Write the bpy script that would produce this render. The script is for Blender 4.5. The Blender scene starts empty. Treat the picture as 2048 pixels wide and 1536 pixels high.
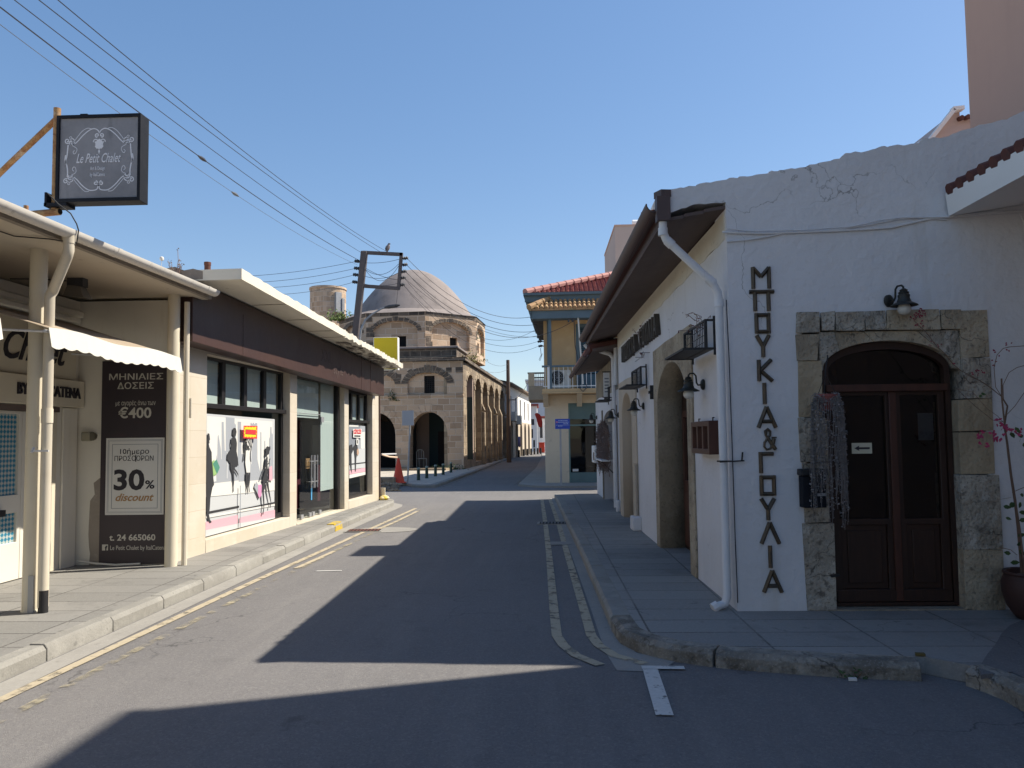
import bpy, bmesh, math, random
from mathutils import Vector, Matrix
from mathutils.geometry import tessellate_polygon

R = math.radians
rnd = random.Random(11)
scene = bpy.context.scene
COL = scene.collection

# ------------------------------------------------------------------ camera
CAMZ, FPX = 1.65, 1538.0
ROLL, CY = 0.0125, 787.0               # slight clockwise camera roll; optical axis a little below the middle
_a, _b = 61 / FPX, -(875 - CY) / FPX    # the street runs towards pixel (1085, 875)
TH = math.atan(-(_b * math.cos(ROLL) - _a * math.sin(ROLL)))
PSI = math.atan((_a * math.cos(ROLL) + _b * math.sin(ROLL)) * math.cos(TH))
FWD = Vector((-math.sin(PSI) * math.cos(TH), math.cos(PSI) * math.cos(TH), math.sin(TH)))
RIGHT = Vector((math.cos(PSI), math.sin(PSI), 0))
UPV = RIGHT.cross(FWD)
RIGHT, UPV = RIGHT * math.cos(ROLL) - UPV * math.sin(ROLL), UPV * math.cos(ROLL) + RIGHT * math.sin(ROLL)
EYE = Vector((0, 0, CAMZ))
cd = bpy.data.cameras.new('camera')
cam = bpy.data.objects.new('camera', cd)
COL.objects.link(cam)
cd.sensor_width = 36
cd.lens = 36 * FPX / 2048
cd.shift_y = (CY - 768) / 2048
cd.clip_start = 0.05
cd.clip_end = 3000
cam.matrix_world = Matrix((RIGHT, UPV, -FWD)).transposed().to_4x4()
cam.location = EYE
scene.camera = cam
scene.render.resolution_x, scene.render.resolution_y = 1024, 768

# ------------------------------------------------------------------ sky, sun, exposure
SUN_EL, SUN_AZ = R(48.5), R(18.5)          # azimuth from +X towards +Y
world = bpy.data.worlds.new('World')
scene.world = world
world.use_nodes = True
wt = world.node_tree
sky = wt.nodes.new('ShaderNodeTexSky')
sky.sky_type = 'NISHITA'
sky.sun_disc = False
sky.sun_elevation = SUN_EL
sky.sun_rotation = R(90) - SUN_AZ
sky.altitude = 10
sky.air_density = 1.0
sky.dust_density = 0.35
sky.ozone_density = 2.4
hs = wt.nodes.new('ShaderNodeHueSaturation')
hs.inputs['Saturation'].default_value = 1.25
hs.inputs['Hue'].default_value = 0.508
wt.links.new(sky.outputs[0], hs.inputs['Color'])
gm = wt.nodes.new('ShaderNodeGamma')
gm.inputs['Gamma'].default_value = 0.7
wt.links.new(hs.outputs[0], gm.inputs['Color'])
wt.links.new(gm.outputs[0], wt.nodes['Background'].inputs['Color'])
wt.nodes['Background'].inputs['Strength'].default_value = 0.15
sl = bpy.data.lights.new('sun', 'SUN')
sl.energy = 4.6
sl.angle = R(0.55)
sl.color = (1.0, 0.925, 0.79)
sun = bpy.data.objects.new('sun', sl)
COL.objects.link(sun)
SUND = Vector((math.cos(SUN_EL) * math.cos(SUN_AZ), math.cos(SUN_EL) * math.sin(SUN_AZ), math.sin(SUN_EL)))
sun.rotation_euler = SUND.to_track_quat('Z', 'Y').to_euler()
sun.location = (20, 10, 30)
vs = scene.view_settings
vs.view_transform = 'Standard'
vs.look = 'None'
vs.exposure = 0.75
vs.gamma = 1
scene.render.engine = 'CYCLES'
scene.cycles.max_bounces = 8
scene.cycles.transparent_max_bounces = 12

# ------------------------------------------------------------------ geometry helpers
def ray(px, py):
    return (FWD + RIGHT * ((px - 1024) / FPX) + UPV * ((CY - py) / FPX))
def G(px, py, z=0.0):
    d = ray(px, py); t = (z - CAMZ) / d.z
    return EYE + d * t
def AX(px, py, x):
    d = ray(px, py); return EYE + d * (x / d.x)
def AY(px, py, y):
    d = ray(px, py); return EYE + d * (y / d.y)

class Frame:
    """A vertical plane: u runs along it, v is height, w is outwards."""
    def __init__(s, o, u, n):
        s.O = Vector((o[0], o[1], 0)); s.U = Vector((u[0], u[1], 0)).normalized(); s.N = Vector((n[0], n[1], 0)).normalized()
    def p(s, u, v, w=0.0):
        return s.O + s.U * u + s.N * w + Vector((0, 0, v))
    def px(s, x, y, w=0.0):
        d = ray(x, y); o = s.O + s.N * w
        t = (o - EYE).dot(s.N) / d.dot(s.N)
        q = EYE + d * t - o
        return (q.dot(s.U), q.z)
    def flip(s, at=0.0):
        return Frame(s.O + s.U * at, -s.U, s.N)

def wl(o):
    p = Vector((0, 0, 0))
    while o is not None:
        p += o.location; o = o.parent
    return p

class MB:
    def __init__(s):
        s.V, s.F, s.MI, s.hard = [], [], [], 35
    def v(s, p):
        s.V.append(Vector(p)); return len(s.V) - 1
    def poly(s, pts, m=0):
        s.F.append([s.v(p) for p in pts]); s.MI.append(m)
    def hexa(s, c, m=0):                       # c: 8 corners, bottom ring then top ring
        i = [s.v(p) for p in c]
        for f in ((3, 2, 1, 0), (4, 5, 6, 7), (0, 1, 5, 4), (1, 2, 6, 5), (2, 3, 7, 6), (3, 0, 4, 7)):
            s.F.append([i[k] for k in f]); s.MI.append(m)
    def box(s, x0, x1, y0, y1, z0, z1, m=0):
        s.hexa([(x0, y0, z0), (x1, y0, z0), (x1, y1, z0), (x0, y1, z0), (x0, y0, z1), (x1, y0, z1), (x1, y1, z1), (x0, y1, z1)], m)
    def fbox(s, fr, u0, u1, v0, v1, w0, w1, m=0):
        p = fr.p
        s.hexa([p(u0, v0, w0), p(u1, v0, w0), p(u1, v0, w1), p(u0, v0, w1), p(u0, v1, w0), p(u1, v1, w0), p(u1, v1, w1), p(u0, v1, w1)], m)
    def extr(s, outer, holes, f0, f1, m=0, cap0=True):
        loops = [list(outer)] + [list(h) for h in holes]
        flat = [q for l in loops for q in l]
        tris = tessellate_polygon([[Vector((q[0], q[1], 0)) for q in l] for l in loops])
        a = [s.v(f1(*q)) for q in flat]
        b = [s.v(f0(*q)) for q in flat]
        for t in tris:
            s.F.append([a[k] for k in t]); s.MI.append(m)
            if cap0:
                s.F.append([b[k] for k in reversed(t)]); s.MI.append(m)
        o = 0
        for l in loops:
            n = len(l)
            for k in range(n):
                i, j = o + k, o + (k + 1) % n
                s.F.append([b[i], b[j], a[j], a[i]]); s.MI.append(m)
            o += n
    def prism(s, fr, outer, w0, w1, holes=(), m=0):
        s.extr(outer, holes, lambda u, v: fr.p(u, v, w0), lambda u, v: fr.p(u, v, w1), m)
    def zprism(s, pts, z0, z1, holes=(), m=0):
        s.extr(pts, holes, lambda x, y: Vector((x, y, z0)), lambda x, y: Vector((x, y, z1)), m)
    def sheet(s, fr, outer, w, m=0):
        a = [s.v(fr.p(u, v, w)) for u, v in outer]
        for t in tessellate_polygon([[Vector((u, v, 0)) for u, v in outer]]):
            s.F.append([a[k] for k in t]); s.MI.append(m)
    def zsheet(s, pts, z, m=0):
        a = [s.v((x, y, z)) for x, y in pts]
        for t in tessellate_polygon([[Vector((x, y, 0)) for x, y in pts]]):
            s.F.append([a[k] for k in t]); s.MI.append(m)
    def tube(s, pts, r, seg=8, m=0, cap=True):
        pts = [Vector(p) for p in pts]
        n = len(pts)
        rr = r if isinstance(r, (list, tuple)) else [r] * n
        d0 = (pts[1] - pts[0]).normalized()
        a = d0.orthogonal().normalized()
        rings = []
        for k in range(n):
            if k == 0: d = d0
            elif k == n - 1: d = (pts[k] - pts[k - 1]).normalized()
            else:
                d = ((pts[k + 1] - pts[k]).normalized() + (pts[k] - pts[k - 1]).normalized())
                d = d.normalized() if d.length > 1e-6 else d0
            a = (a - d * a.dot(d))
            a = a.normalized() if a.length > 1e-6 else d.orthogonal().normalized()
            b = d.cross(a)
            rings.append([s.v(pts[k] + (a * math.cos(2 * math.pi * j / seg) + b * math.sin(2 * math.pi * j / seg)) * rr[k]) for j in range(seg)])
        for k in range(n - 1):
            for j in range(seg):
                s.F.append([rings[k][j], rings[k][(j + 1) % seg], rings[k + 1][(j + 1) % seg], rings[k + 1][j]]); s.MI.append(m)
        if cap:
            s.F.append(rings[0][::-1]); s.MI.append(m); s.F.append(rings[-1]); s.MI.append(m)
    def lathe(s, c, prof, seg=24, m=0, axis=None):
        c = Vector(c)
        z = (axis or Vector((0, 0, 1))).normalized()
        x = z.orthogonal().normalized() if axis else Vector((1, 0, 0)); y = z.cross(x)
        rings = []
        for r, h in prof:
            r = max(r, 1e-4)
            rings.append([s.v(c + z * h + (x * math.cos(2 * math.pi * j / seg) + y * math.sin(2 * math.pi * j / seg)) * r) for j in range(seg)])
        for k in range(len(rings) - 1):
            for j in range(seg):
                s.F.append([rings[k][j], rings[k][(j + 1) % seg], rings[k + 1][(j + 1) % seg], rings[k + 1][j]]); s.MI.append(m)
        s.F.append(rings[0][::-1]); s.MI.append(m); s.F.append(rings[-1]); s.MI.append(m)
    def bar(s, a, b, wd, th, up=Vector((0, 0, 1)), m=0):      # rectangular bar from a to b
        a, b = Vector(a), Vector(b)
        d = (b - a).normalized(); x = d.cross(up)
        x = x.normalized() if x.length > 1e-5 else d.orthogonal().normalized()
        y = x.cross(d).normalized()
        x, y = x * wd / 2, y * th / 2
        s.hexa([a - x - y, a + x - y, a + x + y, a - x + y, b - x - y, b + x - y, b + x + y, b - x + y], m)
    def build(s, name, mats, parent=None, loc=None, smooth=True, bevel=0.0):
        org = wl(parent) if parent is not None else Vector(loc or (0, 0, 0))
        me = bpy.data.meshes.new(name)
        me.from_pydata([tuple(p - org) for p in s.V], [], s.F)
        for m in (mats if isinstance(mats, (list, tuple)) else [mats]):
            me.materials.append(m)
        me.polygons.foreach_set('material_index', s.MI)
        bm = bmesh.new(); bm.from_mesh(me)
        bmesh.ops.remove_doubles(bm, verts=bm.verts, dist=1e-5)
        bmesh.ops.recalc_face_normals(bm, faces=bm.faces)
        uv = bm.loops.layers.uv.new('UVMap')
        Z = Vector((0, 0, 1))
        for f in bm.faces:
            n = f.normal
            t = Z.cross(n)
            for l in f.loops:
                p = l.vert.co + org
                if abs(n.z) > 0.92 or t.length < 1e-4: l[uv].uv = (p.x, p.y)
                else:
                    tt = t.normalized(); q = n.cross(tt)
                    l[uv].uv = (p.dot(tt), p.dot(q))
        bm.to_mesh(me); bm.free()
        if smooth:
            me.polygons.foreach_set('use_smooth', [True] * len(me.polygons))
            me.set_sharp_from_angle(angle=R(s.hard))
        o = bpy.data.objects.new(name, me); COL.objects.link(o)
        if parent is not None: o.parent = parent
        else: o.location = org
        if bevel:
            b = o.modifiers.new('bevel', 'BEVEL'); b.width = bevel; b.segments = 2; b.limit_method = 'ANGLE'; b.angle_limit = R(50)
        return o

def tag(o, label=None, cat=None, group=None, kind=None):
    for k, val in (('label', label), ('category', cat), ('group', group), ('kind', kind)):
        if val: o[k] = val
    return o
def thing(name, label, cat, loc=(0, 0, 0), group=None):
    o = bpy.data.objects.new(name, None); COL.objects.link(o); o.location = loc
    o.empty_display_size = 0.2
    return tag(o, label, cat, group)
def copy_tree(o, parent=None):
    c = o.copy(); COL.objects.link(c)
    c.parent = parent
    for ch in list(o.children):
        if ch is not c: copy_tree(ch, c)
    return c
def arch(u0, u1, vb, vs_, vt, n=14):
    """outline of an arched opening from bottom-left over the top to bottom-right"""
    c, h = (u0 + u1) / 2, (u1 - u0) / 2
    return [(u0, vb)] + [(c - h * math.cos(math.pi * k / n), vs_ + (vt - vs_) * math.sin(math.pi * k / n)) for k in range(n + 1)] + [(u1, vb)]
def ring(u0, u1, v0, v1):
    return [(u0, v0), (u1, v0), (u1, v1), (u0, v1)]
def rough_line(a, b, n, amp):
    out = []
    for k in range(n):
        t = k / n
        out.append((a[0] + (b[0] - a[0]) * t + (rnd.uniform(-amp, amp) if k else 0), a[1] + (b[1] - a[1]) * t + (rnd.uniform(-amp, amp) if k else 0)))
    return out

def text(name, s, fr, u, v, w, mat, parent, size=0.2, width=None, bold=0.0, shear=0.0, depth=0.003, align='CENTER', rot=0.0):
    cu = bpy.data.curves.new(name, 'FONT')
    cu.body = s; cu.size = 1.0; cu.align_x = align; cu.align_y = 'TOP_BASELINE'
    cu.shear = shear; cu.offset = bold; cu.extrude = depth; cu.resolution_u = 3
    to = bpy.data.objects.new(name, cu); COL.objects.link(to)
    dg = bpy.context.evaluated_depsgraph_get()
    me = bpy.data.meshes.new_from_object(to.evaluated_get(dg))
    bpy.data.objects.remove(to); bpy.data.curves.remove(cu)
    me.name = name
    xs = [q.co.x for q in me.vertices] or [0, 1]
    sx = sy = size / 0.727                 # size is the height of a capital
    if width: sx = width / max(max(xs) - min(xs), 1e-3)
    if size == 0: sy = sx
    org = wl(parent) if parent is not None else Vector((0, 0, 0))
    cr, sr = math.cos(rot), math.sin(rot)
    for q in me.vertices:
        x, y = q.co.x * sx, q.co.y * sy
        p = fr.p(u + x * cr - y * sr, v + x * sr + y * cr, w + q.co.z)
        q.co = p - org
    me.materials.clear(); me.materials.append(mat)
    o = bpy.data.objects.new(name, me); COL.objects.link(o)
    if parent is not None: o.parent = parent
    return o

# ------------------------------------------------------------------ materials
def mk(name, base, layers=(), rough=0.85, bump=None, metal=0.0, brick=None, spec=0.4, coords='pos', bump2=None, rvar=0.0, cracks=None):
    """layers: (scale, lo, hi, colour, strength[, (sx,sy,sz)]) noise masks laid over the base colour."""
    m = bpy.data.materials.new(name); m.use_nodes = True
    nt = m.node_tree; N, L = nt.nodes, nt.links
    bs = N['Principled BSDF']
    bs.inputs['Roughness'].default_value = rough
    bs.inputs['Metallic'].default_value = metal
    bs.inputs['Specular IOR Level'].default_value = spec
    geo = N.new('ShaderNodeNewGeometry')
    pos = geo.outputs['Position']
    uvn = N.new('ShaderNodeTexCoord')
    src = pos if coords == 'pos' else uvn.outputs['UV']
    col = None
    bfac = None
    if brick:
        b = N.new('ShaderNodeTexBrick')
        b.inputs['Scale'].default_value = 1.0
        b.inputs['Brick Width'].default_value = brick['w']; b.inputs['Row Height'].default_value = brick['h']
        b.inputs['Mortar Size'].default_value = brick.get('mortar', 0.012)
        b.inputs['Mortar Smooth'].default_value = 0.3
        b.inputs['Bias'].default_value = brick.get('bias', 0.0)
        b.offset = brick.get('offset', 0.5); b.squash = 1
        for k, c in zip(('Color1', 'Color2', 'Mortar'), (brick['c1'], brick['c2'], brick['cm'])):
            b.inputs[k].default_value = (*c, 1)
        mp = N.new('ShaderNodeMapping')
        mp.inputs['Rotation'].default_value = (0, 0, brick.get('rot', 0))
        # wobble the joints a little
        nz = N.new('ShaderNodeTexNoise'); nz.inputs['Scale'].default_value = 2.5
        L.new(uvn.outputs['UV'], nz.inputs['Vector'])
        vm = N.new('ShaderNodeVectorMath'); vm.operation = 'MULTIPLY_ADD'
        vm.inputs[1].default_value = (brick.get('wob', 0.03),) * 3
        L.new(nz.outputs['Color'], vm.inputs[0]); L.new(uvn.outputs['UV'], vm.inputs[2])
        L.new(vm.outputs[0], mp.inputs['Vector']); L.new(mp.outputs[0], b.inputs['Vector'])
        col = b.outputs['Color']; bfac = b.outputs['Fac']
    def mix(c0, fac, c1):
        mx = N.new('ShaderNodeMix'); mx.data_type = 'RGBA'
        L.new(fac, mx.inputs['Factor'])
        if c0 is None: mx.inputs[6].default_value = (*base, 1)
        else: L.new(c0, mx.inputs[6])
        mx.inputs[7].default_value = (*c1, 1)
        return mx.outputs[2]
    for ly in layers:
        sc, lo, hi, c, st = ly[:5]
        nz = N.new('ShaderNodeTexNoise'); nz.inputs['Scale'].default_value = sc; nz.inputs['Detail'].default_value = 6; nz.inputs['Roughness'].default_value = 0.62
        mp = N.new('ShaderNodeMapping')
        mp.inputs['Scale'].default_value = ly[5] if len(ly) > 5 else (1, 1, 1)
        mp.inputs['Location'].default_value = (rnd.uniform(0, 50), rnd.uniform(0, 50), rnd.uniform(0, 50))
        L.new(src, mp.inputs['Vector']); L.new(mp.outputs[0], nz.inputs['Vector'])
        mr = N.new('ShaderNodeMapRange'); mr.inputs[1].default_value = lo; mr.inputs[2].default_value = hi; mr.inputs[4].default_value = st
        L.new(nz.outputs['Fac'], mr.inputs[0])
        col = mix(col, mr.outputs[0], c)
    if cracks:                              # (scale, width, colour, strength, lo): hairlines where a noise allows them
        vo = N.new('ShaderNodeTexVoronoi'); vo.feature = 'DISTANCE_TO_EDGE'; vo.inputs['Scale'].default_value = cracks[0]
        nz = N.new('ShaderNodeTexNoise'); nz.inputs['Scale'].default_value = cracks[0] * 3; nz.inputs['Detail'].default_value = 5
        va = N.new('ShaderNodeVectorMath'); va.operation = 'MULTIPLY_ADD'; va.inputs[1].default_value = (0.5 / cracks[0],) * 3
        L.new(src, nz.inputs['Vector']); L.new(nz.outputs['Color'], va.inputs[0]); L.new(src, va.inputs[2]); L.new(va.outputs[0], vo.inputs['Vector'])
        mr = N.new('ShaderNodeMapRange'); mr.inputs[1].default_value = 0.0; mr.inputs[2].default_value = cracks[1]; mr.inputs[3].default_value = 1; mr.inputs[4].default_value = 0
        L.new(vo.outputs['Distance'], mr.inputs[0])
        n2 = N.new('ShaderNodeTexNoise'); n2.inputs['Scale'].default_value = cracks[0] * 0.9; L.new(src, n2.inputs['Vector'])
        m2 = N.new('ShaderNodeMapRange'); m2.inputs[1].default_value = cracks[4]; m2.inputs[2].default_value = cracks[4] + 0.1; m2.inputs[4].default_value = cracks[3]
        L.new(n2.outputs['Fac'], m2.inputs[0])
        mm = N.new('ShaderNodeMath'); mm.operation = 'MULTIPLY'; L.new(mr.outputs[0], mm.inputs[0]); L.new(m2.outputs[0], mm.inputs[1])
        col = mix(col, mm.outputs[0], cracks[2])
    if col is None: bs.inputs['Base Color'].default_value = (*base, 1)
    else: L.new(col, bs.inputs['Base Color'])
    last = None
    def addbump(h, strength, dist, inv=False):
        nonlocal last
        bp = N.new('ShaderNodeBump'); bp.inputs['Strength'].default_value = strength; bp.inputs['Distance'].default_value = dist; bp.invert = inv
        L.new(h, bp.inputs['Height'])
        if last is not None: L.new(last, bp.inputs['Normal'])
        last = bp.outputs[0]
    if bfac is not None: addbump(bfac, 0.6, brick.get('depth', 0.012), True)
    for bb in (bump, bump2):
        if bb:
            nz = N.new('ShaderNodeTexNoise'); nz.inputs['Scale'].default_value = bb[0]; nz.inputs['Detail'].default_value = 5
            L.new(src, nz.inputs['Vector'])
            addbump(nz.outputs['Fac'], bb[1], bb[2])
    if last is not None: L.new(last, bs.inputs['Normal'])
    if rvar:
        nz = N.new('ShaderNodeTexNoise'); nz.inputs['Scale'].default_value = 3.0; nz.inputs['Detail'].default_value = 5
        L.new(src, nz.inputs['Vector'])
        mr = N.new('ShaderNodeMapRange'); mr.inputs[1].default_value = 0.3; mr.inputs[2].default_value = 0.7
        mr.inputs[3].default_value = max(rough - rvar, 0.02); mr.inputs[4].default_value = min(rough + rvar, 1)
        L.new(nz.outputs['Fac'], mr.inputs[0]); L.new(mr.outputs[0], bs.inputs['Roughness'])
    return m

def mk_worn(name, base, scale, lo, hi, rough=0.8):
    """paint worn away: transparent where the noise is low"""
    m = mk(name, base, [(30, 0.35, 0.7, tuple(c * 0.8 for c in base), 0.7)], rough)
    nt = m.node_tree; N, L = nt.nodes, nt.links
    out = N['Material Output']; bs = N['Principled BSDF']
    geo = N.new('ShaderNodeNewGeometry')
    nz = N.new('ShaderNodeTexNoise'); nz.inputs['Scale'].default_value = scale; nz.inputs['Detail'].default_value = 7; nz.inputs['Roughness'].default_value = 0.65
    mr = N.new('ShaderNodeMapRange'); mr.inputs[1].default_value = lo; mr.inputs[2].default_value = hi
    tr = N.new('ShaderNodeBsdfTransparent'); mx = N.new('ShaderNodeMixShader')
    L.new(geo.outputs['Position'], nz.inputs['Vector']); L.new(nz.outputs['Fac'], mr.inputs[0]); L.new(mr.outputs[0], mx.inputs[0])
    L.new(tr.outputs[0], mx.inputs[1]); L.new(bs.outputs[0], mx.inputs[2]); L.new(mx.outputs[0], out.inputs['Surface'])
    return m

def mk_glass(name, tint=(0.85, 0.9, 0.9), refl=1.45, rough=0.02):
    m = bpy.data.materials.new(name); m.use_nodes = True
    nt = m.node_tree; N, L = nt.nodes, nt.links
    N.remove(N['Principled BSDF'])
    tr = N.new('ShaderNodeBsdfTransparent'); tr.inputs[0].default_value = (*tint, 1)
    gl = N.new('ShaderNodeBsdfGlossy'); gl.inputs['Roughness'].default_value = rough
    lw = N.new('ShaderNodeLayerWeight'); lw.inputs[0].default_value = 0.5
    pw = N.new('ShaderNodeMath'); pw.operation = 'POWER'; pw.inputs[1].default_value = 4.0
    fr = N.new('ShaderNodeMath'); fr.operation = 'MULTIPLY_ADD'; fr.inputs[1].default_value = 0.85; fr.inputs[2].default_value = 0.045 * refl / 1.45
    L.new(lw.outputs['Facing'], pw.inputs[0]); L.new(pw.outputs[0], fr.inputs[0])
    nz = N.new('ShaderNodeTexNoise'); nz.inputs['Scale'].default_value = 1.3
    bp = N.new('ShaderNodeBump'); bp.inputs['Strength'].default_value = 0.04; bp.inputs['Distance'].default_value = 0.02
    geo = N.new('ShaderNodeNewGeometry')
    L.new(geo.outputs['Position'], nz.inputs['Vector']); L.new(nz.outputs['Fac'], bp.inputs['Height'])
    L.new(bp.outputs[0], gl.inputs['Normal'])
    mx = N.new('ShaderNodeMixShader')
    L.new(fr.outputs[0], mx.inputs[0]); L.new(tr.outputs[0], mx.inputs[1]); L.new(gl.outputs[0], mx.inputs[2])
    L.new(mx.outputs[0], N['Material Output'].inputs['Surface'])
    return m

def mk_checker(name, c1, c2, scale):
    m = bpy.data.materials.new(name); m.use_nodes = True
    nt = m.node_tree; N, L = nt.nodes, nt.links
    bs = N['Principled BSDF']; bs.inputs['Roughness'].default_value = 0.25
    tc = N.new('ShaderNodeTexCoord'); mp = N.new('ShaderNodeMapping')
    mp.inputs['Rotation'].default_value = (0, 0, R(45)); mp.inputs['Location'].default_value = (0.013, 0.021, 0.3)
    mp.inputs['Scale'].default_value = (1, 1, 0)
    ck = N.new('ShaderNodeTexChecker'); ck.inputs['Scale'].default_value = scale
    ck.inputs[1].default_value = (*c1, 1); ck.inputs[2].default_value = (*c2, 1)
    L.new(tc.outputs['UV'], mp.inputs[0]); L.new(mp.outputs[0], ck.inputs[0]); L.new(ck.outputs[0], bs.inputs['Base Color'])
    return m

STREAK = (1.0, 1.0, 0.12)
asphalt = mk('asphalt', (0.162, 0.154, 0.154), [(0.35, 0.38, 0.68, (0.128, 0.123, 0.125), 0.85), (1.4, 0.5, 0.72, (0.195, 0.186, 0.18), 0.6, (3, 0.2, 1)), (4.5, 0.58, 0.68, (0.115, 0.11, 0.11), 0.5), (55, 0.5, 0.66, (0.235, 0.226, 0.215), 0.6), (90, 0.54, 0.7, (0.065, 0.063, 0.068), 0.65), (240, 0.52, 0.72, (0.29, 0.28, 0.265), 0.5), (2.0, 0.68, 0.74, (0.06, 0.058, 0.06), 0.5)], 0.86, (150, 0.7, 0.006), bump2=(3, 0.3, 0.03), cracks=(0.55, 0.006, (0.05, 0.048, 0.05), 0.8, 0.5))
concrete = mk('concrete', (0.30, 0.285, 0.26), [(1.3, 0.4, 0.7, (0.22, 0.21, 0.195), 0.7), (60, 0.5, 0.75, (0.40, 0.385, 0.355), 0.5), (9, 0.6, 0.75, (0.16, 0.15, 0.14), 0.6)], 0.9, (90, 0.35, 0.004))
kerb_worn = mk('worn_corner_kerb', (0.27, 0.25, 0.215), [(1.6, 0.42, 0.62, (0.12, 0.108, 0.09), 0.85), (6, 0.5, 0.64, (0.38, 0.35, 0.30), 0.7), (16, 0.56, 0.66, (0.09, 0.08, 0.066), 0.8), (60, 0.55, 0.68, (0.40, 0.37, 0.33), 0.5)], 0.95, (45, 1.0, 0.015), bump2=(7, 1.0, 0.05), cracks=(1.5, 0.012, (0.05, 0.045, 0.04), 0.9, 0.45))
kerbstone = mk('kerb_concrete', (0.29, 0.28, 0.255), [(0.9, 0.4, 0.65, (0.22, 0.21, 0.19), 0.8), (5, 0.5, 0.7, (0.36, 0.345, 0.315), 0.6), (70, 0.5, 0.7, (0.17, 0.165, 0.155), 0.5), (14, 0.62, 0.72, (0.13, 0.125, 0.115), 0.6)], 0.92, (60, 0.5, 0.006), bump2=(7, 0.5, 0.015))
paving = mk('paving_slabs', (0.3, 0.29, 0.27), [(0.6, 0.4, 0.65, (0.25, 0.24, 0.225), 0.6), (60, 0.5, 0.68, (0.345, 0.335, 0.315), 0.55), (2.2, 0.55, 0.7, (0.17, 0.163, 0.155), 0.6), (9, 0.6, 0.7, (0.15, 0.144, 0.136), 0.55), (3.0, 0.66, 0.7, (0.09, 0.086, 0.08), 0.5)], 0.85, (90, 0.5, 0.004), bump2=(5, 0.3, 0.012),
            brick=dict(w=0.82, h=0.41, mortar=0.010, c1=(0.30, 0.29, 0.272), c2=(0.225, 0.218, 0.205), cm=(0.085, 0.08, 0.074), offset=0.0, wob=0.008, depth=0.01), cracks=(0.9, 0.008, (0.07, 0.066, 0.06), 0.9, 0.56))
paving_sun_dimmed = mk('sun_dimmed_paving_slabs', (0.246, 0.238, 0.221), [(0.6, 0.4, 0.65, (0.205, 0.197, 0.184), 0.6), (60, 0.5, 0.68, (0.283, 0.275, 0.258), 0.55), (2.2, 0.55, 0.7, (0.139, 0.134, 0.127), 0.6), (9, 0.6, 0.7, (0.123, 0.118, 0.112), 0.55), (3.0, 0.66, 0.7, (0.074, 0.071, 0.066), 0.5)], 0.85, (90, 0.5, 0.004), bump2=(5, 0.3, 0.012),  # copy of paving, darkened in its colours to tone down sunlight on the left
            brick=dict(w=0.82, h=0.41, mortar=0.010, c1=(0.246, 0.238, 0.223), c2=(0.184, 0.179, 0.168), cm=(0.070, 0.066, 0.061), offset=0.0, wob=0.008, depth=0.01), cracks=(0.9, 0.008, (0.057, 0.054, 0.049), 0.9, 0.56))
plaza_mat = mk('plaza_paving', (0.5, 0.45, 0.38), [(1.1, 0.45, 0.65, (0.33, 0.3, 0.26), 0.7), (50, 0.5, 0.7, (0.58, 0.53, 0.46), 0.5)], 0.85, (60, 0.3, 0.004),
            brick=dict(w=0.6, h=0.6, mortar=0.01, c1=(0.5, 0.45, 0.38), c2=(0.43, 0.39, 0.33), cm=(0.25, 0.22, 0.19), offset=0.0, wob=0.006))
dirt = mk('ground_dirt', (0.27, 0.23, 0.18), [(0.6, 0.4, 0.7, (0.2, 0.17, 0.13), 0.8)], 0.95, (8, 0.5, 0.02))
yellow_paint = mk_worn('road_paint_yellow', (0.45, 0.385, 0.275), 7, 0.31, 0.48)
yellow_faint = mk_worn('road_paint_yellow_faint', (0.38, 0.335, 0.235), 4, 0.46, 0.66)
white_paint = mk_worn('road_paint_white', (0.60, 0.59, 0.56), 14, 0.30, 0.42)
plaster_white = mk('whitewash', (0.665, 0.66, 0.675), [(0.8, 0.42, 0.68, (0.585, 0.58, 0.585), 0.7), (3.2, 0.58, 0.74, (0.53, 0.50, 0.455), 0.5, STREAK), (1.6, 0.66, 0.74, (0.50, 0.485, 0.45), 0.55), (25, 0.6, 0.72, (0.56, 0.545, 0.52), 0.5), (70, 0.66, 0.72, (0.36, 0.34, 0.31), 0.5)], 0.9, (16, 0.6, 0.010), bump2=(2.0, 0.7, 0.045), cracks=(0.75, 0.0035, (0.20, 0.19, 0.18), 0.85, 0.53))
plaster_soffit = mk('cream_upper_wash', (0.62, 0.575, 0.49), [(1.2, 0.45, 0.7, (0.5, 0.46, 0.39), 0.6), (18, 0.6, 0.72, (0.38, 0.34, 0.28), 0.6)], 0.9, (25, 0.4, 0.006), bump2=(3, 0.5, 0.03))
cream = mk('cream_paint', (0.66, 0.60, 0.475), [(0.9, 0.45, 0.7, (0.58, 0.52, 0.40), 0.6), (5, 0.6, 0.75, (0.5, 0.44, 0.34), 0.4, STREAK), (30, 0.6, 0.75, (0.7, 0.65, 0.54), 0.3)], 0.75, (30, 0.15, 0.003))
cream_pale = mk('cream_pale_paint', (0.70, 0.665, 0.585), [(0.9, 0.45, 0.7, (0.62, 0.58, 0.50), 0.6), (4, 0.6, 0.75, (0.52, 0.48, 0.41), 0.45, STREAK)], 0.75, (30, 0.15, 0.003))
soffit_cream = mk('soffit_paint', (0.56, 0.50, 0.41), [(0.9, 0.45, 0.7, (0.49, 0.435, 0.35), 0.6), (6, 0.62, 0.7, (0.34, 0.29, 0.23), 0.5)], 0.85, (15, 0.2, 0.005))
fascia_concrete = mk('fascia_concrete', (0.30, 0.26, 0.22), [(2, 0.4, 0.7, (0.22, 0.19, 0.16), 0.7), (20, 0.55, 0.7, (0.38, 0.34, 0.29), 0.5)], 0.9, (40, 0.4, 0.005))
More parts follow.
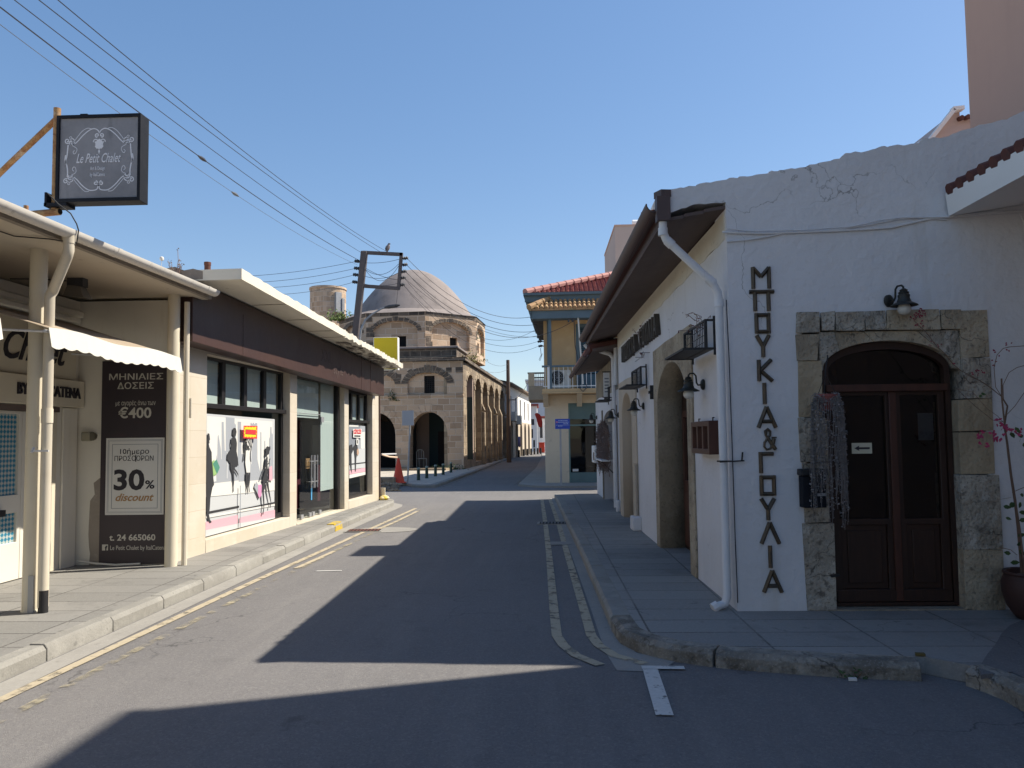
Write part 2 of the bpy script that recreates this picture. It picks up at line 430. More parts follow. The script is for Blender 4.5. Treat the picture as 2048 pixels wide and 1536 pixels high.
travertine = mk('travertine_cladding', (0.63, 0.55, 0.43), [(1.0, 0.4, 0.65, (0.54, 0.46, 0.34), 0.6), (4, 0.55, 0.75, (0.68, 0.62, 0.52), 0.5, (1, 1, 2.5)), (14, 0.62, 0.75, (0.44, 0.36, 0.26), 0.4)], 0.6, (30, 0.1, 0.003),
                brick=dict(w=0.7, h=0.36, mortar=0.003, c1=(0.63, 0.575, 0.49), c2=(0.57, 0.51, 0.42), cm=(0.5, 0.42, 0.31), offset=0.0, wob=0.0, depth=0.002))
cornice_white = mk('cornice_paint', (0.72, 0.67, 0.565), [(1.5, 0.45, 0.7, (0.64, 0.59, 0.48), 0.6), (9, 0.64, 0.72, (0.36, 0.31, 0.25), 0.55)], 0.85, (20, 0.3, 0.006))
brown_panel = mk('brown_fascia_panel', (0.068, 0.037, 0.031), [(0.8, 0.4, 0.7, (0.05, 0.03, 0.03), 0.8), (12, 0.6, 0.75, (0.09, 0.06, 0.055), 0.4)], 0.42, (1.1, 0.5, 0.05), spec=0.35)
brown_trim = mk('brown_trim', (0.085, 0.052, 0.046), [(3, 0.45, 0.7, (0.06, 0.04, 0.035), 0.6)], 0.5, (12, 0.2, 0.01))
black_frame = mk('black_window_frame', (0.018, 0.016, 0.017), [(9, 0.5, 0.8, (0.035, 0.032, 0.03), 0.5)], 0.4)
wood_dark = mk('dark_brown_wood', (0.036, 0.016, 0.010), [(5, 0.4, 0.7, (0.021, 0.010, 0.007), 0.8, (6, 6, 0.5)), (30, 0.5, 0.75, (0.052, 0.024, 0.015), 0.5, (4, 4, 0.3))], 0.5, (40, 0.2, 0.003))
wood_red = mk('red_brown_wood', (0.075, 0.027, 0.017), [(8, 0.4, 0.7, (0.046, 0.018, 0.012), 0.8, (3, 3, 0.6))], 0.5, (40, 0.2, 0.003))
soffit_brown = mk('brown_soffit_boards', (0.125, 0.092, 0.084), [(0.7, 0.4, 0.65, (0.09, 0.066, 0.06), 0.8), (3, 0.55, 0.75, (0.165, 0.125, 0.115), 0.6), (25, 0.6, 0.75, (0.04, 0.03, 0.028), 0.5)], 0.8, (10, 0.3, 0.01))
gutter_brown = mk('brown_plastic_gutter', (0.085, 0.055, 0.052), [(4, 0.45, 0.7, (0.06, 0.04, 0.04), 0.7), (30, 0.6, 0.75, (0.15, 0.12, 0.11), 0.3)], 0.55)
pipe_white = mk('white_pipe', (0.66, 0.66, 0.67), [(3, 0.5, 0.75, (0.55, 0.54, 0.52), 0.6), (20, 0.62, 0.75, (0.45, 0.42, 0.38), 0.5, STREAK)], 0.5)
pipe_cream = mk('cream_pipe', (0.66, 0.595, 0.48), [(3, 0.5, 0.75, (0.58, 0.51, 0.39), 0.7), (16, 0.62, 0.75, (0.44, 0.37, 0.27), 0.5, STREAK)], 0.55)
gutter_white = mk('white_gutter', (0.72, 0.68, 0.62), [(2.5, 0.5, 0.7, (0.6, 0.55, 0.48), 0.7), (12, 0.6, 0.72, (0.4, 0.35, 0.29), 0.6)], 0.5)
iron_black = mk('black_iron', (0.02, 0.02, 0.022), [(12, 0.5, 0.75, (0.05, 0.04, 0.036), 0.6)], 0.6)
rust = mk('rusty_steel', (0.27, 0.13, 0.06), [(10, 0.4, 0.62, (0.42, 0.27, 0.13), 0.8), (30, 0.5, 0.7, (0.14, 0.06, 0.03), 0.7), (5, 0.55, 0.65, (0.5, 0.42, 0.32), 0.7)], 0.9, (60, 0.4, 0.003))
rust_dark = mk('dark_rusty_pipe', (0.13, 0.05, 0.035), [(10, 0.4, 0.65, (0.08, 0.035, 0.03), 0.8)], 0.9, (40, 0.4, 0.003))
navy = mk('dark_navy_metal', (0.014, 0.016, 0.022), [(6, 0.5, 0.75, (0.03, 0.032, 0.038), 0.5)], 0.7, spec=0.15)
letter_bronze = mk('bronze_letters', (0.10, 0.075, 0.048), [(9, 0.42, 0.62, (0.055, 0.045, 0.036), 0.8), (40, 0.5, 0.7, (0.15, 0.11, 0.07), 0.4)], 0.5, metal=0.25)
bronze_dark = mk('dark_letters', (0.075, 0.062, 0.05), [(9, 0.42, 0.62, (0.05, 0.042, 0.036), 0.8)], 0.6)
lamp_green = mk('dark_lamp_metal', (0.035, 0.036, 0.032), [(20, 0.5, 0.7, (0.06, 0.055, 0.045), 0.5)], 0.5, metal=0.3)
stone_a = mk('surround_limestone', (0.43, 0.36, 0.26), [(1.8, 0.42, 0.62, (0.25, 0.205, 0.145), 0.8), (6, 0.5, 0.66, (0.45, 0.39, 0.30), 0.7), (14, 0.58, 0.68, (0.15, 0.125, 0.095), 0.8), (45, 0.58, 0.68, (0.11, 0.095, 0.075), 0.7)], 0.95, (34, 1.0, 0.02), bump2=(6, 0.9, 0.05), cracks=(2.2, 0.012, (0.07, 0.06, 0.05), 0.9, 0.5))
stone_b = mk('surround_grey_stone', (0.43, 0.385, 0.315), [(1.8, 0.42, 0.60, (0.25, 0.22, 0.175), 0.85), (6, 0.52, 0.64, (0.50, 0.465, 0.41), 0.8), (13, 0.56, 0.66, (0.14, 0.122, 0.10), 0.85), (45, 0.56, 0.66, (0.10, 0.09, 0.075), 0.8)], 0.95, (34, 1.0, 0.025), bump2=(6, 1.0, 0.06), cracks=(2.2, 0.014, (0.07, 0.06, 0.05), 0.9, 0.46))
stone_c = mk('surround_yellow_stone', (0.44, 0.36, 0.245), [(1.6, 0.42, 0.62, (0.29, 0.23, 0.15), 0.75), (7, 0.55, 0.7, (0.44, 0.37, 0.27), 0.6), (22, 0.58, 0.7, (0.18, 0.145, 0.10), 0.7)], 0.95, (34, 0.8, 0.015), bump2=(6, 0.8, 0.04), cracks=(1.8, 0.010, (0.08, 0.065, 0.05), 0.8, 0.54))
jamb_stone = mk('rough_jamb_stone', (0.29, 0.25, 0.19), [(1.8, 0.4, 0.66, (0.185, 0.155, 0.115), 0.8), (6, 0.52, 0.7, (0.36, 0.32, 0.255), 0.6), (30, 0.55, 0.7, (0.11, 0.095, 0.075), 0.6)], 0.95, (26, 0.7, 0.015), bump2=(5, 0.7, 0.03))
cream_surround = mk('cream_surround', (0.53, 0.45, 0.35), [(1.6, 0.45, 0.7, (0.44, 0.37, 0.28), 0.7), (15, 0.6, 0.75, (0.32, 0.26, 0.2), 0.4)], 0.9, (25, 0.3, 0.006))
_ml = [(0.45, 0.45, 0.68, (0.44, 0.335, 0.24), 0.45), (1.3, 0.64, 0.74, (0.19, 0.145, 0.11), 0.4), (2.5, 0.6, 0.75, (0.60, 0.48, 0.36), 0.3), (16, 0.6, 0.75, (0.15, 0.115, 0.085), 0.35)]
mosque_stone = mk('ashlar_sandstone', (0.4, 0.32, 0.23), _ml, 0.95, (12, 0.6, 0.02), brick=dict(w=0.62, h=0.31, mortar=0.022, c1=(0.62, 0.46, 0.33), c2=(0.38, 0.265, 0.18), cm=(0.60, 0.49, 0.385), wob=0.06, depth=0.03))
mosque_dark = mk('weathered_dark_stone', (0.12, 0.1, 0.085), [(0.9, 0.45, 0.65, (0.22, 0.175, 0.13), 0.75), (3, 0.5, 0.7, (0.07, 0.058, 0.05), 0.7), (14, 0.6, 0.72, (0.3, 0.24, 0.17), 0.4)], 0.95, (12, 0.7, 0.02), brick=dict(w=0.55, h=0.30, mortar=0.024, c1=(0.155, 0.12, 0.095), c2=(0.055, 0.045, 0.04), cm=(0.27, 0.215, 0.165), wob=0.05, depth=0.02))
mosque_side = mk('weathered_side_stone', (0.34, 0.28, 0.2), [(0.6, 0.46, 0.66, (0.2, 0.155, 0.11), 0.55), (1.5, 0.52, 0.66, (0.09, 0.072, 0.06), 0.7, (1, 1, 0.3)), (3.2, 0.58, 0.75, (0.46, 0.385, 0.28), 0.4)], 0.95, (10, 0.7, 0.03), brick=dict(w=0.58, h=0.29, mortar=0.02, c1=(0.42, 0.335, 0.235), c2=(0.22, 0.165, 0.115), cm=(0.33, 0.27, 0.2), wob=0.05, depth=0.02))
dome_mat = mk('dome_render', (0.26, 0.222, 0.208), [(0.45, 0.4, 0.62, (0.20, 0.17, 0.16), 0.8), (2.4, 0.52, 0.7, (0.14, 0.118, 0.108), 0.6, (1, 1, 0.25)), (14, 0.5, 0.72, (0.27, 0.235, 0.215), 0.5)], 0.9, (20, 0.35, 0.01), bump2=(1.5, 0.4, 0.05))
ochre = mk('ochre_wall', (0.56, 0.385, 0.205), [(0.7, 0.42, 0.65, (0.48, 0.33, 0.185), 0.7), (3, 0.55, 0.72, (0.62, 0.46, 0.28), 0.5), (8, 0.62, 0.74, (0.36, 0.26, 0.16), 0.5)], 0.9, (20, 0.2, 0.006))
ochre_pale = mk('pale_ochre_wall', (0.68, 0.575, 0.43), [(0.6, 0.42, 0.65, (0.58, 0.485, 0.36), 0.8), (2.4, 0.55, 0.72, (0.72, 0.64, 0.52), 0.5), (7, 0.6, 0.74, (0.42, 0.35, 0.26), 0.5), (3, .56, .7, (0.5, 0.41, 0.29), .5, STREAK)], 0.9, (20, 0.25, 0.006))
blue_trim = mk('blue_grey_trim', (0.115, 0.165, 0.195), [(2, 0.45, 0.7, (0.085, 0.12, 0.145), 0.7), (20, 0.6, 0.75, (0.2, 0.24, 0.26), 0.4)], 0.75)
blue_shutter = mk('blue_shutter_paint', (0.085, 0.15, 0.19), [(3, 0.45, 0.7, (0.06, 0.11, 0.14), 0.7)], 0.75)
teal_metal = mk('teal_metal', (0.12, 0.185, 0.185), [(1.5, 0.45, 0.7, (0.09, 0.14, 0.145), 0.7)], 0.6)
tile_red = mk('new_red_roof_tile', (0.285, 0.078, 0.066), [(6, 0.4, 0.7, (0.20, 0.055, 0.05), 0.7), (2, .55, .7, (0.34, 0.12, 0.09), .5)], 0.85, (20, 0.2, 0.004))
tile_pink = mk('pink_hip_tile', (0.48, 0.245, 0.215), [(5, 0.4, 0.7, (0.40, 0.19, 0.165), 0.6)], 0.85)
tile_old = mk('weathered_roof_tile', (0.45, 0.27, 0.14), [(4, 0.4, 0.62, (0.26, 0.17, 0.09), 0.8), (9, 0.52, 0.7, (0.40, 0.33, 0.15), 0.6), (2, 0.58, 0.7, (0.5, 0.2, 0.11), 0.6)], 0.9, (30, 0.3, 0.004))
tile_dark = mk('dark_red_tile', (0.13, 0.05, 0.04), [(6, 0.4, 0.7, (0.08, 0.034, 0.03), 0.7), (20, .55, .7, (.06, .045, .04), .5)], 0.9, (30, 0.3, 0.004))
pink_wall = mk('salmon_pink_render', (0.55, 0.37, 0.295), [(0.4, 0.4, 0.7, (0.50, 0.335, 0.27), 0.7), (2.5, 0.6, 0.78, (0.46, 0.31, 0.25), 0.4, STREAK)], 0.9, (40, 0.2, 0.004))
pink_grey = mk('pale_pink_render', (0.50, 0.40, 0.36), [(0.4, 0.4, 0.7, (0.45, 0.36, 0.33), 0.7)], 0.9)
white_clean = mk('white_paint', (0.78, 0.77, 0.75), [(1.2, 0.5, 0.75, (0.68, 0.66, 0.63), 0.5)], 0.7)
grey_metal = mk('galvanised_metal', (0.33, 0.34, 0.36), [(6, 0.45, 0.7, (0.26, 0.265, 0.28), 0.7)], 0.5, metal=0.3)
grey_dark = mk('dark_grey_metal', (0.06, 0.062, 0.07), [(6, 0.45, 0.7, (0.045, 0.045, 0.05), 0.7)], 0.55)
pole_steel = mk('weathered_steel_pole', (0.105, 0.09, 0.092), [(3, 0.45, 0.7, (0.075, 0.06, 0.058), 0.8, (1, 1, 0.3)), (20, 0.6, 0.75, (0.2, 0.13, 0.09), 0.4)], 0.75, metal=0.1)
pole_wood = mk('wooden_pole', (0.13, 0.095, 0.075), [(4, 0.45, 0.7, (0.08, 0.06, 0.05), 0.8, (3, 3, 0.2))], 0.9)
wire_black = mk('wire_black', (0.03, 0.032, 0.045), [], 0.7)
wire_grey = mk('wire_grey', (0.10, 0.11, 0.13), [], 0.7)
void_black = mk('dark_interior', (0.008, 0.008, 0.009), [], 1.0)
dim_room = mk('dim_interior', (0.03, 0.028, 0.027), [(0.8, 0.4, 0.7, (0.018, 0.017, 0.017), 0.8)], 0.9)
maroon = mk('maroon_panel', (0.09, 0.018, 0.03), [(1.5, 0.4, 0.7, (0.06, 0.013, 0.022), 0.7)], 0.6)
curtain_white = mk('white_blind', (0.62, 0.66, 0.63), [(2, 0.45, 0.7, (0.55, 0.59, 0.57), 0.6, (4, 4, 0.3))], 0.8)
glass_shop = mk_glass('shop_glass', (0.80, 0.86, 0.86))
glass_dark = mk_glass('smoked_glass', (0.30, 0.31, 0.30), 1.38)
bulb_glass = mk('frosted_bulb', (0.55, 0.54, 0.50), [], 0.25, spec=0.6)
awning_cloth = mk('cream_awning_cloth', (0.62, 0.60, 0.54), [(1.5, 0.45, 0.7, (0.66, 0.63, 0.56), 0.6), (9, 0.6, 0.75, (0.58, 0.54, 0.46), 0.4)], 0.9, (8, 0.2, 0.01))
awning_under = mk('tan_awning_cloth', (0.34, 0.275, 0.205), [(1.5, 0.45, 0.7, (0.28, 0.225, 0.165), 0.7)], 0.9)
banner_dark = mk('banner_dark_print', (0.045, 0.033, 0.040), [(0.9, 0.4, 0.7, (0.034, 0.028, 0.034), 0.8), (3, 0.6, 0.7, (0.065, 0.035, 0.04), 0.5)], 0.55)
ink_cream = mk('cream_ink', (0.55, 0.53, 0.47), [], 0.6)
ink_dark = mk('dark_ink', (0.025, 0.022, 0.03), [], 0.6)
ink_gold = mk('gold_ink', (0.36, 0.21, 0.09), [], 0.6)
paper_white = mk('white_paper', (0.66, 0.65, 0.62), [(3, 0.5, 0.75, (0.58, 0.57, 0.54), 0.5)], 0.7)
ink_lightgrey = mk('pale_grey_ink', (0.5, 0.515, 0.53), [], 0.7)
ink_midgrey = mk('mid_grey_ink', (0.33, 0.35, 0.385), [], 0.7)
ink_slate = mk('slate_ink', (0.21, 0.23, 0.265), [], 0.7)
ink_black = mk('charcoal_ink', (0.03, 0.031, 0.036), [], 0.7)
ink_pink = mk('pink_ink', (0.62, 0.36, 0.42), [], 0.7)
ink_magenta = mk('magenta_ink', (0.55, 0.25, 0.43), [], 0.7)
ink_green = mk('green_ink', (0.07, 0.23, 0.17), [], 0.7)
ink_lime = mk('lime_ink', (0.28, 0.45, 0.17), [], 0.7)
ink_red = mk('red_ink', (0.62, 0.035, 0.045), [], 0.6)
ink_yellow = mk('yellow_ink', (0.80, 0.60, 0.02), [], 0.6)
ink_blue = mk('blue_enamel', (0.03, 0.075, 0.42), [(6, 0.5, 0.75, (0.035, 0.07, 0.34), 0.5)], 0.5)
ink_skyblue = mk('sky_blue_ink', (0.08, 0.32, 0.6), [], 0.5)
yellow_board = mk('yellow_sign_board', (0.60, 0.46, 0.005), [(1.5, 0.5, 0.75, (0.55, 0.41, 0.005), 0.5)], 0.5)
orange_plastic = mk('orange_plastic', (0.72, 0.075, 0.035), [(5, 0.45, 0.7, (0.6, 0.06, 0.03), 0.6)], 0.5)
green_plastic = mk('dark_green_bollard_paint', (0.018, 0.045, 0.032), [(6, 0.5, 0.75, (0.03, 0.06, 0.045), 0.6)], 0.45)
terracotta_dark = mk('dark_terracotta', (0.055, 0.026, 0.022), [(5, 0.45, 0.7, (0.038, 0.02, 0.018), 0.7)], 0.6)
pot_pink = mk('faded_pink_pot', (0.25, 0.075, 0.07), [(6, 0.45, 0.7, (0.17, 0.055, 0.055), 0.7)], 0.7)
dry_grey = mk('dry_grey_stems', (0.22, 0.20, 0.19), [(9, 0.45, 0.7, (0.13, 0.115, 0.11), 0.7), (40, 0.5, 0.7, (0.34, 0.32, 0.305), 0.5)], 0.95)
dry_brown = mk('dry_brown_stems', (0.30, 0.225, 0.195), [(9, 0.45, 0.7, (0.20, 0.145, 0.125), 0.7)], 0.95)
bark = mk('vine_bark', (0.17, 0.105, 0.07), [(9, 0.45, 0.7, (0.10, 0.06, 0.045), 0.7)], 0.95)
leaf_green = mk('leaf_green', (0.045, 0.085, 0.022), [(9, 0.45, 0.7, (0.03, 0.055, 0.018), 0.7)], 0.6)
leaf_bright = mk('weed_green', (0.10, 0.15, 0.025), [(4, 0.45, 0.7, (0.05, 0.085, 0.018), 0.8)], 0.7)
bract_pink = mk('pink_bracts', (0.42, 0.045, 0.12), [], 0.7)
bract_dry = mk('dry_red_bracts', (0.14, 0.03, 0.035), [], 0.8)
blue_pattern = mk_checker('blue_diamond_pattern', (0.03, 0.20, 0.32), (0.42, 0.47, 0.45), 26)
cloth_lilac = mk('lilac_cloth', (0.35, 0.27, 0.45), [], 0.9)
ac_white = mk('off_white_enamel', (0.62, 0.60, 0.55), [(4, 0.5, 0.75, (0.5, 0.47, 0.41), 0.5)], 0.5)

# ================================================================== SETTING: ground, road, pavements
SF = Frame((1.675, 6.869), (-0.137, 8.33), (-8.33, -0.137))       # long side wall of the white house (u away from the camera)
FF = Frame((1.675, 6.869), (1, 0.012), (0.012, -1))                      # its front wall
XF = Frame((-4.697, 9.718), (0.519, 9.753), (9.753, -0.519))    # clothing shop front
CF = Frame((-5.90, 0.0), (0, 1), (1, 0))                       # recessed gift shop front
BF = Frame((-5.90, 9.55), (1, 0), (0, -1))                     # end wall with the banner
A3 = R(3.2)
MS = Frame((-3.98, 38.8), (math.sin(A3), math.cos(A3)), (math.cos(A3), -math.sin(A3)))
MF = Frame((-3.98, 38.8), (-math.cos(A3), math.sin(A3)), (-math.sin(A3), -math.cos(A3)))
YF = Frame((0.09, 27.0), (1, -0.03), (-0.03, -1))
YS = Frame((0.09, 27.0), (0.035, 1), (-1, 0.035))              # its left side

b = MB(); b.zsheet([(-900, -900), (900, -900), (900, 900), (-900, 900)], -0.03)
tag(b.build('ground', dirt), kind='structure')
b = MB(); b.zsheet([(-45, -25), (45, -25), (45, 27), (3.5, 60), (3.5, 125), (-5, 125), (-5, 60), (-45, 27)], 0.0)
tag(b.build('road', asphalt), kind='structure')

def offset_path(path, d):
    out = []
    for k, p in enumerate(path):
        a = Vector(path[max(k - 1, 0)]); c = Vector(path[min(k + 1, len(path) - 1)])
        t = (c - a).normalized(); n = Vector((-t.y, t.x))
        out.append((p[0] + n.x * d, p[1] + n.y * d))
    return out
def resample(path, step):
    out = [Vector(path[0])]; acc = 0.0
    for a, c in zip(path[:-1], path[1:]):
        a, c = Vector(a), Vector(c); L = (c - a).length; s = step - acc
        while s <= L:
            out.append(a + (c - a) * (s / L)); s += step
        acc = (acc + L) % step
    return out
def kerb(name, path, width, h, step=0.9, gap=0.012, base=0.0, top_jit=0.006, taper=0.025, mat=None):
    """kerb stones laid along a path; the pavement lies to its left"""
    pts = resample(path, 0.15)
    per = max(int(step / 0.15), 1)
    mb = MB()
    k = 0
    while k < len(pts) - 1:
        seg = pts[k:k + per + 1]
        if len(seg) < 2: break
        fr_ = offset_path([tuple(p) for p in seg], 0.0); bk = offset_path([tuple(p) for p in seg], width); ft = offset_path([tuple(p) for p in seg], taper)
        hh = h + rnd.uniform(-top_jit, top_jit)
        def sh(line, a, c):
            line = [Vector(p) for p in line]
            if len(line) >= 2:
                d = (line[1] - line[0]).normalized(); line[0] = line[0] + d * a
                d = (line[-1] - line[-2]).normalized(); line[-1] = line[-1] - d * c
            return line
        fr_, bk, ft = (sh(l, gap / 2, gap / 2) for l in (fr_, bk, ft))
        n = len(fr_)
        idx = []
        for j in range(n):
            idx.append([mb.v((fr_[j].x, fr_[j].y, base - 0.05)), mb.v((fr_[j].x, fr_[j].y, base + hh * 0.72)), mb.v((ft[j].x, ft[j].y, base + hh)), mb.v((bk[j].x, bk[j].y, base + hh)), mb.v((bk[j].x, bk[j].y, base - 0.05))])
        for j in range(n - 1):
            for q in range(5):
                mb.F.append([idx[j][q], idx[j + 1][q], idx[j + 1][(q + 1) % 5], idx[j][(q + 1) % 5]]); mb.MI.append(0)
        mb.F.append(idx[0][::-1]); mb.F.append(idx[-1]); mb.MI += [0, 0]
        k += per
    return tag(mb.build(name, mat or kerbstone, bevel=0.006), kind='structure')

# left pavement ----------------------------------------------------
KL = [(-3.79, -14), (-3.786, 5.3), (-3.762, 14.9), (-3.72, 19.0), (-3.78, 19.5), (-4.0, 19.9), (-4.4, 20.1), (-9, 20.3)]
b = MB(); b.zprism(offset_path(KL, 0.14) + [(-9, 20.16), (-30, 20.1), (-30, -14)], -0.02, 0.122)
tag(b.build('pavement', paving_sun_dimmed), kind='structure')
kerb('kerb', KL, 0.142, 0.125)
# right pavement ---------------------------------------------------
KR = [(0.30, 21.0), (0.42, 15), (0.503, 10.96), (0.555, 7.35), (0.562, 6.7), (0.59, 6.27), (0.70, 6.0), (0.90, 5.79), (1.27, 5.59), (1.93, 5.41), (2.56, 5.30)]
KR2 = [(2.73, 5.24), (2.81, 5.0), (2.81, 4.6), (2.80, 3.5), (2.78, -14)]
# paths run so that the pavement lies on the left-hand side
right_in = offset_path(KR, 0.17)
b = MB(); b.zprism(right_in + [(2.88, 5.18)] + offset_path(KR2, 0.14)[1:] + [(30, -14), (30, 21.0), (0.47, 21.0)], -0.02, 0.118)
tag(b.build('pavement', paving), kind='structure')
kerb('kerb', KR[:5], 0.172, 0.115, 0.9)
kerb('kerb', KR[4:], 0.176, 0.12, 1.35, 0.02, top_jit=0.012, taper=0.04, mat=kerb_worn)
kerb('kerb', KR2, 0.145, 0.125, 1.2, 0.02, top_jit=0.01, taper=0.05, mat=kerb_worn)
# asphalt ramp let into the right-hand corner of the pavement
pr = [G(*q, 0.12) for q in ((1962, 1352), (1958, 1338), (1975, 1310), (1990, 1292), (2004, 1268), (2020, 1252), (2052, 1240), (2130, 1236))]
b = MB(); b.zprism([(p.x, p.y) for p in pr] + [(6.5, 6.1), (6.5, 4.5), (2.96, 4.5), (2.96, 5.1)], 0.10, 0.128)
tag(b.build('ramp_path', asphalt), kind='structure')
# concrete channels beside the kerbs
b = MB(); b.zsheet([(-3.80, -14), (-3.56, -14), (-3.56, 5), (-3.54, 14.9), (-3.46, 18.8), (-3.55, 19.4), (-3.9, 20.0), (-4.5, 20.25), (-4.5, 20.1), (-4.0, 19.9), (-3.8, 19.4), (-3.74, 18.9)], 0.004)
tag(b.build('gutter_strip', concrete), kind='structure')
b = MB(); b.zsheet([(0.30, 21), (0.42, 15), (0.503, 11), (0.555, 7.4), (0.575, 6.6), (0.69, 6.0), (0.95, 5.77), (0.78, 5.52), (0.50, 5.55), (0.455, 6.05), (0.44, 7.4), (0.38, 11), (0.30, 15), (0.19, 21)], 0.004)
tag(b.build('gutter_strip', concrete), kind='structure')
# yellow lines, white parking mark
def line_sheet(name, path, width, mat, z=0.008):
    p = [(q.x, q.y) for q in resample(path, 0.3)]
    l, r_ = offset_path(p, width / 2), offset_path(p, -width / 2)
    mb = MB()
    for k in range(len(p) - 1):
        mb.poly([(*l[k], z), (*l[k + 1], z), (*r_[k + 1], z), (*r_[k], z)])
    return tag(mb.build(name, mat, smooth=False), kind='structure')
line_sheet('yellow_line', [(-3.52, -6), (-3.515, 4.9), (-3.41, 9), (-3.3, 11.6), (-3.15, 15.4), (-3.03, 18.4)], 0.085, yellow_paint)
line_sheet('yellow_line', [(-3.27, 0), (-3.25, 6), (-3.11, 11.4), (-2.96, 15.2), (-2.86, 18.0)], 0.075, yellow_faint)
line_sheet('yellow_line', [(-3.2, 9.9), (-3.11, 11.4)], 0.07, yellow_paint, 0.009)
line_sheet('yellow_line', [(-3.07, 13.7), (-2.95, 15.5), (-2.87, 17.8)], 0.075, yellow_paint, 0.009)
line_sheet('yellow_line', [(-0.04, 20.6), (0.03, 15), (0.068, 11), (0.085, 7.5), (0.095, 6.45), (0.17, 6.05), (0.30, 5.77), (0.48, 5.58)], 0.085, yellow_paint)
line_sheet('yellow_line', [(0.175, 20.6), (0.28, 15), (0.325, 11), (0.37, 7.5), (0.38, 6.5), (0.425, 6.17), (0.54, 5.86), (0.78, 5.65)], 0.085, yellow_paint)
line_sheet('yellow_line', [(-0.96, 26.6), (-0.64, 33), (-0.38, 41.5)], 0.16, yellow_faint)
line_sheet('yellow_line', [(-3.42, 26.2), (-3.1, 37), (-2.6, 51)], 0.12, yellow_faint)
line_sheet('parking_line', [(0.735, 5.56), (0.695, 4.66)], 0.105, white_paint, 0.010)
line_sheet('parking_line', [(0.68, 5.60), (1.0, 5.59), (1.2, 5.565)], 0.075, white_paint, 0.012)
# iron drain gratings
def drain(loc, label, rot):
    t = thing('drain_grate', label, 'drain grate', loc, 'drain gratings in the road')
    fr_ = Frame((loc[0], loc[1]), (math.cos(rot), math.sin(rot)), (-math.sin(rot), math.cos(rot)))
    mb = MB()
    mb.hexa([fr_.p(u, z, w) for z in (0.001, 0.014) for u, w in ((-.34, -.21), (.34, -.21), (.34, .21), (-.34, .21))])
    mb.build('frame', concrete, t)
    mb = MB()
    for k in range(9):
        u = -0.25 + k * 0.0625
        mb.hexa([fr_.p(u + a, z, w) for z in (0.012, 0.02) for a, w in ((-.018, -.17), (.018, -.17), (.018, .17), (-.018, .17))])
    mb.build('grating', rust_dark if loc[0] < 0 else grey_dark, t)
    mb = MB(); mb.hexa([fr_.p(u, z, w) for z in (0.013, 0.016) for u, w in ((-.29, -.18), (.29, -.18), (.29, .18), (-.29, .18))])
    mb.build('pit', void_black, t)
drain((-3.25, 13.93, 0), 'rusty drain grate in the sunlit gutter beside the yellow painted kerb end', R(3))
drain((0.215, 14.89, 0), 'grey drain grate in the shade on the right-hand double yellow lines', R(-2))
b = MB(); b.zsheet([(0.10, 11.9), (0.42, 11.9), (0.42, 12.25), (0.10, 12.25)], 0.0105); tag(b.build('road_patch', concrete), kind='structure')
b = MB(); b.zsheet([(-3.06 + 0.62 * math.cos(a) * (1.25 if math.cos(a) > 0 else 0.6), 14.05 + 0.42 * math.sin(a)) for a in [k * math.pi / 12 for k in range(24)]], 0.006); tag(b.build('road_patch', concrete), kind='structure')
# yellow kerb ends
b = MB(); b.hexa([(-3.80, 13.85, -.01), (-3.756, 13.85, -.01), (-3.756, 14.35, -.01), (-3.80, 14.35, -.01), (-3.80, 13.85, .09), (-3.756, 13.85, .09), (-3.756, 14.35, .09), (-3.80, 14.35, .09)])
b.fbox(Frame((-3.78, 13.85), (0, 1), (1, 0)), 0, .5, 0.09, 0.136, -.13, .0)
tag(b.build('kerb_paint', mk('kerb_yellow_paint', (0.55, 0.38, 0.02), [(14, 0.5, 0.62, (0.33, 0.28, 0.18), 0.9)], 0.8)), kind='structure')
# mosque forecourt and far pavements
b = MB(); b.zprism([(-4.1, 26.0), (-3.67, 26.1), (-3.25, 37), (-2.66, 63), (-2.2, 77), (-9, 77), (-9, 46), (-30, 46), (-30, 31.4), (-6.5, 30.1), (-5.2, 27.8)], -0.02, 0.1)
tag(b.build('forecourt', plaza_mat), kind='structure')
kerb('kerb', [(-4.5, 26.3), (-4.12, 25.95), (-3.63, 26.0), (-3.22, 37), (-2.63, 63)], 0.2, 0.11, 1.2)
b = MB(); b.zprism([(-0.85, 26.4), (-0.3, 25.6), (0.6, 25.2), (8, 24.9), (8, 40), (0.8, 60), (0.9, 76), (-0.05, 76), (-0.1, 60), (-0.35, 41)], -0.02, 0.07)
tag(b.build('pavement', concrete), kind='structure')
b = MB(); b.zprism([(-9, 38.0), (-4.75, 37.7), (-4.45, 38.4), (-9, 39.0), (-16, 39.4), (-16, 38.0)], 0.02, 0.2)
tag(b.build('step_path', mosque_side), kind='structure')

# ================================================================== WHITE HOUSE, right
WH = thing('white_house', 'whitewashed corner house with brown eaves, arched side doors and stone framed glazed door', 'house', (3.0, 11.0, 0.118))
Z0 = 0.118
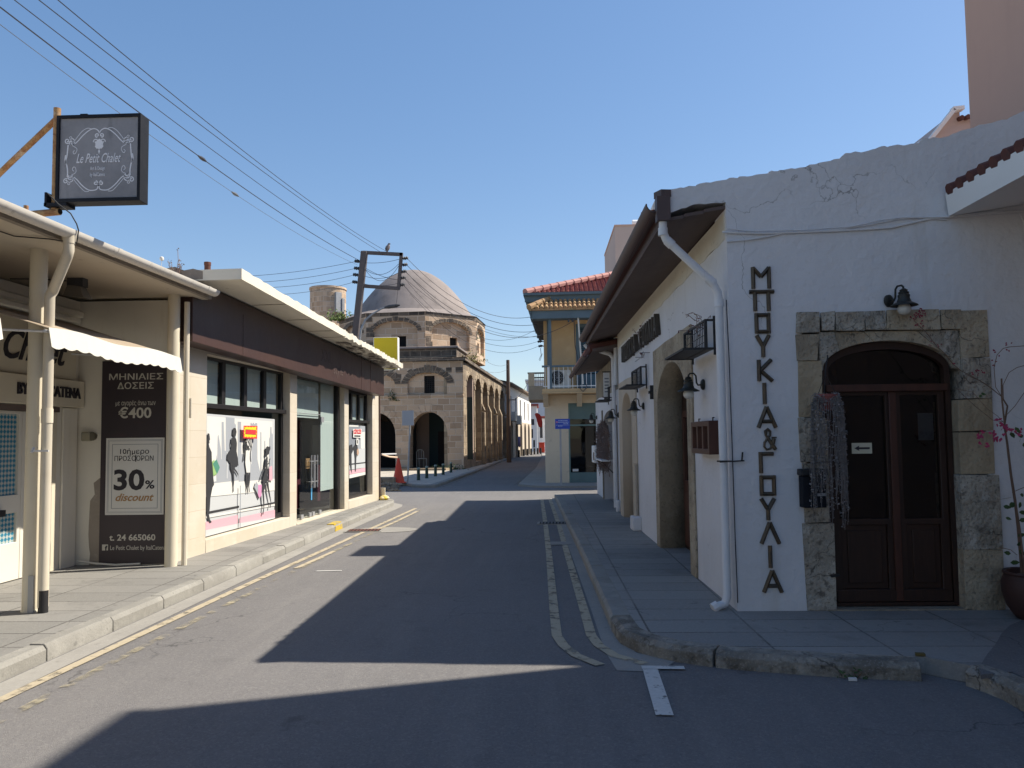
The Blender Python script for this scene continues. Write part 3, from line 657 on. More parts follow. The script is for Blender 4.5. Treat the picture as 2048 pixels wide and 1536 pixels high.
# front wall with the door opening
top_px = [(1319, 383), (1353, 377), (1384, 372), (1405, 366), (1440, 361), (1466, 355), (1495, 353), (1534, 347), (1542, 341), (1567, 340), (1600, 335), (1640, 325), (1680, 317), (1692, 306), (1730, 303), (1758, 294), (1780, 292), (1837, 286), (1848, 276), (1889, 274), (1920, 262), (1971, 248), (2014, 239), (2048, 222), (2075, 210), (2180, 200)]
top = [FF.px(*q) for q in top_px]
fine = []
for a_, c_ in zip(top[:-1], top[1:]):
    fine += rough_line(a_, c_, 4, 0.009)
fine.append(top[-1])
UE = fine[-1][0]
under = [FF.px(*q) for q in ((1335, 427), (1362, 417), (1386, 409), (1423, 406), (1451, 404))]
du0, du1 = FF.px(1655, 900)[0], FF.px(1916, 900)[0]
dapex, dspr = FF.px(1775, 681)[1], FF.px(1700, 738)[1]
so0, so1, stop_ = FF.px(1600, 900)[0], FF.px(1986, 900)[0], FF.px(1780, 622)[1]
door_arch = arch(du0, du1, Z0, dspr, dapex, 18)
under_fine = []
for a_, c_ in zip(under[:-1], under[1:]): under_fine += rough_line(a_, c_, 3, 0.006)
outer = [(0.0, Z0)] + rough_line((0.012, Z0), (so0 + .05, Z0), 6, 0.004)[1:] + [(so0 + .05, Z0), (so0 + .05, stop_ - .05), (so1 - .05, stop_ - .05), (so1 - .05, Z0), (UE, Z0)] + fine[::-1] + under_fine + [(0.0, under[-1][1])]
b = MB(); b.prism(FF, outer, -0.42, 0.0)
b.build('wall', plaster_white, WH)
# side wall with two arched doorways
SD1 = (1.85, 3.85); SD2 = (6.55, 7.95)
L1 = 8.55
a1 = arch(SD1[0], SD1[1], Z0, 2.02, 2.58, 14); a2 = arch(SD2[0], SD2[1], Z0, 1.98, 2.45, 14)
LOWZ = 3.42
outer = [(0.05, Z0)] + a1 + a2 + [(L1, Z0), (L1, LOWZ), (0.05, LOWZ)]
b = MB(); b.prism(SF, outer, -0.45, -0.002)
b.build('wall', plaster_white, WH)
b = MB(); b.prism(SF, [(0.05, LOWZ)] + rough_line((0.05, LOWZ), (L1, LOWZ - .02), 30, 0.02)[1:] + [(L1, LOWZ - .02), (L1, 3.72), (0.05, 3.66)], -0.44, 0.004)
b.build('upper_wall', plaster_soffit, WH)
# back and far walls, party wall, roof
b = MB(); b.fbox(SF, 8.2, L1, Z0, 3.7, -4.2, -0.46); b.fbox(FF, 4.2, 4.5, Z0, 4.6, -9, -0.43)
b.build('rear_wall', plaster_white, WH)
rf = MB()
ex, ez = 1.0, 3.66
def roof_pt(x, y): return Vector((x, y, ez + 0.215 * (x - ex)))
rf.hexa([roof_pt(1.02, 7.06), roof_pt(4.9, 7.4), roof_pt(4.9, 16.4), roof_pt(0.98, 16.6), roof_pt(1.02, 7.06) + Vector((0, 0, .07)), roof_pt(4.9, 7.4) + Vector((0, 0, .07)), roof_pt(4.9, 16.4) + Vector((0, 0, .07)), roof_pt(0.98, 16.6) + Vector((0, 0, .07))])
roof = rf.build('roof', tile_dark, WH)
tl = MB()
for k in range(45):
    y = 7.4 + k * 0.205
    tl.tube([roof_pt(1.0, y) + Vector((0, 0, .085)), roof_pt(4.7, y) + Vector((0, 0, .085))], 0.075, 6)
tl.build('roof_tile_rows', tile_dark, roof)
ch = MB(); ch.box(2.05, 2.75, 12.6, 13.5, 3.9, 5.72); ch.box(1.98, 2.82, 12.53, 13.57, 5.60, 5.68)
ch.build('chimney', plaster_white, roof)
# soffit: boards from the wall out to the gutter
sf = MB()
def sp(u, w, z): return SF.p(u, z, w)
zs = lambda w: 3.716 - w * 0.15
for k, (w0, w1) in enumerate(((0.0, .19), (.195, .37), (.375, .56))):
    dz = -0.012 * k
    sf.hexa([sp(0.02, w0, zs(w0) + dz - .03), sp(9.55, w0, zs(w0) + dz - .03), sp(9.55, w1, zs(w1) + dz - .03), sp(0.02, w1, zs(w1) + dz - .03), sp(0.02, w0, zs(w0) + dz), sp(9.55, w0, zs(w0) + dz), sp(9.55, w1, zs(w1) + dz), sp(0.02, w1, zs(w1) + dz)])
sf.build('soffit', soffit_brown, WH)
# half-round gutter
gt = MB()
def gutter(mb, fr_, u0, u1, w, z, r=0.075, seg=9, th=0.01, m=0, drop=0.0):
    prof = [(math.cos(a) * r, math.sin(a) * r) for a in [math.pi + math.pi * k / seg for k in range(seg + 1)]]
    prof2 = [(x * (1 - th / r), y * (1 - th / r)) for x, y in prof][::-1]
    loop = prof + prof2
    ia = [mb.v(fr_.p(u0, z + y, w + x)) for x, y in loop]; ib = [mb.v(fr_.p(u1, z + y - drop, w + x)) for x, y in loop]
    n = len(loop)
    for k in range(n):
        j = (k + 1) % n
        mb.F.append([ia[k], ia[j], ib[j], ib[k]]); mb.MI.append(m)
    h = len(prof)
    for k in range(h - 1):
        mb.F.append([ia[k], ia[k + 1], ia[n - 2 - k], ia[n - 1 - k]]); mb.F.append([ib[k], ib[k + 1], ib[n - 2 - k], ib[n - 1 - k]]); mb.MI += [m, m]
gutter(gt, SF, 0.02, 9.5, 0.63, 3.745, 0.082)
gt.fbox(SF, 0.03, 9.5, 3.61, 3.77, 0.545, 0.56)
gu = gt.build('gutter', gutter_brown, WH)
b = MB()                                                      # broken outlet at the near end of the gutter
q = [SF.p(u, z, w) for z in (3.58, 3.80) for u, w in ((-.03, .50), (.08, .50), (.08, .62), (-.03, .62))]
b.hexa(q); b.hexa([SF.p(u, z, w) for z in (3.80, 3.86) for u, w in ((-.02, .49), (.07, .47), (.07, .63), (-.03, .58))])
b.build('gutter_outlet', gutter_brown, gu)
# white corner downpipe
p0 = AX(1326, 438, 1.12); pk = [SF.p(0.03, 3.58, 0.56), SF.p(0.04, 3.49, 0.56), SF.p(0.05, 3.42, 0.53), SF.p(0.06, 3.02, 0.12), SF.p(0.07, 2.93, 0.075), SF.p(0.08, 2.84, 0.065), SF.p(0.08, 0.24, 0.065), SF.p(0.07, 0.17, 0.09), SF.p(0.05, 0.15, 0.16)]
b = MB(); b.tube(pk, 0.037, 14)
for q, d in ((pk[1], Vector((0, 0, 1))), (pk[2] * .93 + pk[3] * .07, pk[3] - pk[2]), (pk[3] * .95 + pk[2] * .05, pk[3] - pk[2]), (pk[5], Vector((0, 0, 1)))):
    d = d.normalized(); b.tube([q - d * .035, q + d * .035], 0.043, 14)
b.tube([pk[-1] + Vector((0, -.005, 0.01)), pk[-1] + (pk[-1] - pk[-2]).normalized() * .05], [0.046, 0.046], 8)
dp = b.build('downpipe', pipe_white, WH)
b = MB(); b.bar(SF.p(0.0, 1.42, .0), SF.p(0.08, 1.42, .122), .012, .014); b.bar(FF.p(-.12, 1.415, .005), FF.p(.09, 1.425, .03), .012, .012); b.bar(FF.p(.07, 1.42, .02), FF.p(.08, 1.5, .02), .01, .012)
b.build('bracket', iron_black, dp)
# stone dressings of the front door, laid stone by stone
b = MB()
def stone(pts, w1, m, w0=-.4):
    pts = [(u + rnd.uniform(-.006, .006), v + rnd.uniform(-.006, .006)) for u, v in pts]
    b.prism(FF, pts, w0, w1, m=m)
g = 0.004
j0 = FF.px(1641, 760)[0]                                     # raised inner order starts here
vb = [Z0, FF.px(1600, 1045)[1], FF.px(1600, 925)[1], FF.px(1600, 835)[1], FF.px(1600, 722)[1], FF.px(1600, 668)[1], stop_]
lm = [1, 1, 1, 2, 0, 1]
for k in range(6):
    hi_u = du0 - .01 if vb[k + 1] < dspr + .02 else j0
    lo_u = so0 + (0.02 if k < 2 else 0)
    if k == 0: hi_u = du0 + 0.03
    stone([(lo_u, vb[k] + (g if k else 0)), (hi_u - .03 * (k == 4), vb[k] + (g if k else 0)), (hi_u + .01 * (k in (1, 3)), vb[k + 1] - g), (so0 - .01 + .02 * (k % 2), vb[k + 1] - g)], 0.012 + .01 * (k % 3), lm[k])
vr = [Z0, FF.px(1960, 1098)[1], FF.px(1960, 949)[1], FF.px(1960, 863)[1], FF.px(1960, 797)[1], FF.px(1960, 716)[1], stop_]
rm = [0, 1, 2, 2, 1, 0]
for k in range(6):
    lo = du1 + .01 if vr[k + 1] < dspr + .05 else du1 + .06
    stone([(lo - .01 * (k < 2), vr[k] + (g if k else 0)), (so1 + .035 * (k < 2), vr[k] + (g if k else 0)), (so1 + .03 * (k < 2), vr[k + 1] - g), (lo - .01 * (k < 2), vr[k + 1] - g)], 0.012 + .008 * ((k + 1) % 3), rm[k])
# lintel course: outer band and the arch stones below it
lv = FF.px(1780, 661)[1]
cuts = [FF.px(x, 640)[0] for x in (1641, 1668, 1727, 1771, 1880, 1924)]
for k in range(len(cuts) - 1):
    stone([(cuts[k] + g, lv + g), (cuts[k + 1] - g, lv + g), (cuts[k + 1] - g + rnd.uniform(-.02, .02), stop_ + rnd.uniform(-.015, .01)), (cuts[k] + g, stop_ + rnd.uniform(-.012, .008))], 0.02 + .008 * (k % 2), [1, 1, 1, 0, 0][k])
ap = arch(du0 - .01, du1 + .01, dspr - .02, dspr, dapex, 30)[1:-1]
acuts = [0, 7, 13, 17, 24, 30]
for k in range(5):
    seg = ap[acuts[k]:acuts[k + 1] + 1]
    tu0 = j0 if k == 0 else FF.px([1641, 1670, 1727, 1768, 1835, 0][k], 661)[0]
    tu1 = du1 + .06 if k == 4 else FF.px([1641, 1670, 1727, 1768, 1835, 0][k + 1], 661)[0]
    pts = [(p[0], p[1]) for p in seg]
    if k == 0: pts = [(j0, dspr - .05)] + pts
    if k == 4: pts = pts + [(du1 + .06, dspr - .02)]
    b.prism(FF, pts + [(tu1 - g, lv - g), (tu0 + g, lv - g)], -.4, 0.0 - .004 * (k % 2) - .006, m=[1, 0, 0, 0, 1][k])
b.hard = 30
b.build('door_surround', [stone_a, stone_b, stone_c], WH, bevel=0.01)
b = MB(); b.fbox(FF, du0 - .05, du1 + .05, Z0 - .03, Z0 + .012, -.40, 0.02); b.build('doorstep', jamb_stone, WH)
# front door: frame, fanlight, two leaves
DW = -0.11
ds = FF.px(1775, 770, DW)[1]; trn = FF.px(1775, 757, DW)[1]
fr_out = arch(du0, du1, Z0 + .02, dspr, dapex, 18)
inn = arch(du0 + .06, du1 - .05, ds, dspr - .01, dapex - .07, 18)
D = MB(); D.prism(FF, fr_out + [], DW - .06, DW + .03, holes=[inn, ring(du0 + .05, du1 - .045, Z0 + .05, ds - .05)])
fd = D.build('door_frame', wood_dark, WH, bevel=0.004)
b = MB(); b.fbox(FF, du0 + .03, du1 - .03, ds - .06, ds + .005, DW - .02, DW + .055); b.build('transom', wood_red, fd, bevel=0.006)
b = MB(); b.sheet(FF, inn, DW - .03); b.build('fanlight_glass', glass_dark, fd)
mid = FF.px(1786, 900, DW)[0]
gtop, gbot, ptop, pbot = FF.px(1700, 792, DW)[1], FF.px(1700, 1038, DW)[1], FF.px(1700, 1050, DW)[1], FF.px(1700, 1178, DW)[1]
for a_, c_ in ((du0 + .05, mid), (mid, du1 - .045)):
    lf = MB()
    lf.prism(FF, ring(a_ + .003, c_ - .003, Z0 + .05, ds - .055), DW - .045, DW + .01, holes=[ring(a_ + .075, c_ - .06, gbot, gtop), ring(a_ + .09, c_ - .08, pbot, ptop)])
    lf.fbox(FF, a_ + .09, c_ - .08, pbot, ptop, DW - .04, DW - .015)
    lf.fbox(FF, a_ + .14, c_ - .13, pbot + .05, ptop - .05, DW - .02, DW - .002)
    lf.fbox(FF, a_ + .02, c_ - .01, Z0 + .055, Z0 + .16, DW + .01, DW + .03)
    leaf = lf.build('door_leaf', wood_dark, WH, bevel=0.005)
    b = MB(); b.sheet(FF, ring(a_ + .075, c_ - .06, gbot, gtop), DW - .02); b.build('pane', glass_dark, leaf)
b = MB(); b.fbox(FF, mid - .035, mid + .03, Z0 + .06, ds - .06, DW + .012, DW + .032); b.build('door_stile', wood_red, WH, bevel=0.006)
b = MB(); b.bar(FF.p(du0 - .02, .42, .03), FF.p(du0 + .05, .43, .03), .03, .02); b.build('door_hook', iron_black, WH)
# room behind the glass
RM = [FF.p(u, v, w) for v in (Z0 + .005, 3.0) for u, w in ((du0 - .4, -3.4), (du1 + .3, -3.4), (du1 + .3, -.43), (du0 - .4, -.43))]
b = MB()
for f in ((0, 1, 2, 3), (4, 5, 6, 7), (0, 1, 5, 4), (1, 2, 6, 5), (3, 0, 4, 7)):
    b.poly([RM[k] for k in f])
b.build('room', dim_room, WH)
# a laid table and two chairs dimly seen inside
t = thing('dining_table', 'small table with white cloth and glasses dimly seen inside behind the door glass', 'table', FF.p(.95, Z0, -1.3))
b = MB(); b.fbox(FF, .72, 1.35, .84, .87, -1.75, -1.1); b.build('table_top', paper_white, t)
b = MB(); b.fbox(FF, .98, 1.06, Z0, .84, -1.47, -1.39); b.build('pedestal', wood_dark, t)
gl_ = thing('wine_glass', 'clear stemmed glass standing on the table behind the left door pane', 'glass', FF.p(.85, .87, -1.25))
b = MB(); b.lathe(FF.p(.85, .87, -1.25), [(.03, 0), (.03, .004), (.005, .01), (.005, .09), (.03, .12), (.035, .17), (.028, .2)], 12); b.build('goblet', bulb_glass, gl_)
# surrounds and leaves of the two side doorways
def side_door(u0, u1, spr, apex, so, stp, mat, jm, w=0.02):
    ar = arch(u0, u1, Z0, spr, apex, 18)
    left = [(so[0], Z0)]
    pts = [(so[0], Z0)] + ar + [(so[1], Z0)] + [p for p in rough_line((so[1], Z0), (so[1], stp), 8, .012)[1:]] + [(so[1], stp)] + rough_line((so[1], stp), (so[0], stp + .02), 8, .012)[1:] + [(so[0], stp + .02)] + rough_line((so[0], stp + .02), (so[0], Z0), 8, .012)[1:]
    mb = MB(); mb.prism(SF, pts, -.001, w); s1 = mb.build('door_surround', mat, WH, bevel=.006)
    mb = MB(); n = len(ar)                                   # reveals lining the opening
    for k in range(n - 1):
        a_, c_ = ar[k], ar[k + 1]
        mb.poly([SF.p(a_[0], a_[1], w - .004), SF.p(c_[0], c_[1], w - .004), SF.p(c_[0], c_[1], -.42), SF.p(a_[0], a_[1], -.42)])
    mb.V = [p for p in mb.V]
    r_ = mb.build('reveal', jm, s1)
    mo = r_.modifiers.new('thick', 'SOLIDIFY'); mo.thickness = .02; mo.offset = 0
    w0 = -.32
    fm = MB(); fm.prism(SF, arch(u0 + .012, u1 - .012, Z0 + .01, spr, apex - .012, 14), w0 - .05, w0, holes=[ring(u0 + .09, u1 - .09, Z0 + .06, spr - .03)])
    ff_ = fm.build('door_frame', wood_dark, WH)
    m_ = (u0 + u1) / 2
    for a_, c_ in ((u0 + .095, m_), (m_, u1 - .095)):
        l_ = MB(); l_.prism(SF, ring(a_, c_ - .004, Z0 + .065, spr - .035), w0 - .045, w0 + .02, holes=[ring(a_ + .08, c_ - .08, 1.05, spr - .12)])
        l_.fbox(SF, a_ + .08, c_ - .08, .28, .9, w0 + .02, w0 + .035)
        l_ = l_.build('door_leaf', wood_red, WH, bevel=.005)
        g_ = MB(); g_.sheet(SF, ring(a_ + .08, c_ - .08, 1.05, spr - .12), w0 - .02); g_.build('pane', glass_dark, l_)
        h_ = MB()
        for v in (.4, 1.1, spr - .25):
            h_ = MB(); h_.fbox(SF, a_ - .03, a_ + .05, v, v + .09, w0 + .02, w0 + .05); h_.build('hinge', iron_black, l_)
side_door(SD1[0], SD1[1], 2.02, 2.58, (1.56, 4.12), 2.85, stone_a, jamb_stone)
side_door(SD2[0], SD2[1], 1.98, 2.45, (6.0, 8.42), 2.68, cream_surround, cream_surround)
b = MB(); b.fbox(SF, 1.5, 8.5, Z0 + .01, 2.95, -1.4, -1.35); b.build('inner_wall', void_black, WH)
# pale stub and block beside the second doorway
b = MB(); b.fbox(SF, 5.75, 6.1, Z0, .34, -.01, .14); b.build('plinth_block', plaster_white, WH, bevel=.02)
b = MB(); b.tube([SF.p(6.0, .33, .05), SF.p(6.0, 1.2, .05)], .035, 8); b.build('stub_pipe', cream_surround, WH)
b = MB(); b.fbox(SF, 4.23, 4.27, 2.18, 2.38, .0, .05); b.fbox(SF, 4.21, 4.29, 2.26, 2.30, .05, .07); b.build('shutter_catch', iron_black, WH)
# cables and conduits on the front wall
def wall_cable(pts, r, mat, name, label, wo=0.015):
    mb = MB(); P = [FF.p(*FF.px(*q), wo) for q in pts]
    mb.tube(P, r, 6)
    o = mb.build(name, mat, None, tuple(P[0]))
    return tag(o, label, 'cable', 'cables along the white front wall')
wall_cable([(1444, 465), (1456, 466), (1520, 468), (1580, 466), (1660, 463), (1720, 460), (1780, 456), (1850, 440), (1890, 434), (1990, 425), (2048, 424)], .010, pipe_white, 'wall_cable', 'thick pale cable running straight along the front wall above the letters')
wall_cable([(1452, 484), (1500, 480), (1540, 473), (1570, 466), (1640, 463), (1690, 458), (1740, 450), (1790, 440), (1830, 436), (1892, 440)], .007, pipe_white, 'wall_cable', 'thin sagging cable crossing the front wall from the corner upwards')
wall_cable([(1453, 458), (1490, 464), (1600, 462), (1700, 455), (1760, 442), (1800, 437), (1900, 436), (2000, 428), (2035, 428), (2044, 448), (2048, 520)], .006, pipe_white, 'wall_cable', 'uppermost thin cable on the front wall bending down under the tiled eave', .03)
b = MB(); P = [FF.p(*FF.px(*q), .008) for q in ((1452, 600), (1458, 720), (1464, 900), (1470, 1080), (1475, 1205))]; b.tube(P, .005, 5)
tag(b.build('corner_cable', wire_black, None, tuple(P[0])), 'thin black cable falling down the white corner beside the downpipe', 'cable')

# ------------------------------------------------------------------ letters of the restaurant sign
def rbar(mb, fr_, a, c, t, d, ends=None):
    """a raised bar with a ridge along its middle"""
    a, c = Vector((a[0], a[1])), Vector((c[0], c[1])); dd = (c - a).normalized(); n = Vector((-dd.y, dd.x)) * t / 2
    P = [a - n, a + n, c + n, c - n]
    lo = [fr_.p(q.x, q.y, 0.002) for q in P]; mi_ = [fr_.p(q.x, q.y, d * .45) for q in P]
    r0, r1 = fr_.p(a.x, a.y, d), fr_.p(c.x, c.y, d)
    L_ = [mb.v(q) for q in lo]; M_ = [mb.v(q) for q in mi_]; i0, i1 = mb.v(r0), mb.v(r1)
    for f in ([L_[0], L_[3], L_[2], L_[1]], [L_[0], L_[1], M_[1], M_[0]], [L_[1], L_[2], M_[2], M_[1]], [L_[2], L_[3], M_[3], M_[2]], [L_[3], L_[0], M_[0], M_[3]],
              [M_[0], M_[1], i0], [M_[1], M_[2], i1, i0], [M_[2], M_[3], i1], [M_[3], M_[0], i0, i1]):
        mb.F.append(f); mb.MI.append(0)
STROKES = {
    'M': [((.1, 0), (.1, 1)), ((.9, 0), (.9, 1)), ((.1, .97), (.5, .55)), ((.9, .97), (.5, .55))],
    'Π': [((-.05, .92), (1.05, .92)), ((.2, 0), (.2, .9)), ((.8, 0), (.8, .9))],
    'Ο': [((.12, 0), (.12, 1)), ((.88, 0), (.88, 1)), ((.04, .09), (.96, .09)), ((.04, .91), (.96, .91))],
    'Υ': [((.5, 0), (.5, .5)), ((.5, .48), (.08, 1)), ((.5, .48), (.92, 1))],
    'Κ': [((.12, 0), (.12, 1)), ((.18, .48), (.9, 1)), ((.18, .52), (.95, 0))],
    'Ι': [((.5, 0), (.5, 1))],
    'Α': [((.05, 0), (.5, 1)), ((.95, 0), (.5, 1)), ((.28, .3), (.72, .3))],
    'Γ': [((.12, 0), (.12, 1)), ((.04, .91), (1, .91))],
    'Λ': [((.05, 0), (.5, 1)), ((.95, 0), (.5, 1))],
}
def amp(mb, fr_, u0, u1, v0, v1, d=.03, r=.013):
    pts = [(1.0, 0.0), (.62, .36), (.22, .72), (.2, .9), (.4, 1.0), (.6, .9), (.58, .72), (.3, .52), (.08, .35), (.05, .15), (.25, .0), (.55, .05), (.8, .3), (.9, .55)]
    P = [fr_.p(u0 + (u1 - u0) * x, v0 + (v1 - v0) * y, .018) for x, y in pts]
    mb.tube(P, [r * (1.25 if 3 <= k % 9 <= 4 or k < 2 else .8) for k in range(len(P))], 6)
    mb.bar(fr_.p(u0 + (u1 - u0) * .72, v0 + (v1 - v0) * .6, .018), fr_.p(u1 + .01, v0 + (v1 - v0) * .6, .018), .02, .012)
seq = [('M', 1501, 1542, 535, 577), ('Π', 1500, 1546, 581, 622), ('Ο', 1508, 1541, 627, 667), ('Υ', 1510, 1541, 671, 714), ('Κ', 1513, 1546, 720, 762), ('Ι', 1514, 1543, 766, 808), ('Α', 1513, 1553, 814, 855), ('&', 1525, 1550, 859, 899),
       ('Γ', 1517, 1547, 904, 946), ('Ο', 1518, 1552, 951, 991), ('Υ', 1519, 1552, 997, 1040), ('Λ', 1519, 1560, 1045, 1087), ('Ι', 1525, 1555, 1091, 1135), ('Α', 1524, 1565, 1141, 1184)]
sg = thing('lettering_sign', 'column of bronze Greek capitals fixed down the white corner beside the stone doorway', 'sign', FF.p(.3, 1.5, 0))
for ch_, x0, x1, y0, y1 in seq:
    u0, v1 = FF.px(x0, y0); u1, v0 = FF.px(x1, y1)
    mb = MB(); mb.hard = 15
    if ch_ == '&': amp(mb, FF, u0, u1, v0, v1)
    else:
        for a_, c_ in STROKES[ch_]:
            rbar(mb, FF, (u0 + (u1 - u0) * a_[0], v0 + (v1 - v0) * a_[1]), (u0 + (u1 - u0) * c_[0], v0 + (v1 - v0) * c_[1]), .034, .034)
    mb.build('letter', letter_bronze, sg, smooth=False)
sg = thing('lettering_sign', 'row of dark Greek capitals high on the side wall under the brown eaves', 'sign', SF.p(5.5, 3.2, 0))
SFt = SF.flip(7.42)                                           # reads from the far end towards the camera
seq2 = 'MΠΟΥΚΙΑ&ΓΟΥΛΙΑ'
uu = 0.0
for k, ch_ in enumerate(seq2):
    mb = MB(); mb.hard = 15
    w_ = .15 if ch_ == 'Ι' else .235
    v0 = 3.02; v1 = 3.31
    if ch_ == '&': uu += .1; amp(mb, SFt, uu, uu + .2, v0, v1); uu += .1
    else:
        for a_, c_ in STROKES[ch_]:
            a2_, c2_ = (uu + w_ * a_[0], v0 + .29 * a_[1]), (uu + w_ * c_[0], v0 + .29 * c_[1])
            d_ = Vector((c2_[0] - a2_[0], c2_[1] - a2_[1])).normalized(); n_ = Vector((-d_.y, d_.x)) * .02
            mb.hexa([SFt.p(q[0] + s_ * n_.x, q[1] + s_ * n_.y, w__) for w__ in (.002, .07) for q, s_ in ((a2_, -1), (c2_, -1), (c2_, 1), (a2_, 1))])
    mb.build('letter', bronze_dark, sg, smooth=False)
    uu += w_ + .045

# ------------------------------------------------------------------ wall lamps
def make_lamp():
    """local frame: +X out of the wall, plate at the origin"""
    t = thing('wall_lamp', None, 'wall lamp', (0, 0, 0), 'barn-style lamps on the white walls')
    b = MB(); b.lathe((0, 0, 0), [(.055, 0), (.055, .018), (.04, .03), (.02, .034)], 16, axis=Vector((1, 0, 0))); b.build('wall_plate', lamp_green, t)
    b = MB(); b.tube([(.02, 0, 0), (.06, 0, -.005), (.075, 0, .02), (.08, 0, .09), (.10, 0, .115), (.14, 0, .115), (.155, 0, .10), (.158, 0, .075)], .009, 8); b.build('arm', lamp_green, t)
    b = MB(); b.lathe((.158, 0, 0), [(.012, .085), (.02, .08), (.035, .07), (.03, .06), (.045, .05), (.04, .035), (.05, .025), (.046, .0), (.055, -.02), (.06, -.035), (.108, -.06), (.112, -.068), (.06, -.05), (.03, -.04)], 22); b.build('lamp_shade', lamp_green, t)
    b = MB(); b.lathe((.158, 0, 0), [(.02, -.045), (.045, -.06), (.056, -.085), (.054, -.112), (.04, -.135), (.015, -.147)], 16); b.build('bulb', bulb_glass, t)
    return t
lamp0 = make_lamp()
def place_lamp(p, rot, label, first=[True], sc=1.0):
    o = lamp0 if first[0] else copy_tree(lamp0)
    first[0] = False
    o.location = p; o.rotation_euler = (0, 0, rot); o.scale = (sc, sc, sc); o['label'] = label
    return o
ang = math.atan2(SF.N.y, SF.N.x)
place_lamp(SF.p(1.05, 2.17, 0.0), ang, 'nearest side wall lamp, beside the big stone arch above the wooden menu case')
place_lamp(SF.p(5.2, 2.12, 0.0), ang, 'side wall lamp between the two arched side doorways')
place_lamp(SF.p(8.6, 2.08, 0.0), ang, 'side wall lamp just past the cream arched doorway, where the white house ends')
place_lamp(SF.p(13.9, 2.17, -.03), ang, 'farthest wall lamp, at the street end of the low stone house')
place_lamp(FF.p(FF.px(1787, 600)[0] - .05, FF.px(1787, 602)[1], 0.0), R(-90) + .5, 'lamp over the front door in front of the stone lintel')

# ------------------------------------------------------------------ planter racks
def make_rack():
    """local: +X out of the wall, +Y along it, origin at the near lower wall corner"""
    t = thing('planter_rack', None, 'planter rack', (0, 0, 0), 'black planter racks on the side wall')
    Lr, Dp, H = .98, .30, .27
    b = MB()
    for y in (0, Lr):
        b.bar((0, y, 0), (Dp, y, 0), .02, .02); b.bar((0, y, H), (.10, y, H), .02, .02); b.bar((.09, y, 0), (.09, y, H), .026, .026, up=Vector((1, 0, 0)))
        b.bar((0.01, y, -.06), (0.01, y, H + .04), .016, .02, up=Vector((1, 0, 0)))
    for x, z in ((.09, H), (Dp, 0), (.09, 0)): b.bar((x, 0, z), (x, Lr, z), .02, .02)
    b.build('frame', iron_black, t)
    b = MB()
    for k in range(1, 14): b.bar((.09, Lr * k / 14, 0), (.09, Lr * k / 14, H), .006, .006, up=Vector((1, 0, 0)))
    for k in range(1, 4): b.bar((.09, 0, H * k / 4), (.09, Lr, H * k / 4), .005, .005)
    b.build('mesh_panel', iron_black, t)
    b = MB(); b.box(.01, Dp - .005, .012, Lr - .012, -.004, .006); b.build('tray', grey_dark, t)
    return t
rack0 = make_rack()
rl = [(0.43, 2.47, 'planter rack with dry creeper, nearest the corner downpipe'), (4.7, 2.42, 'planter rack between the two arched side doorways'), (9.3, 2.42, 'small planter rack beyond the white house, on the low stone house')]
for k, (u, v, lb) in enumerate(rl):
    o = rack0 if k == 0 else copy_tree(rack0)
    o.location = SF.p(u, v, 0.02 if k < 2 else .02); o.rotation_euler = (0, 0, ang); o['label'] = lb
    # local +Y must run along +U: outward X to the left of the street, so mirror about Y
    o.scale = (1, -1, 1)
# dry creepers on racks and letters
def creeper(name, label, roots, mats, n, spread, length, up=True, leafs=14, sz=.03, cat='plant'):
    t = thing(name, label, cat, tuple(roots[0]))
    b = MB(); lf = MB()
    for _ in range(n):
        p = Vector(rnd.choice(roots)); P = [p.copy()]
        d = Vector((rnd.uniform(-1, 1), rnd.uniform(-1, 1), rnd.uniform(.4, 1) if up else rnd.uniform(-1, -.2))).normalized()
        for k in range(7):
            d = (d + Vector((rnd.uniform(-1, 1), rnd.uniform(-1, 1), rnd.uniform(-1, 1))) * spread).normalized()
            p = p + d * length / 7; P.append(p.copy())
        b.tube(P, [.004] * 7 + [.002], 4)
        for k in range(leafs):
            q = P[rnd.randrange(2, 8)] + Vector((rnd.uniform(-1, 1), rnd.uniform(-1, 1), rnd.uniform(-1, 1))) * sz
            a_ = Vector((rnd.uniform(-1, 1), rnd.uniform(-1, 1), rnd.uniform(-1, 1))).normalized(); c_ = a_.orthogonal().normalized()
            s_ = sz * rnd.uniform(.4, .9)
            lf.poly([q - a_ * s_, q + c_ * s_ * .6, q + a_ * s_, q - c_ * s_ * .6])
    b.build('stem', mats[0], t); lf.build('foliage', mats[1], t, smooth=False)
    return t
creeper('dry_creeper', 'brown dried creeper tangled over the nearest planter rack', [SF.p(.55 + .12 * k, 2.72, .08) for k in range(7)], (dry_brown, bract_dry), 9, .6, .28, leafs=4, sz=.022)
creeper('dry_creeper', 'reddish dried creeper climbing between the dark side wall letters', [SF.p(5.0, 2.85, .05), SF.p(5.05, 3.02, .05), SF.p(5.0, 3.17, .06)], (dry_brown, bract_dry), 8, .3, .42, leafs=12, sz=.024)
b = MB()
for v in (2.82, 2.94): b.bar(SF.p(4.5, v + .0, .12), SF.p(5.2, v - .0, .12), .012, .012)
for u in (4.49, 5.15): b.bar(SF.p(u, 2.88, 0), SF.p(u, 2.88, .125), .012, .012)
tag(b.build('wall_rail', grey_metal, None, tuple(SF.p(4.8, 2.95, .1))), 'thin metal rail on brackets under the side wall letters', 'rail')

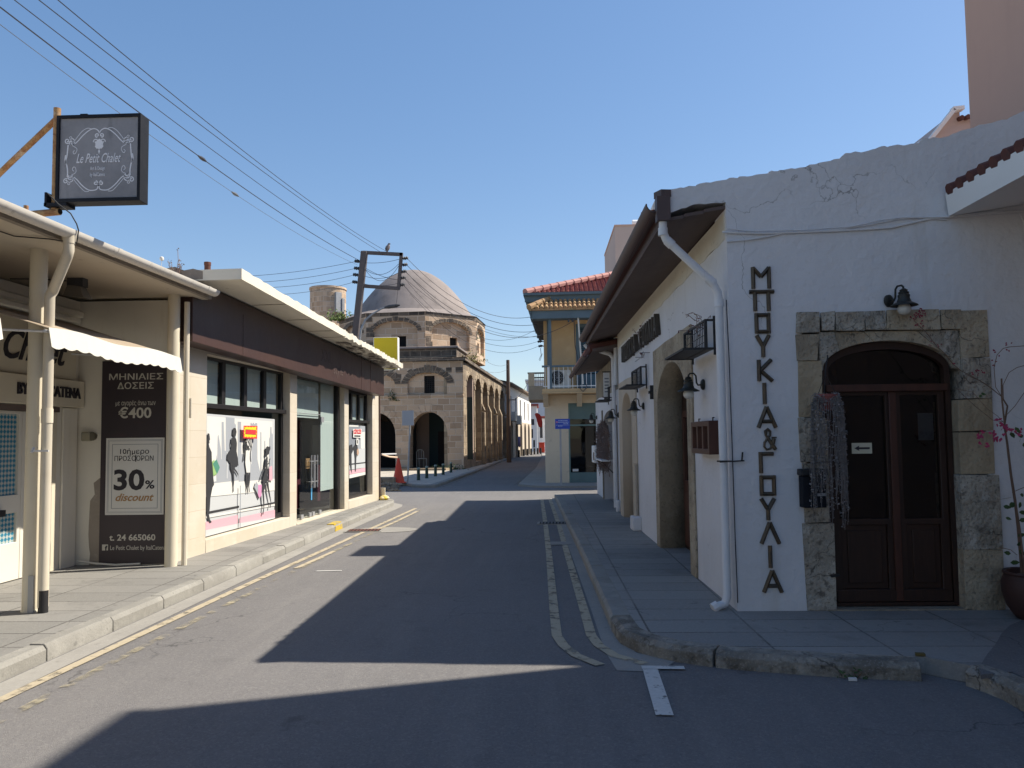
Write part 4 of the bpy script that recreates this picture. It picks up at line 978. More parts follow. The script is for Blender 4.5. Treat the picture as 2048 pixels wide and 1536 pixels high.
# ------------------------------------------------------------------ menu case
t = thing('menu_case', 'red-brown wooden menu case with three panes on the side wall near the corner', 'menu case', SF.p(.8, 1.65, 0))
b = MB(); b.prism(SF, ring(.44, 1.24, 1.47, 1.79), 0.0, .105, holes=[ring(.50, .69, 1.52, 1.74), ring(.74, .93, 1.52, 1.74), ring(.98, 1.17, 1.52, 1.74)])
b.build('case', wood_red, t, bevel=.004)
for a_ in (.50, .74, .98):
    b = MB(); b.fbox(SF, a_, a_ + .19, 1.52, 1.74, .02, .06); b.build('menu_sheet', cream_pale, t)
b = MB()
for u in (.5, 1.1): b.tube([SF.p(u, 1.785, .05), SF.p(u, 1.82, .05), SF.p(u + .03, 1.82, .03)], .006, 6)
b.build('hook', iron_black, t)

# ------------------------------------------------------------------ things by the front door
u0, v1 = FF.px(1603, 938, .1); u1, v0 = FF.px(1652, 1015, .1)
t = thing('letter_box', 'black metal letter box on the left stone jamb behind the dry hanging plant', 'letter box', FF.p(u0, v0, .02))
b = MB(); b.fbox(FF, u0, u1, v0, v1 - .06, .015, .12); b.build('body', navy, t, bevel=.006)
b = MB(); b.fbox(FF, u0 - .012, u1 + .012, v1 - .055, v1, .015, .14); b.build('lid', iron_black, t, bevel=.006)
b = MB(); b.fbox(FF, u0 + .12, u1 - .0, v0 + .1, v0 + .125, .12, .124); b.fbox(FF, u0 + .10, u1 - .06, v0 + .18, v0 + .185, .12, .124); b.build('name_plate', grey_metal, t)
t = thing('hanging_pot', 'faded pink hanging pot with long dry grey stems beside the front door', 'hanging pot', AY(1653, 800, 6.69))
pc = AY(1653, 812, 6.67)
b = MB(); b.lathe(pc, [(.055, -.04), (.06, -.035), (.088, .08), (.092, .08), (.094, .10), (.08, .10), (.078, .07)], 18); b.build('pot', pot_pink, t)
b = MB(); b.tube([AY(1655, 711, 6.84), AY(1655, 716, 6.73), pc + Vector((0, 0, .30)), pc + Vector((0, 0, .27))], .006, 5)
for a_ in range(3): b.tube([pc + Vector((0, 0, .28)), pc + Vector((.088 * math.cos(a_ * 2.1), .088 * math.sin(a_ * 2.1), .09))], .003, 4)
b.build('hanger', iron_black, t)
st = MB(); lf = MB()
for k in range(110):
    a_ = rnd.choice((3.0, 3.5, 3.9, 5.0, 5.5, 6.0, 6.2)) + rnd.gauss(0, .28); rr = .09
    p = pc + Vector((math.cos(a_) * rr, math.sin(a_) * rr * .8, .09 + rnd.uniform(-.01, .03)))
    side = rnd.uniform(0, 1)
    side_x = rnd.gauss(0, .022)
    ln = rnd.uniform(.25, 1.0) if rnd.random() < .45 else rnd.uniform(.7, 1.16)
    P = []
    for j in range(9):
        tt = j / 8
        P.append(p + Vector((math.cos(a_) * .035 * min(1, tt * 4) + side_x * tt + rnd.uniform(-.008, .008), -abs(math.sin(a_)) * .04 * min(1, tt * 4) + rnd.uniform(-.008, .008), -ln * tt + .03 * math.sin(min(tt * 6, math.pi)))))
    st.tube(P, .0021, 3, cap=False)
    for j in range(int(ln * 34)):
        q0 = rnd.uniform(.02, .99) * 8; i0 = int(q0); q = P[i0].lerp(P[min(i0 + 1, 8)], q0 - i0) + Vector((rnd.uniform(-1, 1), rnd.uniform(-1, 1), rnd.uniform(-1, 1))) * .014
        aa = Vector((rnd.uniform(-1, 1), rnd.uniform(-1, 1), rnd.uniform(-1, 1))).normalized(); cc = aa.orthogonal().normalized(); s_ = rnd.uniform(.003, .009)
        lf.poly([q - aa * s_ * 1.5, q + cc * s_, q + aa * s_ * 1.5, q - cc * s_])
st.build('stems', dry_grey, t); lf.build('foliage', dry_grey, t, smooth=False)
# arrow notice and paper on the door glass
u0, v1 = FF.px(1704, 886, DW); u1, v0 = FF.px(1745, 907, DW)
t = thing('arrow_notice', 'small pale notice with a black arrow pointing left on the door glass', 'notice', FF.p(u0, v0, DW))
b = MB(); b.fbox(FF, u0, u1, v0, v1, DW - .012, DW - .006); b.build('card', mk('card_paper', (0.62, 0.57, 0.42)), t)
mv, hh = (v0 + v1) / 2, (v1 - v0)
b = MB(); b.sheet(FF, [(u0 + .02, mv), (u0 + .065, mv + .024), (u0 + .06, mv + .009), (u1 - .02, mv + .009), (u1 - .02, mv - .009), (u0 + .06, mv - .009), (u0 + .065, mv - .024)], DW - .004); b.build('arrow', ink_dark, t)
u0, v1 = FF.px(1838, 826, DW); u1, v0 = FF.px(1871, 880, DW)
b = MB(); b.fbox(FF, u0, u1, v0, v1, DW - .03, DW - .027)
tag(b.build('paper_notice', mk('grey_paper', (0.33, 0.33, 0.36)), None, tuple(FF.p(u0, v0, DW - .03))), 'pale sheet of paper stuck inside the right door pane', 'notice')
# bougainvillea in a pot
bp_ = Vector((3.99, 6.53, Z0))
t = thing('bougainvillea_pot', 'round dark terracotta pot at the right edge growing a tall bare bougainvillea', 'potted plant', bp_)
b = MB(); b.lathe(bp_, [(.11, 0), (.13, .01), (.19, .10), (.225, .22), (.225, .30), (.205, .36), (.215, .375), (.21, .39), (.185, .385), (.18, .33)], 28); b.build('pot', terracotta_dark, t)
b = MB(); b.lathe(bp_, [(.01, .30), (.19, .335), (.19, .34), (.01, .345)], 20); b.build('soil', dirt, t)
Yb = 6.55
st = MB()
def pth(l, y0=Yb, y1=Yb): return [AY(q[0], q[1], y0 + (y1 - y0) * k / (len(l) - 1)) for k, q in enumerate(l)]
main = [(2046, 1165), (2042, 1120), (2036, 1050), (2030, 1000), (2022, 950), (2015, 890), (2009, 850), (2015, 812), (2003, 793)]
st.tube(pth(main), [.013, .012, .012, .011, .010, .009, .008, .007, .006], 7)
st.tube(pth([(2052, 1165), (2040, 1060), (2028, 985), (2017, 915), (2012, 870), (2004, 800), (2003, 757)], 6.51, 6.53), .007, 6)
st.tube(pth([(2003, 793), (1973, 769), (1941, 751), (1921, 741), (1905, 727), (1890, 707), (1873, 692), (1851, 663), (1838, 651), (1828, 641), (1838, 630)], Yb, 6.67), .0035, 5)
st.tube(pth([(2003, 793), (1985, 778), (1960, 762), (1930, 748)], Yb, 6.67), .003, 5)
st.tube(pth([(2003, 793), (1991, 774), (1988, 735), (1994, 710), (2006, 697), (2018, 694), (2032, 693), (2060, 691)]), .003, 5)
st.tube(pth([(2007, 800), (2006, 770), (2018, 745), (2034, 735), (2060, 728)]), .0028, 5)
st.tube(pth([(2012, 845), (1985, 840), (1950, 812), (1921, 785), (1915, 777)], Yb, 6.67), .0025, 5)
st.tube(pth([(2012, 850), (1995, 832), (1975, 818), (1945, 784), (1912, 778)], Yb, 6.67), .0022, 5)
st.tube(pth([(2013, 830), (2030, 812), (2045, 790), (2060, 770)]), .0025, 5)
st.tube(pth([(2034, 1110), (2022, 1100), (2010, 1097), (1998, 1094)]), .0025, 5)
st.tube(pth([(2024, 985), (2040, 978), (2055, 972)]), .0025, 5); st.tube(pth([(2022, 995), (2005, 998), (1993, 999)]), .0015, 4)
st.build('stem', bark, t)
lf = MB(); fl = MB()
def leaf(mb, c, s, n=7):
    a_ = Vector((rnd.uniform(-1, 1), rnd.uniform(-.5, .1), rnd.uniform(-1, .3))).normalized(); c2 = a_.cross(Vector((rnd.uniform(-.4, .4), -1, rnd.uniform(-.4, .4)))).normalized()
    mb.poly([c - a_ * s, c - a_ * s * .4 + c2 * s * .6, c + a_ * s * .3 + c2 * s * .55, c + a_ * s * 1.1, c + a_ * s * .3 - c2 * s * .55, c - a_ * s * .4 - c2 * s * .6])
for x, y, s in ((2025, 870, .03), (2035, 860, .03), (2040, 880, .03), (2042, 872, .026), (2014, 1014, .028), (2024, 1010, .035), (2017, 1037, .022), (2045, 1025, .03), (2043, 1070, .03), (2015, 1106, .028), (2030, 1125, .034), (2044, 1105, .03), (2038, 1088, .03), (1961, 792, .018), (1967, 788, .02), (2040, 1010, .03), (2046, 1040, .03), (2048, 890, .03), (2044, 990, .025)):
    leaf(lf, AY(x, y, Yb - rnd.uniform(0, .05)), s)
for x, y, n in ((1962, 866, 7), (1961, 880, 6), (1973, 892, 3), (1986, 866, 6), (1999, 845, 7), (2001, 876, 6), (2008, 855, 7), (2026, 860, 6), (2038, 865, 6), (2012, 862, 6), (1990, 880, 4)):
    for k in range(n): leaf(fl, AY(x + rnd.uniform(-7, 7), y + rnd.uniform(-7, 7), Yb - .03 + rnd.uniform(-.03, .03)), .016)
lf.build('foliage', leaf_green, t, smooth=False); fl.build('flowers', bract_pink, t, smooth=False)
fl = MB()
for x, y, n in ((1838, 629, 16), (1845, 624, 12), (1828, 636, 8), (1842, 645, 5), (1836, 652, 5), (1951, 747, 6), (1961, 746, 5), (1905, 727, 2), (1866, 684, 4), (1994, 707, 4), (2018, 694, 5), (1988, 728, 4), (1875, 694, 3)):
    for k in range(n): leaf(fl, AY(x + rnd.uniform(-8, 8), y + rnd.uniform(-8, 8), 6.77 if x < 1900 else 6.57), .010)
fl.build('dry_flowers', mk('faded_bracts', (0.22, 0.02, 0.045)), t, smooth=False)

# ================================================================== LOW STONE HOUSE beyond the white house
LH = thing('stone_house', 'low house of bare stone over a white lower wall with clay tiled eave', 'house', SF.p(11, .118, -1))
HE = 14.3; HN0, HN1 = SF.px(1232, 950)[0], SF.px(1206, 950)[0]; VC = (HN0 + HN1) / 2
b = MB(); b.prism(SF, [(8.6, Z0), (HN0, Z0), (HN0, 1.95)] + arch(HN0, HN1, Z0, 1.95, 2.25, 8)[1:-1] + [(HN1, 1.95), (HN1, Z0), (HE, Z0), (HE, 2.62), (13.2, 2.66), (12, 2.62), (8.6, 2.62)], -.4, -.03)
b.build('lower_wall', plaster_white, LH)
b = MB(); b.prism(SF, [(8.57, 2.62), (12, 2.62), (13.2, 2.66), (HE - .02, 2.62), (HE - .02, 3.36), (8.57, 3.36)], -.42, -.05); b.fbox(SF, HE - .42, HE - .02, Z0, 3.36, -5, -.43); b.build('upper_wall', jamb_stone, LH)
rf = MB(); rf.hexa([SF.p(u, z, w) for (u, z, w) in ((8.57, 3.37, .5), (14.6, 3.37, .5), (14.6, 4.3, -4.6), (8.57, 4.3, -4.6), (8.57, 3.42, .5), (14.6, 3.42, .5), (14.6, 4.35, -4.6), (8.57, 4.35, -4.6))])
ro = rf.build('roof', soffit_brown, LH)
tl = MB()
for k in range(30): tl.tube([SF.p(8.7 + k * .2, 3.45, .56), SF.p(8.7 + k * .2, 4.38, -4.6)], .085, 7)
tl.build('roof_tile_rows', tile_dark, ro)
g_ = MB(); gutter(g_, SF, 8.9, 14.6, .62, 3.34, .06); g_.build('gutter', gutter_brown, LH)
b = MB(); b.tube([SF.p(9.3, 3.6, .60), SF.p(9.3, 3.54, .56), SF.p(9.1, 3.36, .10), SF.p(9.08, 3.28, .04), SF.p(9.08, .2, .04)], .045, 10); b.tube([SF.p(8.8, 3.66, .0), SF.p(8.8, 2.7, .02)], .05, 8); b.build('downpipe', pipe_white, LH)
b = MB(); b.fbox(SF, 9.5, 9.62, 2.7, 3.5, -.04, .04); b.build('post_strip', soffit_brown, LH)
b = MB(); b.prism(SF, [(HN0 - .1, Z0), (HN1 + .1, Z0), (HN1 + .1, 2.3), (HN0 - .1, 2.3)], -.35, -.28); b.build('door', wood_dark, LH)
b = MB(); b.fbox(SF, HN0 - .16, HN0 - .01, Z0, 2.3, -.03, .0); b.fbox(SF, HN1 + .01, HN1 + .14, Z0, 2.3, -.03, .0); b.build('door_surround', jamb_stone, LH)
b = MB(); b.fbox(SF, 8.9, HN0 - .3, Z0, .36, -.03, .05); b.build('plinth', plaster_white, LH, bevel=.02)
t = thing('dead_vine', 'large matted brown dead vine hanging over the stone house doorway', 'plant', SF.p(VC, 1.9, .05))
st = MB(); lf = MB()
for k in range(260):
    u = rnd.gauss(VC, .55); u = min(max(u, VC - 1.3), VC + 1.2)
    zt = 2.0 - abs(u - VC) * .18 + rnd.uniform(-.08, .05); ln = rnd.uniform(.4, 1.05)
    P = [SF.p(u + rnd.uniform(-.03, .03), zt - ln * j / 5, .06 + rnd.uniform(0, .12)) for j in range(6)]
    st.tube(P, .007, 3, cap=False)
    for j in range(16):
        q = SF.p(u + rnd.uniform(-.06, .06), zt - ln * rnd.random(), .06 + rnd.uniform(0, .16)); aa = Vector((rnd.uniform(-1, 1), rnd.uniform(-1, 1), rnd.uniform(-1, 1))).normalized(); cc = aa.orthogonal()
        lf.poly([q - aa * .016, q + cc * .008, q + aa * .016, q - cc * .008])
st.build('stems', dry_brown, t); lf.build('foliage', dry_brown, t, smooth=False)
t = thing('wall_shelf', 'white fold-out shelf on black brackets under the dead vine', 'shelf', SF.p(VC - .4, 1.15, 0))
b = MB(); b.fbox(SF, VC - 1.1, VC + .4, 1.12, 1.15, -.02, .26); b.build('board', white_clean, t)
b = MB()
for u in (VC - .9, VC + .2): b.bar(SF.p(u, 1.115, .24), SF.p(u, .85, -.02), .02, .02); 
b.build('bracket', iron_black, t)
t = thing('meter_box', 'white meter box low on the street end of the stone house', 'meter box', SF.p(12.9, 1.1, 0))
b = MB(); b.fbox(SF, 13.0, 13.8, .98, 1.42, -.03, .14); b.build('body', white_clean, t, bevel=.01)
b = MB(); b.fbox(SF, 13.05, 13.25, 1.05, 1.25, .14, .15); b.build('window', black_frame, t)
t = thing('projecting_sign', 'small white projecting board hanging under the stone house eave', 'sign', SF.p(10.6, 2.8, .2))
PS = SF.px(1213, 772, .13)[0]
b = MB(); b.fbox(SF, PS, PS + .05, 2.5, 3.02, .06, .19); b.build('board', white_clean, t)
b = MB(); b.bar(SF.p(PS + .02, 3.04, -.05), SF.p(PS + .02, 3.04, .22), .02, .02); b.bar(SF.p(PS + .02, 2.48, -.05), SF.p(PS + .02, 2.5, .22), .02, .02); b.build('bracket', iron_black, t)
b = MB()
for k in range(5): b.fbox(SF, PS - .005, PS, 2.60 + k * .07, 2.625 + k * .07, .08, .17)
b.build('print', ink_slate, t)

# ================================================================== SALMON BUILDING, right edge
PB = thing('salmon_building', 'tall salmon pink rendered building rising behind the whitewashed gable at the right edge', 'building', (8, 3, 0))
b = MB(); b.box(5.05, 13, 7.9, 9.0, 0.0, 6.95); b.box(5.05, 13, 7.271, 7.899, 0.0, 4.6); b.box(5.05, 13, -8, 7.27, 4.2, 9.0); b.box(4.5, 12.9, -7.9, 6.84, 0.0, 4.19)  # unseen tall near block and low gap are shaped to fit the road's shadow edge
b.build('wall', pink_wall, PB)
b = MB(); b.box(5.02, 13, -8.03, 7.30, 9.001, 9.08); b.box(5.02, 13, 7.87, 9.03, 6.951, 7.02); b.build('parapet_coping', pink_grey, PB)
# tiled eave with a white fascia along its street side
e0, e1 = AY(1891, 383, 6.855), AY(1900, 432, 6.855)
xe = e0.x
b = MB(); b.hexa([(xe, -8, e1.z), (4.49, -8, e1.z + .12), (4.49, 6.86, e1.z + .12), (xe + .02, 6.86, e1.z), (xe, -8, e0.z - .02), (4.49, -8, e0.z + .2), (4.49, 6.86, e0.z + .2), (xe, 6.86, e0.z - .02)])
ev = b.build('eave', white_clean, PB)
tl = MB()
y = 6.78
while y > 2.0:
    tl.tube([(xe - .01, y, e0.z - .01), (4.3, y - .02, e0.z + .24)], [.055, .05], 8); y -= .165
tl.build('eave_tiles', tile_dark, ev)
PA = thing('pink_stair_tower', 'pale pink gable with a sloping coping seen past the salmon building', 'building', AY(1900, 300, 12.5))
q = [AY(x, y_, 12.5) for x, y_ in ((1800, 350), (1863, 280), (1905, 226), (1919, 224), (1920, 236), (1950, 231), (2000, 231), (2000, 420), (1800, 420))]
b = MB(); b.extr([(p.x, p.z) for p in q[:3]] + [(q[3].x, q[3].z), (q[4].x, q[4].z), (q[6].x, q[6].z), (q[7].x, q[7].z), (q[8].x, q[8].z)], [], lambda x, z: Vector((x, 15.5, z)), lambda x, z: Vector((x, 12.5, z)))
b.build('wall', pink_grey, PA)
b = MB(); b.bar(q[1] + Vector((-.5, -.06, -.56)), q[2] + Vector((-.02, -.06, .02)), .12, .06); b.bar(q[2] + Vector((-.04, -.06, .03)), q[3] + Vector((.02, -.06, .03)), .12, .06); b.build('coping', white_clean, PA)
b = MB()
for k in range(8): b.tube([(q[4].x - .02 + k * .10, 12.40, q[4].z - .03 + k * .012), (q[4].x - .02 + k * .10, 13.2, q[4].z + .05 + k * .012)], .04, 7)
b.build('roof_tiles', tile_dark, PA)

# ================================================================== CLOTHING SHOP, left
CS = thing('clothing_shop', 'single storey clothing shop with brown fascia and thick cream roof slab', 'shop', XF.p(5, 0, -2))
X = lambda x, y, w=0.0: XF.px(x, y, w)
UEND = 9.80
vs_ = 2.86                                            # top of the openings
gr = -0.16                                            # glass plane
# pillars and low wall
pu = [(0.0, X(413, 900)[0]), (X(578, 900)[0], X(594, 900)[0]), (X(675, 900)[0], X(696, 900)[0]), (X(745, 900)[0], UEND)]
pu[1] = (X(580, 900)[0], X(594, 900)[0]); pu[2] = (X(689, 900)[0], X(697.5, 900)[0])
# pillar faces: the reveal facing the camera is what shows left of each lit face
for k, (a_, c_) in enumerate(pu):
    mb = MB(); mb.fbox(XF, a_, c_, 0.11, 3.38, -.34, 0.0); mb.build('pillar', travertine, CS, bevel=.008)
sill = [(pu[0][1], pu[1][0], .30), (pu[1][1], pu[2][0], .15), (pu[2][1], pu[3][0], .30)]
mb = MB()
for a_, c_, h in sill: mb.fbox(XF, a_, c_, 0.11, h, -.30, 0.012 if h < .2 else .004)
mb.fbox(XF, 0, UEND, 2.87, 3.32, -.33, -.01)
mb.build('low_wall', travertine, CS, bevel=.006)
mb = MB(); mb.fbox(XF, 0, UEND, .0, 3.42, -7.2, -7.0); mb.fbox(XF, UEND - .2, UEND - .01, .0, 3.42, -7, -.35); mb.fbox(XF, 0.01, .2, .0, 3.6, -7, -.35); mb.build('wall', cream, CS)
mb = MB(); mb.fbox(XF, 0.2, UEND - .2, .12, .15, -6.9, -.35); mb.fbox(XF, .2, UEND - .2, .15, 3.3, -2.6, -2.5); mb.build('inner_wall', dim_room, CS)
# fascia
FW = .28
fa, fb = X(385, 660, FW)[0], X(768, 770, FW)[0]
f0, f1 = X(385, 683, FW)[1], X(768, 792, FW)[1]
mb = MB(); mb.hexa([XF.p(u, v, w) for (u, v, w) in ((fa, f0, .005), (fb, f1, .005), (fb, f1, FW), (fa, f0, FW), (fa, 3.72, .005), (fb, 3.42, .005), (fb, 3.42, FW), (fa, 3.72, FW))]); fas = mb.build('fascia', brown_panel, CS, bevel=.006)
mb = MB()
for u in (X(486, 690, FW)[0], X(723, 750, FW)[0], X(741, 755, FW)[0]): mb.fbox(XF, u, u + .015, f0 + (f1 - f0) * (u - fa) / (fb - fa), 3.5, FW - .01, FW + .005)
mb.build('seam', brown_trim, fas)
cm = (X(641, 712, FW)[0] + X(668, 720, FW)[0]) / 2
ink_fade = mk('faded_fascia_letters', (0.088, 0.062, 0.055), [], 0.6)
text('lettering', 'XXL', XF, cm - .03, X(655, 725, FW)[1], FW, ink_fade, fas, size=.24, width=.62, depth=.004)
text('lettering', 'style', XF, cm + .65, X(670, 748, FW)[1], FW, ink_fade, fas, size=.22, width=.62, depth=.004, shear=.3)
# roof slab with a broken front edge
rs = MB()
RO, RT, RB = .86, 3.87, 3.73
SLP = -.03
pts = [(-.02, -7.3), (-.02, RO)]
front = []
u = -.02
RE = 9.75
while u < RE:
    amp_ = .004 if u < 4.6 else .05
    front.append((u, RO - .022 * u + rnd.uniform(-amp_, amp_ * .4)))
    u += .12 if u < 4.6 else .09
front = front[1:]
outl = [(-.02, -7.3), (-.02, RO)] + front + [(RE, -7.3)]
rs.extr(outl, [], lambda a_, c_: XF.p(a_, RB + SLP * a_ + rnd.uniform(0, .004) + (.035 * rnd.random() if a_ > 4.6 and c_ > .5 else 0), c_), lambda a_, c_: XF.p(a_, RT + SLP * a_ + (rnd.uniform(-.018, .006) if c_ > .5 else 0), c_))
roof_o = rs.build('roof_slab', [cornice_white], CS)
cr = MB()
for k in range(46):
    u = 5.0 + rnd.random() * 4.5; w = rnd.uniform(.32, .60)
    s_ = rnd.uniform(.04, .16)
    cr.poly([XF.p(u + s_ * math.cos(a_) * rnd.uniform(.6, 1.4), RB - .003 - .0004 * (k % 5) + SLP * (u + s_ * math.cos(a_)), w + s_ * .5 * math.sin(a_) * rnd.uniform(.6, 1.2)) for a_ in [j * math.pi / 4 for j in range(8)]])
for u, w0, w1 in ((1.55, .3, .82), (2.8, .35, .75), (3.9, .3, .77), (4.6, .3, .72), (5.9, .3, .70), (7.2, .3, .66), (8.4, .3, .64)):
    cr.fbox(XF, u, u + .018, RB + SLP * u - .005, RB + SLP * u - .001, w0, w1)
cr.build('spalled_patches', fascia_concrete, roof_o)
# windows
def shop_window(u0, u1, v0, nlights, tv0, tv1, split):
    t_ = MB()
    t_.prism(XF, ring(u0, u1, v0, vs_ + .06), gr - .03, gr + .03, holes=[ring(u0 + .05, u1 - .07, v0 + .09, tv0 - .05)] + [ring(u0 + .03 + (u1 - u0 - .06) * k / nlights + .05, u0 + .03 + (u1 - u0 - .06) * (k + 1) / nlights - .06, tv0 + .02, tv1) for k in range(nlights)])
    t_.fbox(XF, u0, u1, tv0 - .05, tv0 + .015, gr + .03, gr + .09)
    w_ = t_.build('window_frame', black_frame, CS, bevel=.004)
    g_ = MB(); g_.sheet(XF, ring(u0 + .04, u1 - .04, v0 + .08, vs_ + .03), gr); g_.build('pane', glass_shop, w_)
    return w_
w1 = shop_window(pu[0][1] + .003, pu[1][0] - .003, .30, 4, X(480, 815, gr)[1], X(480, 733, gr)[1], 2)
w2 = shop_window(pu[2][1] + .003, pu[3][0] - .003, .30, 3, X(718, 842, gr)[1], X(718, 790, gr)[1], 1)
mb = MB()
tv0, tv1 = X(480, 815, gr)[1], X(480, 733, gr)[1]
a_, c_ = pu[0][1], pu[1][0]
for k in range(4):
    s0 = a_ + .03 + (c_ - a_ - .06) * k / 4
    mb.fbox(XF, s0 + .05 + .28 * (k == 0), s0 + (c_ - a_ - .06) / 4 - .09 - .06 * (k == 3), tv0 - .02, tv1 + .05, gr - .035, gr - .03)
mb.build('window_blind', curtain_white, CS)
mb = MB()
a_, c_ = pu[2][1], pu[3][0]
for k in range(3):
    s0 = a_ + .03 + (c_ - a_ - .06) * k / 3
    mb.fbox(XF, s0 + .06, s0 + (c_ - a_ - .06) / 3 - .12, X(718, 840, gr)[1], X(718, 795, gr)[1], gr - .035, gr - .03)
mb.build('window_blind', curtain_white, CS)
# glazed entrance
a_, c_ = pu[1][1], pu[2][0]
eg = MB()
eg.fbox(XF, c_ - .12, c_ - .003, .15, vs_ + .05, gr - .04, gr + .05); eg.fbox(XF, a_ + .003, c_ - .12, vs_ - .03, vs_ + .05, gr - .03, gr + .03)
ef = eg.build('door_frame', black_frame, CS)
dt = X(620, 842, gr)[1]
dsx = [X(599, 900, gr)[0], X(622, 900, gr)[0], X(641.5, 900, gr)[0]]
eg = MB(); eg.sheet(XF, ring(a_, c_ - .12, dt + .01, vs_ - .03), gr); eg.sheet(XF, ring(dsx[2] + .01, c_ - .12, .15, dt), gr); eg.build('pane', glass_shop, ef)
for k in (0, 1):
    eg = MB(); eg.sheet(XF, ring(dsx[k] + .004, dsx[k + 1] - .004, .17, dt), gr + .004); dl = eg.build('door_leaf', glass_shop, CS)
    eg = MB(); s_ = dsx[1] + (-.10 if k == 0 else .10)
    for q in (s_ - .07, s_ + .07): eg.tube([XF.p(q, .72, gr + .07), XF.p(q, 1.36, gr + .07)], .014, 8)
    for v in (.84, 1.24): eg.tube([XF.p(s_ - .11, v, gr + .07), XF.p(s_ + .11, v, gr + .07)], .008, 6); eg.tube([XF.p(s_, v, gr), XF.p(s_, v, gr + .07)], .008, 6)
    eg.build('handle', grey_metal, dl)
    eg = MB(); eg.fbox(XF, dsx[k] + .03, dsx[k] + .15, .165, .24, gr - .01, gr + .03); eg.fbox(XF, dsx[k + 1] - .15, dsx[k + 1] - .03, .165, .24, gr - .01, gr + .03); eg.build('patch_fitting', grey_metal, dl)
eg = MB(); eg.tube([XF.p(a_ + .03, dt + .14, gr + .01), XF.p(dsx[2] - .02, dt + .14, gr + .01)], .008, 5); eg.fbox(XF, a_ + .10, a_ + .26, dt - .01, dt + .12, gr - .01, gr + .02); eg.fbox(XF, dsx[2] - .02, dsx[2] + .14, dt - .01, dt + .1, gr - .01, gr + .02); eg.build('patch_fitting', grey_metal, ef)
eg = MB(); eg.fbox(XF, a_ + .02, dsx[2] - .08, dt + .06, vs_ - .04, gr - .035, gr - .025); eg.fbox(XF, dsx[2] + .06, c_ - .20, X(655, 980, gr)[1], vs_ - .04, gr - .035, gr - .025); eg.build('door_blind', curtain_white, CS)
eg = MB(); eg.fbox(XF, dsx[2] - .3, c_ + .4, .15, 2.1, gr - 1.0, gr - .95); eg.fbox(XF, pu[2][1], pu[3][0] - .6, .3, 1.1, gr - .6, gr - .55); eg.build('maroon_display_panel', maroon, CS)
eg = MB(); eg.fbox(XF, pu[2][1] + .5, pu[3][0], .3, 2.0, gr - .9, gr - .85); eg.build('display_back_panel', soffit_cream, CS)
eg = MB(); eg.fbox(XF, dsx[1] - .02, dsx[1] + .04, .48, .92, gr + .008, gr + .011)
ot = eg.build('door_sticker', ink_skyblue, CS)
eg = MB(); eg.fbox(XF, dsx[1] - .015, dsx[1] + .035, .78, .91, gr + .0115, gr + .0125); eg.build('print', paper_white, ot)
eg = MB(); eg.fbox(XF, dsx[0] + .38, dsx[0] + .60, 1.1, 1.3, gr - .02, gr - .015)
tag(eg.build('door_card', mk('tan_card', (0.36, 0.2, 0.09)), None, tuple(XF.p(dsx[0] + .4, 1.2, gr))), 'small tan card stuck inside the glass shop door', 'notice')
# brown corner trim and a rusty flue pipe on the roof
eg = MB(); eg.fbox(XF, UEND, UEND + .06, .1, f0 + .1, -.12, .03); eg.build('corner_trim', brown_trim, CS)
q = AY(415, 540, 11.0)
eg = MB(); eg.lathe((q.x, q.y, RT - .06), [(.045, 0), (.045, .43), (.05, .43), (.05, .475), (.03, .48)], 14)
tag(eg.build('flue_pipe', rust_dark, None, (q.x, q.y, RT - .06)), 'short rusty flue pipe standing on the clothing shop roof', 'pipe')
# rough concrete lump and weeds at the near roof end
eg = MB()
q = AY(365, 545, 9.68)
eg.extr([(0, 0), (.55, 0), (.56, .10), (.42, .14), (.3, .12), (.18, .17), (.05, .15), (-.06, .08)], [], lambda x, z: Vector((q.x - .28 + x, 10.1, RB + .02 + z)), lambda x, z: Vector((q.x - .28 + x, 9.68, RB + .02 + z)))
eg.build('broken_roof_edge', fascia_concrete, roof_o)
wp = AY(352, 552, 9.62)
t = thing('roof_weed', 'spindly reddish weed growing on the roof edge beside the white gutter end', 'weed', wp)
st = MB(); lf = MB()
for k in range(9):
    h = (.34, .2, .16, .22, .12, .14, .1, .18, .1)[k]; x = rnd.uniform(-.12, .1)
    if k == 0: x = .02
    P = [wp + Vector((x * .4 + x * j / 5 + rnd.uniform(-.012, .012), rnd.uniform(-.02, .02), h * j / 5)) for j in range(6)]
    st.tube(P, .0035, 4)
    for j in range(12 if k < 4 else 6):
        qd = P[rnd.randrange(1, 6)] + Vector((rnd.uniform(-1, 1), rnd.uniform(-1, 1), rnd.uniform(-1, 1))) * .02
        aa = Vector((rnd.uniform(-1, 1), rnd.uniform(-1, 1), rnd.uniform(-1, 1))).normalized(); cc = aa.orthogonal(); s_ = rnd.uniform(.006, .013)
        lf.poly([qd - aa * s_, qd + cc * s_ * .6, qd + aa * s_, qd - cc * s_ * .6])
st.build('stem', dry_brown, t); lf.build('foliage', mk('weed_red_green', (0.10, 0.075, 0.04), [(30, .45, .6, (.16, .04, .06), .8)]), t, smooth=False)
b = MB(); b.tube([wp + Vector((-.2, 0, 0)), wp + Vector((-.19, 0, .2))], .003, 4); b.lathe(wp + Vector((-.19, 0, .2)), [(.004, 0), (.022, .01), (.028, .03), (.022, .05), (.004, .06)], 10)
tag(b.build('dandelion_clock', paper_white, None, tuple(wp + Vector((-.2, 0, 0)))), 'white dandelion seed head on the roof edge', 'weed')

